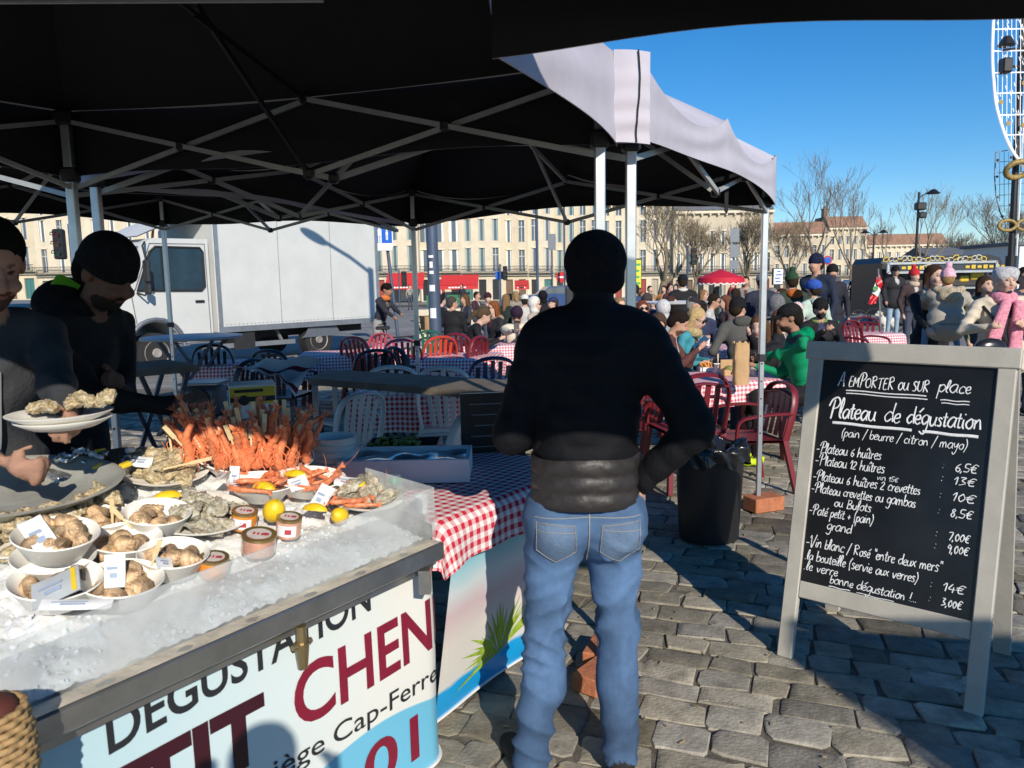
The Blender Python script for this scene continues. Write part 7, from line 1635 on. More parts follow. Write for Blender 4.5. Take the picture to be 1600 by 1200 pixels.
b = MB(); b.grid(lambda u, v: L3(-.15+1.35*v, .1+1.6*u, 2.62+.55*math.sin(v*1.5)*(1-.25*(2*u-1)**2)), 8, 8); b.grid(lambda u, v: L3(1.2-1.35*v, .1+1.6*u, 2.60+.40*math.sin((1-v)*1.5)), 4, 4); b.build('wind_deflector', M_TRW, th, smooth=50); b = MB(); x = .25; b.tube([L3(x, .3, 2.6), L3(x+.03, .3, 2.78), L3(x+.09, .3, 2.8)], .025); b.build('deflector_bracket', mat('rust', (.28, .12, .05), .8), th)
b = MB(); b.tube([L3(.56*math.cos(a), -.05, .5+.54*math.sin(a)) for a in [math.pi*k/12 for k in range(13)]], .045, n=6); b.build('mudguard', M_SGREY, th)
b = MB(); b.box((3.55, .95, 1.93), (4.5, 2.1, 2.46), bev=.015); bo = b.build('cargo_box', M_TRW, th)
b = MB(); [b.cyl((1.38+4.34*k/44, -.1, .86), (1.38+4.34*k/44, -.108, .86), .012, n=6) for k in range(45)]; [b.box((x, -.102, 1.95), (.012, .006, 2.3)) for x in (2.85, 4.3)]; [b.box((x, -.11, 1.93), (.09, .02, 2.46)) for x in (1.35, 5.75)]; b.box((3.55, -.112, .76), (4.5, .02, .12)); b.build('edge_profile', M_GALV, bo)
b = MB(); b.box((2.4, .95, .58), (6.6, .9, .16)); b.box((1.9, .12, .5), (.5, .4, .34)); b.build('chassis', M_CHAS, th); b = MB(); b.bar(L3(.95, -.02, .42), L3(3.2, -.05, .40), .05, .10); b.bar(L3(1.9, -.02, .4), L3(1.9, .2, .68), .05); b.bar(L3(2.9, -.02, .4), L3(2.9, .2, .68), .05); b.build('side_guard', M_GALV, th)
for x in (0, 3.92):
    for y in (.12, 1.78):
        b = MB(); b.cyl((x, y-.13, .39), (x, y+.13, .39), .39, n=28); wh = b.build('wheel', M_RUB, th, smooth=40)
        b = MB(); b.lathe([(0, .02), (.08, .03), (.10, -.01), (.22, -.02), (.245, .02), (.25, 0)], (x, y-.13 if y < 1 else y+.13, .39), 24, Matrix.Rotation(R(90), 3, 'X')); b.build('rim', mat('rim_rusty', (.36, .33, .30), .6, metal=.3, var=.3), wh, smooth=40)
b = MB(); b.grid(lambda u, v: L3(3.35+.1*v+1.15*u, -.06+.05*u, .46+.38*math.sin(math.pi*u)**.6*v), 8, 3); b.build('mudguard', M_SGREY, th)

# ================================================================ FOOD TRUCK, PARASOL, DECORATED MAST, CYCLES
p = P(1377, 440, 25); ft = thing('food_truck', 'dark food truck with a patterned awning and an open serving hatch', 'food truck', (p.x, p.y, 0), 0); zf = lambda y: 1.6+(431-y)*25/1200; xf = lambda px: (px-1377)*25/1200
b = MB(); W_ = xf(1572); b.prism([(0, 0, .35), (W_-.5, 0, .35), (W_, 0, .6), (W_, 0, zf(425)), (W_-.25, 0, zf(404)), (W_-.6, 0, zf(399)), (.1, 0, zf(401)), (0, 0, zf(410))], (0, 2.2, 0)); b.build('body', mat('truck_dark', (.02, .022, .03), .4, var=.2), ft)
b = MB(); b.box((xf(1457), -.02, zf(436)), (xf(1537)-xf(1385), .05, zf(426)-zf(446))); b.build('hatch', mat('hatch_dark', (.03, .025, .02), .6), ft)
b = MB(); b.box((xf(1460), -.35, zf(418)), (xf(1543)-xf(1377), .08, zf(412)-zf(425))); hb = b.build('awning_flap', mat('flap_dark', (.03, .04, .06), .4), ft)
b = MB(); X0, X1, Z0_, Z1_ = xf(1377), xf(1543), zf(425), zf(411); [b.bar(*q_, .07) for q_ in (((X0, -.41, Z0_), (X1, -.41, Z0_)), ((X0, -.41, Z1_), (X1, -.41, Z1_)), ((X0, -.41, Z0_), (X0, -.41, Z1_)), ((X1, -.41, Z0_), (X1, -.41, Z1_)), ((X0, -.41, Z1_), (X0, 0, Z1_+.05)), ((X1, -.41, Z1_), (X1, 0, Z1_+.05)))]; b.build('flap_frame', M_GALV, hb)
r_ = random.Random(5); b = MB(); b2 = MB()
for k in range(22):
    x = X0+.12+(X1-X0-.3)*k/21; z = zf(405)+r_.uniform(-.05, .05); a = r_.uniform(-.6, .6); (b if k % 3 else b2).tube([(x+.10*math.cos(t)*math.cos(a), -.012, z+.07*math.sin(t)+.04*math.cos(t)*math.sin(a)) for t in [6.28*j/12 for j in range(12)]], .02, n=4, close=True)
b.build('pattern', mat('pattern_cream', (.6, .57, .45), .5), ft); b2.build('pattern', mat('pattern_yellow', (.65, .45, .03), .5), ft)
b = MB(); [b.box((X0+.5+.19*k+(.9 if k > 5 else 0), -.415, zf(418)), (.13, .01, .08+.04*(k % 2))) for k in range(13)]; b.build('lettering', MATS['pattern_yellow'], hb); b = MB(); [b.tube([(xf(1440)+.22*math.cos(t), -.416, zf(418)+.09*math.sin(t)) for t in [6.28*j/14 for j in range(14)]], .02, n=4, close=True)]; b.build('emblem', MATS['pattern_cream'], hb)
b = MB(); b.box((xf(1525), -.05, zf(431)), (.45, .06, .3), bev=.1); b.box((xf(1505), -.05, zf(436)), (.3, .06, .2), bev=.08); b.build('pictures', MATS['pattern_yellow'], ft)
for x in (.9, W_-1.0): b = MB(); b.cyl((x, -.02, .33), (x, .25, .33), .33, n=20); b.build('wheel', M_RUB, ft)
b = MB(); b.box((W_/2-.2, -.28, zf(450)), (2.6, .5, .05)); b.build('shelf', M_GALV, ft)
p = P(1126, 440, 17); ps = thing('parasol', 'red parasol with a scalloped white edge above the diners', 'parasol', (p.x, p.y, 0)); z0 = P(1126, 434, 17).z; z1 = P(1126, 421.5, 17).z; RR = 36*17/1200
b = MB(); n = 8; V_ = [(0, 0, z1+.02)]; 
for ring, (rr, zz) in enumerate(((.5, .55), (1.0, 0.0))):
    for i in range(48):
        a = 2*math.pi*i/48; sc = 1-.03*abs(math.sin(a*n/2)); V_.append((RR*rr*sc*math.cos(a), RR*rr*sc*math.sin(a), z0+(z1-z0)*zz-(.0 if rr < 1 else .0)))
for i in range(48): a = 2*math.pi*i/48; V_.append((RR*math.cos(a), RR*math.sin(a), z0-.10-.03*abs(math.sin(a*12))))
b.v = V_; b.f = [(0, 1+i, 1+(i+1) % 48) for i in range(48)]+[(1+q_*48+i, 1+q_*48+(i+1) % 48, 1+(q_+1)*48+(i+1) % 48, 1+(q_+1)*48+i) for q_ in range(2) for i in range(48)]; b.m = [0]*len(b.f); b.build('canopy', mat('parasol_red', (.55, .01, .035), .7, var=.06), ps, smooth=20)
b = MB(); b.cyl((0, 0, 0), (0, 0, z1), .025, n=8); b.build('pole', M_ALU, ps); b = MB(); b.tube([(RR*1.005*math.cos(a), RR*1.005*math.sin(a), z0-.115-.03*abs(math.sin(a*12))) for a in [2*math.pi*i/96 for i in range(96)]], .014, n=4, close=True); b.build('edging', M_WHITE, ps)
b = MB(); b.lathe([(0, 0), (.25, 0), (.25, .08), (.03, .1), (0, .1)], (0, 0, 0), 20); b.build('base', M_SGREY, ps)
p = P(1050, 471, 12.5); th = thing('white_table', 'white high table top among the standing people behind the customer', 'table', (p.x, p.y, 0)); b = MB(); b.lathe([(0, p.z-.03), (.56, p.z-.03), (.58, p.z), (0, p.z+.005)], (0, 0, 0), 36); b.build('tabletop', M_WHITE, th); b = MB(); b.cyl((0, 0, .0), (0, 0, p.z-.03), .035, n=10); b.cyl((0, 0, 0), (0, 0, .03), .28, n=20); b.build('pedestal', M_GALV, th)
# decorated mast
p = P(1584, 440, 15.5); top = 7.2; mast = thing('decorated_mast', 'dark lamp mast at the right edge hung with white light frames and gold rings', 'lamp post', (p.x, p.y, 0)); mx_ = lambda px: P(px, 440, 15.5).x-p.x; mz = lambda px, py: P(px, py, 15.5).z
b = MB(); pb0 = GY(1580, 400, p.y)-Vector((p.x, p.y, 0)); pt0 = GY(1601, -20, p.y)-Vector((p.x, p.y, 0)); b.cyl((pb0.x-.02, 0, 0), pb0, .10, n=12); b.cyl(pb0, pt0, .062, .055, n=12); b.build('pole', M_BLACK, mast)
b = MB(); b.tube([pb0+Vector((.06, -.07, 0)), pt0+Vector((.06, -.07, 0))], .018, n=5); b.build('light_string', M_WHITE, mast)
M_LED = mat('light_string_white', (.85, .85, .90), .5, emit=.35, var=0)
out = [(1553, 20), (1551, 60), (1551, 100), (1553, 130), (1556, 160), (1562, 185), (1570, 210), (1580, 232), (1592, 250), (1606, 266), (1622, 276)]
Y_ = -.12; pt = lambda px, py: GY(px, py, p.y+Y_)-Vector((p.x, p.y, 0))
b = MB(); b.tube(smooth_path([pt(*q_) for q_ in out], 4), .026, n=6); fo = b.build('light_frame', M_LED, mast)
b = MB()
for y_, x_ in ((46, 1552), (80, 1551), (114, 1552), (146, 1555), (180, 1561), (211, 1571)): b.tube([pt(x_, y_), pt(1640, y_-2)], .013, n=4)
for x_, yb_ in ((1560, 175), (1567, 200), (1574, 220), (1581, 233), (1588, 244), (1595, 254), (1602, 262), (1612, 270)): b.tube([pt(x_, 10), pt(x_-1, yb_)], .006, n=3)
b.build('light_grid', M_LED, fo)
b = MB(); rr2 = random.Random(3)
for k in range(90): x_ = 1556+rr2.random()*60; y_ = 25+rr2.random()*(150 if x_ < 1570 else 200); b.tube([pt(x_, y_)+Vector((0, -.015, 0)), pt(x_+1.5, y_+6)+Vector((0, -.015, 0))], .007, n=3)
b.build('icicle_lights', M_LED, fo)
M_GOLDT = mat('gold_tinsel', (.34, .24, .08), .6, metal=.2, var=.5, scale=30, bump=.8, bscale=60)
b = MB(); 
for x_, y_ in ((1566, 97), (1563, 160), (1574, 193), (1598, 196), (1599, 130)): b = MB(); b.cyl(pt(x_, y_)+Vector((0, -.02, 0)), pt(x_, y_)+Vector((0, -.03, 0)), .045, n=16); b.build('gold_disc', M_GOLDT, fo)
out2 = [(1556, 238), (1554, 275), (1556, 305), (1562, 330), (1572, 352), (1584, 370)]; Y_ = .25; b = MB(); b.tube([pt(*q_) for q_ in out2], .012, n=4); b.tube([pt(1556, 238), pt(1590, 232)], .012, n=4)
for y_ in (253, 270, 288, 305, 322, 338): b.tube([pt(1556+(y_-238)*.06, y_), pt(1600, y_-2)], .007, n=3)
for x_ in (1562, 1569, 1576, 1583, 1590): b.tube([pt(x_, 238), pt(x_, 300+(x_-1556)*2.4)], .006, n=3)
[b.ball(pt(x_, y_), .028, 8) for x_, y_ in ((1559, 250), (1558, 276), (1559, 308), (1566, 338), (1580, 246), (1578, 320))]; b.build('wire_frame', M_SGREY, mast)
Y_ = -.15; b = MB(); c0_ = pt(1590, 265); b.tube([c0_+Vector((.22*math.cos(a), -.25*math.sin(a)*.4, .14*math.sin(a))) for a in [2*math.pi*k/30 for k in range(30)]], .055, n=8, close=True); b.build('gold_ring', M_GOLDT, mast, smooth=True)
b = MB(); c1_ = pt(1588, 352); [b.tube([c1_+Vector((s*(.18+.17*math.cos(a)), 0, .10*math.sin(a)+.03*s*0)) for a in [2*math.pi*k/20 for k in range(20)]], .032, n=7, close=True) for s in (-1, 1)]; b.build('gold_bow', M_GOLDT, mast, smooth=True)
b = MB(); q_ = pt(1573, 66); b.lathe([(.02, .12), (.07, .1), (.16, -.06), (.14, -.07), (0, -.07)], q_, 12); b.bar(q_+Vector((-.05, 0, -.14)), q_+Vector((.45, .1, -.08)), .04); q_ = pt(1571, 103); b.box(q_, (.2, .2, .28), bev=.03); b.bar(q_, q_+Vector((.4, .1, 0)), .04); b.build('spotlight', M_BLACK, mast)
# flag on a bicycle, motorbike, bicycle with basket, dog
def bike(px, d, rz, label, basket=None, frame_m=M_BLACK, motor=False):
    p = P(px, 440, d); th = thing('motorbike' if motor else 'bicycle', label, 'motorbike' if motor else 'bicycle', (p.x, p.y, -.02), rz); r = .32 if motor else .34
    for x in (-.55, .55):
        b = MB(); b.tube([(x+r*math.cos(a), 0, r+r*math.sin(a)) for a in [2*math.pi*k/28 for k in range(28)]], .055 if motor else .02, n=6, close=True); wh = b.build('wheel', M_RUB, th); b = MB()
        for k in range(10): a = math.pi*k/5; b.tube([(x, 0, r), (x+r*math.cos(a), 0, r+r*math.sin(a))], .003, n=3)
        b.cyl((x, -.03, r), (x, .03, r), .03, n=8); b.build('spokes', M_GALV, wh)
    b = MB(); [b.tube([(a[0], 0, a[1]), (c[0], 0, c[1])], .018, n=6) for a, c in (((-.55, r), (-.15, .30)), ((-.15, .30), (-.25, .85)), ((-.15, .30), (.38, .75)), ((.55, r), (.38, .92)), ((-.55, r), (-.22, .7)), ((-.22, .7), (.38, .72)))]; b.build('frame', frame_m, th)
    b = MB(); b.tube([(.3, -.28, .98), (.38, -.1, .96), (.38, .1, .96), (.3, .28, .98)], .014); b.build('handlebar', M_GALV, th); b = MB(); b.box((-.26, 0, .88), (.25, .14, .06), bev=.02); b.build('saddle', M_BLACK, th)
    if motor: b = MB(); b.box((0, 0, .45), (.5, .25, .35), bev=.08); b.box((.1, 0, .75), (.5, .24, .2), bev=.08); b.build('engine', M_BLACK, th)
    if basket:
        b = MB(); [b.lathe([(.15+.02*k/6, .82+.04*k), (.16+.02*k/6, .85+.04*k)], (.58, 0, 0), 20) for k in range(6)]; b.lathe([(0, .82), (.15, .82), (.18, 1.06), (.19, 1.07), (.17, 1.05), (.14, .83), (0, .83)], (.58, 0, 0), 22); b.build('basket', M_WICK, th)
    return th
bike(618, 13.6, .3, 'bicycle with a tan wicker basket behind the red chairs', True); bike(700, 26, .1, 'bicycle parked behind the man in the black coat'); bike(735, 27, .2, 'bicycle among the parked ones in front of the cafe'); bike(1352, 33, .4, 'dark motorbike beside the pink advert panel', None, M_BLACK, True); bike(1372, 22, .1, 'black bicycle leaning behind the red and white flag')
p = P(1372, 430, 20); th = thing('flag', 'red and white flag with a small crest hanging from a slanting pole', 'flag', (p.x, p.y, 0)); b = MB(); b.cyl((.15, 0, 0), (.0, 0, P(1376, 420, 20).z), .018, n=6); b.build('pole', M_GALV, th)
fc = [P(*q_, 20) for q_ in ((1377, 424), (1379, 452), (1368, 474), (1357, 472))]
for k, (m_, u0, u1) in enumerate(((M_SRED, 0, .33), (M_WHITE, .33, .66), (M_SRED, .66, 1))):
    b = MB(); A_, B_, C__, D_ = P(1374, 424, 20), P(1379, 445, 20), P(1369, 474, 20), P(1357, 476, 20)
    b.grid(lambda u, v: A_.lerp(D_, u0+(u1-u0)*u)*(1-v)+B_.lerp(C__, u0+(u1-u0)*u)*v+Vector((0, .03*math.sin(6*v+3*u), 0)), 8, 8); b.build('stripe', m_, th, smooth=True, world=True)
b = MB(); q_ = P(1368, 451, 19.93); b.cyl(q_, q_+Vector((0, -.01, 0)), .07, n=14); b.build('crest', mat('crest_green', (.10, .25, .08), .6, var=.4, scale=30), th, world=True)
dp = G(1385, 521); FUR = (.66, .63, .56); dg = thing('dog', 'small shaggy white dog standing on the paving behind the far right table', 'dog', (dp.x, dp.y, 0), 0)
s_ = 1.15; dpr = [cap((-.20, 0, .30), (.14, 0, .31), .085, .095, FUR), cap((.14, 0, .34), (.24, 0, .47), .07, .06, FUR), ell((.26, -.0, .50), (.075, .065, .07), FUR), cap((.29, -.01, .48), (.355, -.015, .465), .042, .03, FUR), ell((.375, -.015, .475), (.014, .016, .012), (.02, .02, .02)), cap((-.24, 0, .34), (-.34, .02, .46), .035, .028, FUR), cap((-.34, .02, .46), (-.28, .03, .53), .03, .02, FUR)]
for y in (-.055, .055): dpr += [ell((.245, y*1.35, .49), (.03, .022, .055), (.55, .48, .38)), cap((.12, y, .28), (.13, y, .14), .042, .03, FUR), cap((.13, y, .14), (.125, y, .02), .03, .026, FUR), cap((-.2, y, .28), (-.14, y, .19), .06, .04, FUR), cap((-.14, y, .19), (-.23, y, .12), .036, .028, FUR), cap((-.23, y, .12), (-.22, y, .02), .027, .025, FUR)]
dpr += [ell((.33, y, .505), (.013, .012, .011), (.01, .01, .01), paint=True) for y in (-.035, .025)]
V, Fc, col = sdf_surface(dpr, .016, .03, None, (.009, 55.0, 1)); b = MB(); b.v = (V*s_).tolist(); b.f = Fc.tolist(); b.m = [0]*len(b.f); b.build('body', vcol_mat('dog_fur', .9, .9, 120, .2, 40), dg, smooth=True, col=col); dg.rotation_euler = (0, 0, R(200))
# ---------------------------------------------------------------- the two stallholders
V1 = P(-66, 440, 2.36); V1 = (V1.x, V1.y, 0)
def v1x(th, tr, hp, pel, S, cs):
    b = MB(); z_ = [(.012, .125, .40), (.012, .135, .2), (.012, .125, 0), (.012, .12, -.1)]; b.tube([Vector(tr(*q)) for q in z_], .006, n=5); b.build('zip', M_GALV, th)
person('young stallholder at the left edge with dark short hair, holding a plate of oysters', V1, (.86, -.5), H=1.88, top=(.045, .048, .055), bot=NOIR, skin=(.36, .20, .14), hair=(.008, .007, .006), beard=(.07, .038, .028), turn=-12, nod=24, lean=13, arms={'R': (P(2, 722, 1.95), (.8, -.3, -.6), .9), 'L': (P(112, 668, 2.02), (-.3, -.6, -.9), 1.0)}, res=.015, fine=.006, group='people at the stall', wr=.005, coatlen=.02, helper=v1x)
pl_ = P(95, 657, 2.02); o = plate_obj('white plate of oysters held up by the young stallholder', .125, .02); o.location = pl_
o = plate_obj('second white plate under the held plate of oysters', .115, .02); o.location = pl_-Vector((-.008, 0, .017))
for i in range(5): put(OY[i % 4], 'oyster', pl_+Vector((-.06+.045*i, ru(-.02, .02), .035+.006*i)), (ru(-.3, .3), -.25+ru(-.2, .2), ru(0, 3)), 'oyster on the plate held by the young stallholder', 'oyster', 'oysters on ice', .8)
V2 = P(64, 440, 2.98); V2 = (V2.x, V2.y, 0)
def v2x(th, tr, hp, pel, S, cs):
    cs('hood', [ell(tr(0, -.09, .50*S), V3(.135, .09, .09)*S, NOIR), ell(tr(0, -.02, .51*S), V3(.12, .09, .05)*S, NOIR), ell(hp(0, 0, -.03), V3(.088, .1, .13), NOIR, neg=True, k=.02)], hmat((.014, .014, .016)))
    b = MB(); b.grid(lambda u, v: Vector(hp(.098*math.cos(-1.2+1.5*u), -.02-.085*math.sin(.4+1.1*u)-.02*v, -.075-.085*v+.02*math.sin(3*u))), 8, 4); b.build('hood_lining', mat('lime_lining', (.10, .42, .02), .7, var=.1), th, smooth=True)
person('bearded stallholder in a black beanie and hooded jacket, leaning towards the prawns', V2, (.97, -.25), H=1.90, top=NOIR, bot=NOIR, skin=(.19, .10, .07), hair=(.008, .007, .006), hat='beanie', beard=(.03, .02, .015), lean=22, nod=24, turn=-4, arms={'R': (P(278, 632, 2.78), (.4, -.6, -.9), .8), 'L': (P(180, 600, 3.0), (-.5, -.4, -.9), .7)}, res=.015, fine=.006, group='people at the stall', wr=.006, coatlen=.04, helper=v2x)
person('person in navy standing right behind the camera', (.10, -.50, 0), (-.1, 1), H=1.76, top=NAVY, bot=NOIR, arms={'L': Vector((-.16, -.22, 1.42)), 'R': Vector((.22, -.22, 1.42))}, group='people at the stall', res=.03)
# ---------------------------------------------------------------- seated and standing crowd
def pp(label, px, py, d, face, pose='sit', **k):
    "head centre near pixel (px, py) at depth d; the body is set back by the lean"
    h = P(px, py, d); f = Vector((face[0], face[1], 0)).normalized(); ln = math.sin(R(k.get('lean', 0)))*.62; loc = (h.x-f.x*ln, h.y-f.y*ln, k.pop('z', 0))
    if pose == 'stand': k.setdefault('H', (h.z-loc[2])/.911)
    else:
        H = k.setdefault('H', 1.74); S = H/1.74; k['seat'] = max(.34, min(.56, h.z-.655*S*math.cos(R(k.get('lean', 0)))-.10))
    k.setdefault('res', .022 if d < 9.5 else (.028 if d < 15 else .036)); k.setdefault('wr', .004 if d < 12 else 0)
    return person(label, loc, face, pose, **k)
def hand(px, py, d): return P(px, py, d)
CAMF = (0, -1)
# left and middle
pp('dark curly haired man in a dark jacket and orange scarf walking his bicycle', 602, 457, 14, (.75, -.3), 'stand', H=1.70, lean=14, top=(.03, .03, .04), bot=(.3, .29, .28), hair=(.01, .008, .006), hairstyle='curly', skin=SKD, scarf=(.62, .18, .05), arms={'L': hand(640, 505, 13.6), 'R': hand(630, 510, 13.4)}, res=.024)
pp('grey haired man in a black coat seated back turned behind the blue lamp post', 706, 474, 13.6, (.35, 1), top=NOIR, hair=(.06, .055, .05), turn=-40, bulk=1.1, arms={'L': hand(668, 520, 13.8)})
pp('woman with a long ponytail and black jacket bent over her table', 751, 492, 10.9, (.95, .1), lean=22, nod=22, top=NOIR, hair=(.09, .06, .035), hairstyle='pony', skin=SKP, arms={'R': hand(782, 530, 10.7), 'L': hand(780, 530, 11.1)})
pp('auburn haired woman in sunglasses and a fur collared black jacket', 773, 482, 12.4, (-.75, -.5), top=(.02, .02, .022), hair=(.20, .07, .025), hairstyle='bob', glasses=True, skin=SKP, hood=((.30, .22, .15), 'down'), arms={'R': hand(786, 520, 12.1)})
pp('bearded man in a cream jacket, purple black beanie and sunglasses looking at his phone', 808, 492, 11.4, (-.05, -1), lean=10, nod=22, top=(.66, .60, .48), hat='beanie', hatcol=(.035, .02, .04), beard=(.05, .03, .02), glasses=True, bulk=1.12, arms={'L': hand(812, 516, 10.9), 'R': hand(803, 518, 10.9)})
b = MB(); b.box((0, 0, 0), (.075, .012, .15), Matrix.Rotation(R(-20), 3, 'X'), bev=.004); o = b.build('phone', M_BLACK); o.location = hand(807, 512, 10.85); tag(o, 'black phone in the cream jacket man\'s hands', 'phone', 'phones')
pp('woman in a white hood and sunglasses seen in profile', 834, 476, 13.4, (.95, -.35), top=(.42, .36, .30), hood=((.72, .68, .62), 'up'), glasses=True, skin=SKP, hair=(.3, .2, .1))
pp('person in a black hood half hidden beside the customer\'s shoulder', 848, 464, 17, (.3, 1), top=NOIR, hood=(NOIR, 'up'))
pp('person in a white hat behind the cream jacket man', 820, 470, 16.5, (0, 1), top=(.5, .48, .44), hat='beanie', hatcol=(.7, .68, .64))
# right of the customer
pp('pale faced diner glimpsed between the customer and the tent leg', 966, 478, 11, (.5, -.8), top=(.08, .08, .1), skin=SKP, hair=(.25, .15, .08))
pp('man in a brown pullover looking down at his phone, dark hair, in profile', 1053, 503, 7.55, (.93, -.30), lean=16, nod=26, top=(.10, .04, .035), hair=(.018, .012, .01), hairstyle='short', beard=(.12, .07, .05), glasses=False, arms={'R': hand(1092, 545, 7.2), 'L': hand(1088, 540, 7.6)}, bulk=1.1, res=.018)
b = MB(); b.box((0, 0, 0), (.08, .012, .16), bev=.004); o = b.build('phone', mat('phone_blue', (.02, .10, .22), .2)); o.location = hand(1095, 536, 7.25); o.rotation_euler = (.6, .5, .6); tag(o, 'blue phone held by the man in the brown pullover', 'phone', 'phones')
pp('blonde woman with a pale visor and turquoise jacket beside the brown pullover man', 1083, 497, 8.3, (.8, -.55), lean=12, nod=18, top=(.05, .26, .32), hair=(.48, .34, .16), hairstyle='long', glasses=True, skin=SKP, scarf=(.42, .33, .18))
pp('man in a dark baseball cap and beige jacket behind the blonde woman', 1080, 476, 11.2, (.9, -.3), lean=8, top=(.34, .28, .20), hat='cap', hatcol=(.03, .03, .034), hair=(.3, .28, .26))
pp('man in a brown hood facing the camera and looking down', 1027, 507, 9.2, (.1, -1), lean=20, nod=14, top=(.05, .03, .025), hood=((.075, .045, .035), 'up'))
pp('person in a pale grey hood behind the man in the brown hood', 1036, 484, 11.0, (.2, 1), top=(.30, .31, .33), hood=((.55, .55, .56), 'up'))
pp('woman in red tinted sunglasses and a dark quilted jacket', 1003, 483, 10.8, (.1, -1), top=(.03, .035, .06), hair=(.16, .05, .03), hairstyle='bob', glasses=True, skin=SKP, rib=(.07, .008))
pp('person in a navy cap and jacket standing right of the tent legs', 993, 453, 15, (-.2, 1), 'stand', top=(.03, .05, .12), bot=JEANS, hat='cap', hatcol=(.02, .03, .08))
pp('man in grey hooded jacket and black beanie turned towards the women', 1156, 482, 8.7, (-.1, .9), lean=12, turn=-55, top=(.085, .085, .08), hat='beanie', bulk=1.15, hood=((.085, .085, .08), 'down'), arms={'L': hand(1120, 540, 8.9)}, res=.018)
pp('woman with long brown hair and glasses, hand raised to her chin', 1188, 510, 7.7, (-.55, -.8), lean=10, nod=8, top=NOIR, hair=(.11, .055, .03), hairstyle='long', glasses=False, skin=SKP, arms={'R': (hand(1170, 520, 7.35), (-1, -.2, -.8), .5), 'L': hand(1165, 552, 7.3)}, res=.018)
pp('man in a bright green jacket and black cap reaching across the lunch table', 1241, 496, 6.55, (-.93, .12), lean=10, nod=10, top=(.0, .24, .10), bot=NOIR, hat='cap', skin=SKD, hair=(.015, .012, .01), beard=(.03, .02, .015), hood=((.0, .24, .10), 'down'), bulk=.98, arms={'R': (hand(1180, 570, 6.7), (0, -.5, -1), .7), 'L': hand(1172, 562, 7.0)}, shoe=(.55, .75, .02), res=.016, wr=.011, extra=lambda tr, hp, pel, S: [ell(tr(0, -.02, .47*S), V3(.20, .13, .075)*S, NAVY, paint=True)])
pp('bearded man in sunglasses, black beanie and a green lined hood', 1281, 483, 9.4, (-.1, -1), top=NOIR, hat='beanie', beard=(.02, .015, .012), glasses=True, hood=((.16, .26, .06), 'down'), bulk=1.1, arms={'L': hand(1304, 522, 9.1), 'R': hand(1290, 516, 9.0)}, res=.02)
pp('tall man in a navy jacket and navy beanie standing among the tables', 1277, 413, 11.2, (-.75, -.5), 'stand', top=NAVY, bot=NOIR, hat='beanie', hatcol=(.015, .02, .045), bulk=1.15, coatlen=.1, arms={'R': hand(1262, 452, 10.8)})
pp('man in a black beanie and long dark coat behind the tall man in navy', 1300, 426, 13, (-.2, -1), 'stand', top=(.02, .02, .03), bot=(.4, .4, .42), hat='beanie', beard=(.06, .04, .03), coatlen=.25)
pp('person in a dark green beanie with an orange bag strap, back turned', 1238, 440, 10.6, (-.1, 1), 'stand', top=(.03, .045, .03), hat='pom', hatcol=(.03, .07, .035), bulk=1.15, hood=((.45, .12, .03), 'down'))
pp('child in a pink and white bobble hat between the standing people', 1246, 474, 9.9, (.2, 1), top=(.5, .3, .33), hat='beanie', hatcol=(.75, .55, .56), H=1.4)
pp('child in a blue patterned cap before the tall man in navy', 1273, 453, 10.2, (-.3, 1), 'stand', top=(.45, .55, .48), hat='helmet', hatcol=(.04, .10, .42), hood=((.5, .6, .5), 'down'))
pp('dark haired man in a navy body warmer and white sleeves', 1112, 470, 12.4, (.85, -.3), lean=10, nod=12, top=(.5, .5, .5), vest=(.04, .07, .16), hair=(.02, .015, .012), glasses=True)
pp('woman with reddish brown hair facing the man in the body warmer', 1135, 472, 13, (-.9, -.1), top=(.1, .06, .06), hair=(.15, .06, .035), hairstyle='bob', skin=SKP)
pp('woman with her hair in a bun and a checked beige coat', 1178, 472, 12, (-.2, -1), nod=14, top=(.36, .27, .18), hair=(.18, .09, .04), hairstyle='bun', skin=SKP, scarf=(.5, .42, .32))
pp('person in a grey bobble hat and navy coat standing with back turned', 1191, 441, 11.6, (.1, 1), 'stand', top=(.025, .03, .05), hat='pom', hatcol=(.22, .24, .28), bulk=1.2)
pp('person in a grey coat with a hood seated beside the tent leg', 1213, 478, 9.6, (0, 1), top=(.17, .17, .18), hood=((.17, .17, .18), 'up'), bulk=1.15)
pp('person in a black hat and white fur collar standing with back turned', 1067, 441, 13.6, (-.1, 1), 'stand', top=NOIR, hat='beanie', scarf=(.6, .56, .5), bulk=1.2)
pp('woman in a red and blue striped jumper under the red parasol', 1143, 440, 18, (.9, -.2), 'stand', top=(.45, .06, .06), hair=(.06, .03, .02), hairstyle='bun', skin=SKP, extra=lambda tr, hp, pel, S: [ell(tr(0, 0, .12*S), V3(.3, .2, .05)*S, (.08, .12, .32), paint=True), ell(tr(0, 0, .3*S), V3(.3, .2, .03)*S, (.5, .5, .55), paint=True)])
pp('man in a grey parka under the red parasol', 1165, 440, 17, (-.3, -1), 'stand', top=(.24, .24, .23), hair=(.02, .015, .01), hood=((.3, .3, .28), 'down'))
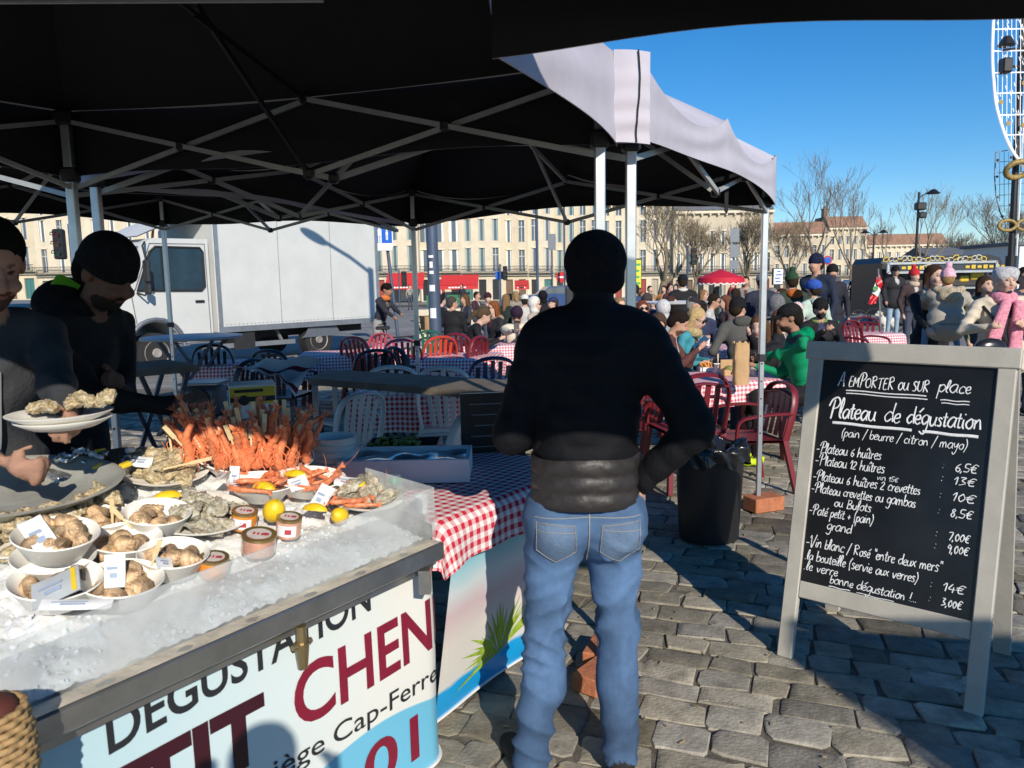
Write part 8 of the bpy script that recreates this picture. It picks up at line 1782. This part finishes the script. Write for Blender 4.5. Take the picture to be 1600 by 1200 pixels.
for i, (x_, y_, d_, c_, h_, lab) in enumerate(((1015, 452, 22, (.05, .08, .16), (.02, .02, .02), 'distant person in blue left of the plane tree trunk'), (1038, 452, 21, (.55, .20, .04), (.03, .02, .015), 'distant person in an orange jacket by the plane tree'), (1046, 450, 20, (.05, .02, .025), (.02, .015, .012), 'distant person in dark red by the plane tree'), (1056, 449, 24, (.02, .03, .06), (.02, .02, .02), 'distant person in navy by the plane tree'), (1003, 462, 17, (.50, .12, .10), (.2, .08, .05), 'person in a pinkish red jacket beyond the sunglassed woman'), (722, 455, 44, (.03, .03, .035), (.03, .02, .02), 'distant dark figure before the red awnings'), (640, 452, 50, (.3, .28, .25), (.05, .03, .02), 'distant figure in beige before the red awning'), (1020, 470, 14.5, (.5, .5, .5), (.3, .2, .12), 'person in pale grey seated beyond the sunglassed woman'), (905, 462, 14, (.2, .2, .22), (.05, .03, .02), 'person almost hidden behind the customer'))):
    pp(lab, x_, y_, d_, ((-1)**i*.5, -.8), 'stand' if d_ > 16 else 'sit', top=c_, hair=h_, hairstyle='bob' if i % 2 else 'short', skin=SKP, **({'H': 1.66} if d_ > 40 else {}))
pp('person in black walking away far across the square', 1333, 442, 46, (.2, 1), 'stand', H=1.66, top=NOIR, bot=NOIR, legs={'L': ((-.09, .14, .50), (-.10, .10, .085)), 'R': ((.09, .08, .50), (.10, -.25, .14))}, coatlen=.2)
# right hand group
def pufferx(th, tr, hp, pel, S, cs): pass
pp('man in a black puffer jacket, black hat and pale jeans before the food truck', 1398, 424, 20, (.1, -1), 'stand', top=(.02, .02, .024), bot=(.28, .38, .47), hat='beanie', glasses=True, bulk=1.25, rib=(.10, .014), coatlen=.06, res=.026, wr=0)
pp('person in a red bobble hat behind the shoulder of the mother', 1427, 431, 14.5, (.2, -1), 'stand', top=(.05, .03, .03), hat='pom', hatcol=(.5, .03, .04), skin=SKP, scarf=(.5, .4, .3))
MO = pp('woman with a dark fringe and black coat carrying a child on her arms', 1457, 433, 7.7, (.1, -1), 'stand', top=NOIR, bot=NOIR, hair=(.045, .022, .014), hairstyle='bob', skin=SKP, turn=4, arms={'L': (P(1468, 513, 7.3), (-.9, -.2, -.8), .8), 'R': (P(1452, 516, 7.25), (.9, -.2, -.8), .8)}, coatlen=.25, res=.017, fine=.008)
ch = P(1478, 505, 7.30); SILV = (.36, .33, .28)
def chx(th, tr, hp, pel, S, cs):
    cs('fur_collar', [cap(tr(-.17*S, -.04, .50*S), tr(0, -.16*S, .46*S), .05*S, None, (.45, .38, .28)), cap(tr(0, -.16*S, .46*S), tr(.17*S, -.04, .50*S), .05*S, None, (.45, .38, .28)), ell(tr(0, -.12*S, .40*S), V3(.16, .09, .10)*S, SILV)], hmat((.42, .35, .25)))
person('small child in a silver padded jacket and pink bobble hat, carried with back turned', (ch.x, ch.y, ch.z-.44), (.25, 1), 'sit', H=1.12, top=SILV, bot=(.16, .26, .42), hat='pom', hatcol=(.72, .42, .50), skin=SKP, hair=(.3, .18, .08), child=True, seat=.34, bulk=1.35, coatlen=.05, rib=(.075, .012), legs={'L': ((-.13, .15, .36), (-.17, .08, .12)), 'R': ((.12, .15, .36), (.15, .06, .10))}, shoe=(.6, .35, .4), arms={'L': ((-.27, .12, .36), (-.22, .34, .52)), 'R': ((.30, .02, .30), (.40, .10, .10))}, res=.015, helper=chx, turn=-10, wr=.006)
PINKS = (.72, .28, .36)
def oldx(th, tr, hp, pel, S, cs):
    cs('scarf', [ell(tr(0, .01, .525*S), V3(.115, .105, .055)*S, PINKS), ell(tr(0, .05, .49*S), V3(.10, .09, .045)*S, PINKS), *[cap(tr(-.06+o, .15, .46*S), tr(-.02+o*1.6, .205, .05*S), .028*S, None, PINKS, k=.02) for o in (-.018, 0, .018)], *[cap(tr(-.02+o*1.6, .205, .05*S), tr(.0+o*1.7, .19, -.32*S), .028*S, None, PINKS, k=.02) for o in (-.018, 0, .018)], *[cap(tr(.05+o, .15, .46*S), tr(.15+o*1.7, .195, .17*S), .028*S, None, PINKS, k=.02) for o in (-.018, 0, .018)]], hmat(PINKS))
    b = MB(); b.tube([Vector(tr(.19, .06, .44*S)), Vector(tr(.12, .155, .3*S)), Vector(tr(0, .175, .0))], .014, n=5); b.build('bag_strap', M_BLACK, th)
pp('grey curly haired woman in a cream woolly coat and long pink scarf', 1568, 440, 6.7, (-.08, -1), 'stand', top=(.60, .52, .40), bot=NOIR, hair=(.46, .46, .47), hairstyle='curly', skin=SKP, bulk=1.15, coatlen=.06, arms={'R': (P(1546, 510, 6.45), (.9, -.1, -.9), .8), 'L': (P(1600, 508, 6.5), (-.9, -.1, -.9), .8)}, res=.016, fine=.007, wr=.010, helper=oldx)
b = MB(); b.ball((0, 0, 0), (.14, .05, .09), 18); o = b.build('handbag', mat('bag_leather', (.015, .015, .017), .25), None, smooth=True); o.location = P(1548, 545, 6.42); tag(o, 'black leather bag worn across the cream coated woman', 'handbag')
pp('man in dark sunglasses at the right edge behind the cream coated woman', 1600, 434, 8.6, (-.2, -1), 'stand', top=(.04, .045, .07), glasses=True, hair=(.02, .015, .012))
pp('person in an olive parka half hidden between the child and the cream coat', 1536, 446, 9.2, (.2, -1), 'stand', top=(.14, .14, .08), hair=(.05, .03, .02), hairstyle='bob', skin=SKP)

# more diners, deeper in the crowd
DK = [(.015, .015, .018), (.03, .035, .05), (.06, .05, .045), (.02, .03, .025), (.10, .10, .105), (.05, .02, .025), (.25, .22, .18), (.03, .04, .09)]
for i, (x_, y_, d_, hs_2, hc_, hat_, lab) in enumerate((
    (688, 470, 16.5, 'short', (.02, .015, .012), None, 'dark haired diner left of the grey haired man'), (728, 468, 17.5, 'bob', (.12, .06, .03), None, 'brown haired diner between the grey haired man and the ponytail'), (762, 466, 18, 'short', (.03, .02, .015), 'beanie', 'diner in a dark beanie beyond the auburn haired woman'), (790, 468, 17, 'long', (.2, .12, .06), None, 'long haired diner behind the man in the cream jacket'), (866, 474, 15, 'short', (.05, .03, .02), 'cap', 'diner in a dark cap close to the customer\'s shoulder'), (744, 462, 22, 'short', (.02, .02, .02), None, 'dark diner far behind the ponytail woman'), (806, 462, 20, 'bob', (.3, .2, .1), None, 'fair haired diner far behind the cream jacket'),
    (1012, 470, 13.5, 'short', (.03, .02, .015), 'beanie', 'diner in a black beanie right of the tent legs'), (1046, 474, 12.5, 'bob', (.06, .03, .02), None, 'dark bobbed diner below the white high table'), (1058, 463, 16, 'short', (.02, .02, .02), None, 'dark haired diner beside the fur collared person'), (1098, 462, 15.5, 'long', (.25, .14, .07), None, 'light brown haired diner beneath the red parasol'), (1120, 456, 17.5, 'short', (.02, .015, .012), 'beanie', 'diner in a knitted hat under the red parasol'), (1150, 460, 15, 'bob', (.03, .02, .015), None, 'dark haired diner right of the parasol pole'), (1205, 455, 14.5, 'short', (.2, .19, .18), None, 'grey haired diner beside the tent corner leg'), (1222, 462, 13, 'bob', (.05, .02, .012), None, 'diner in dark red between the tent leg and the green bobble hat'), (1096, 482, 11.6, 'short', (.02, .015, .012), None, 'dark diner behind the blonde woman with the visor'), (1218, 500, 8.6, 'long', (.14, .07, .04), None, 'long haired diner half hidden behind the tent corner leg'), (1308, 452, 15, 'short', (.02, .02, .02), 'beanie', 'person in dark clothes right of the two standing men'))):
    pp(lab, x_, y_, d_, (math.cos(i*2.4), -.4 if i % 3 else .9), 'sit' if i != 17 else 'stand', top=DK[i % 8], hair=hc_, hairstyle=hs_2, hat=hat_, hatcol=DK[(i+3) % 8], skin=(SKP, SK, SKP, SKD)[i % 4], hands=False, **({'H': 1.62} if i == 17 else {}))
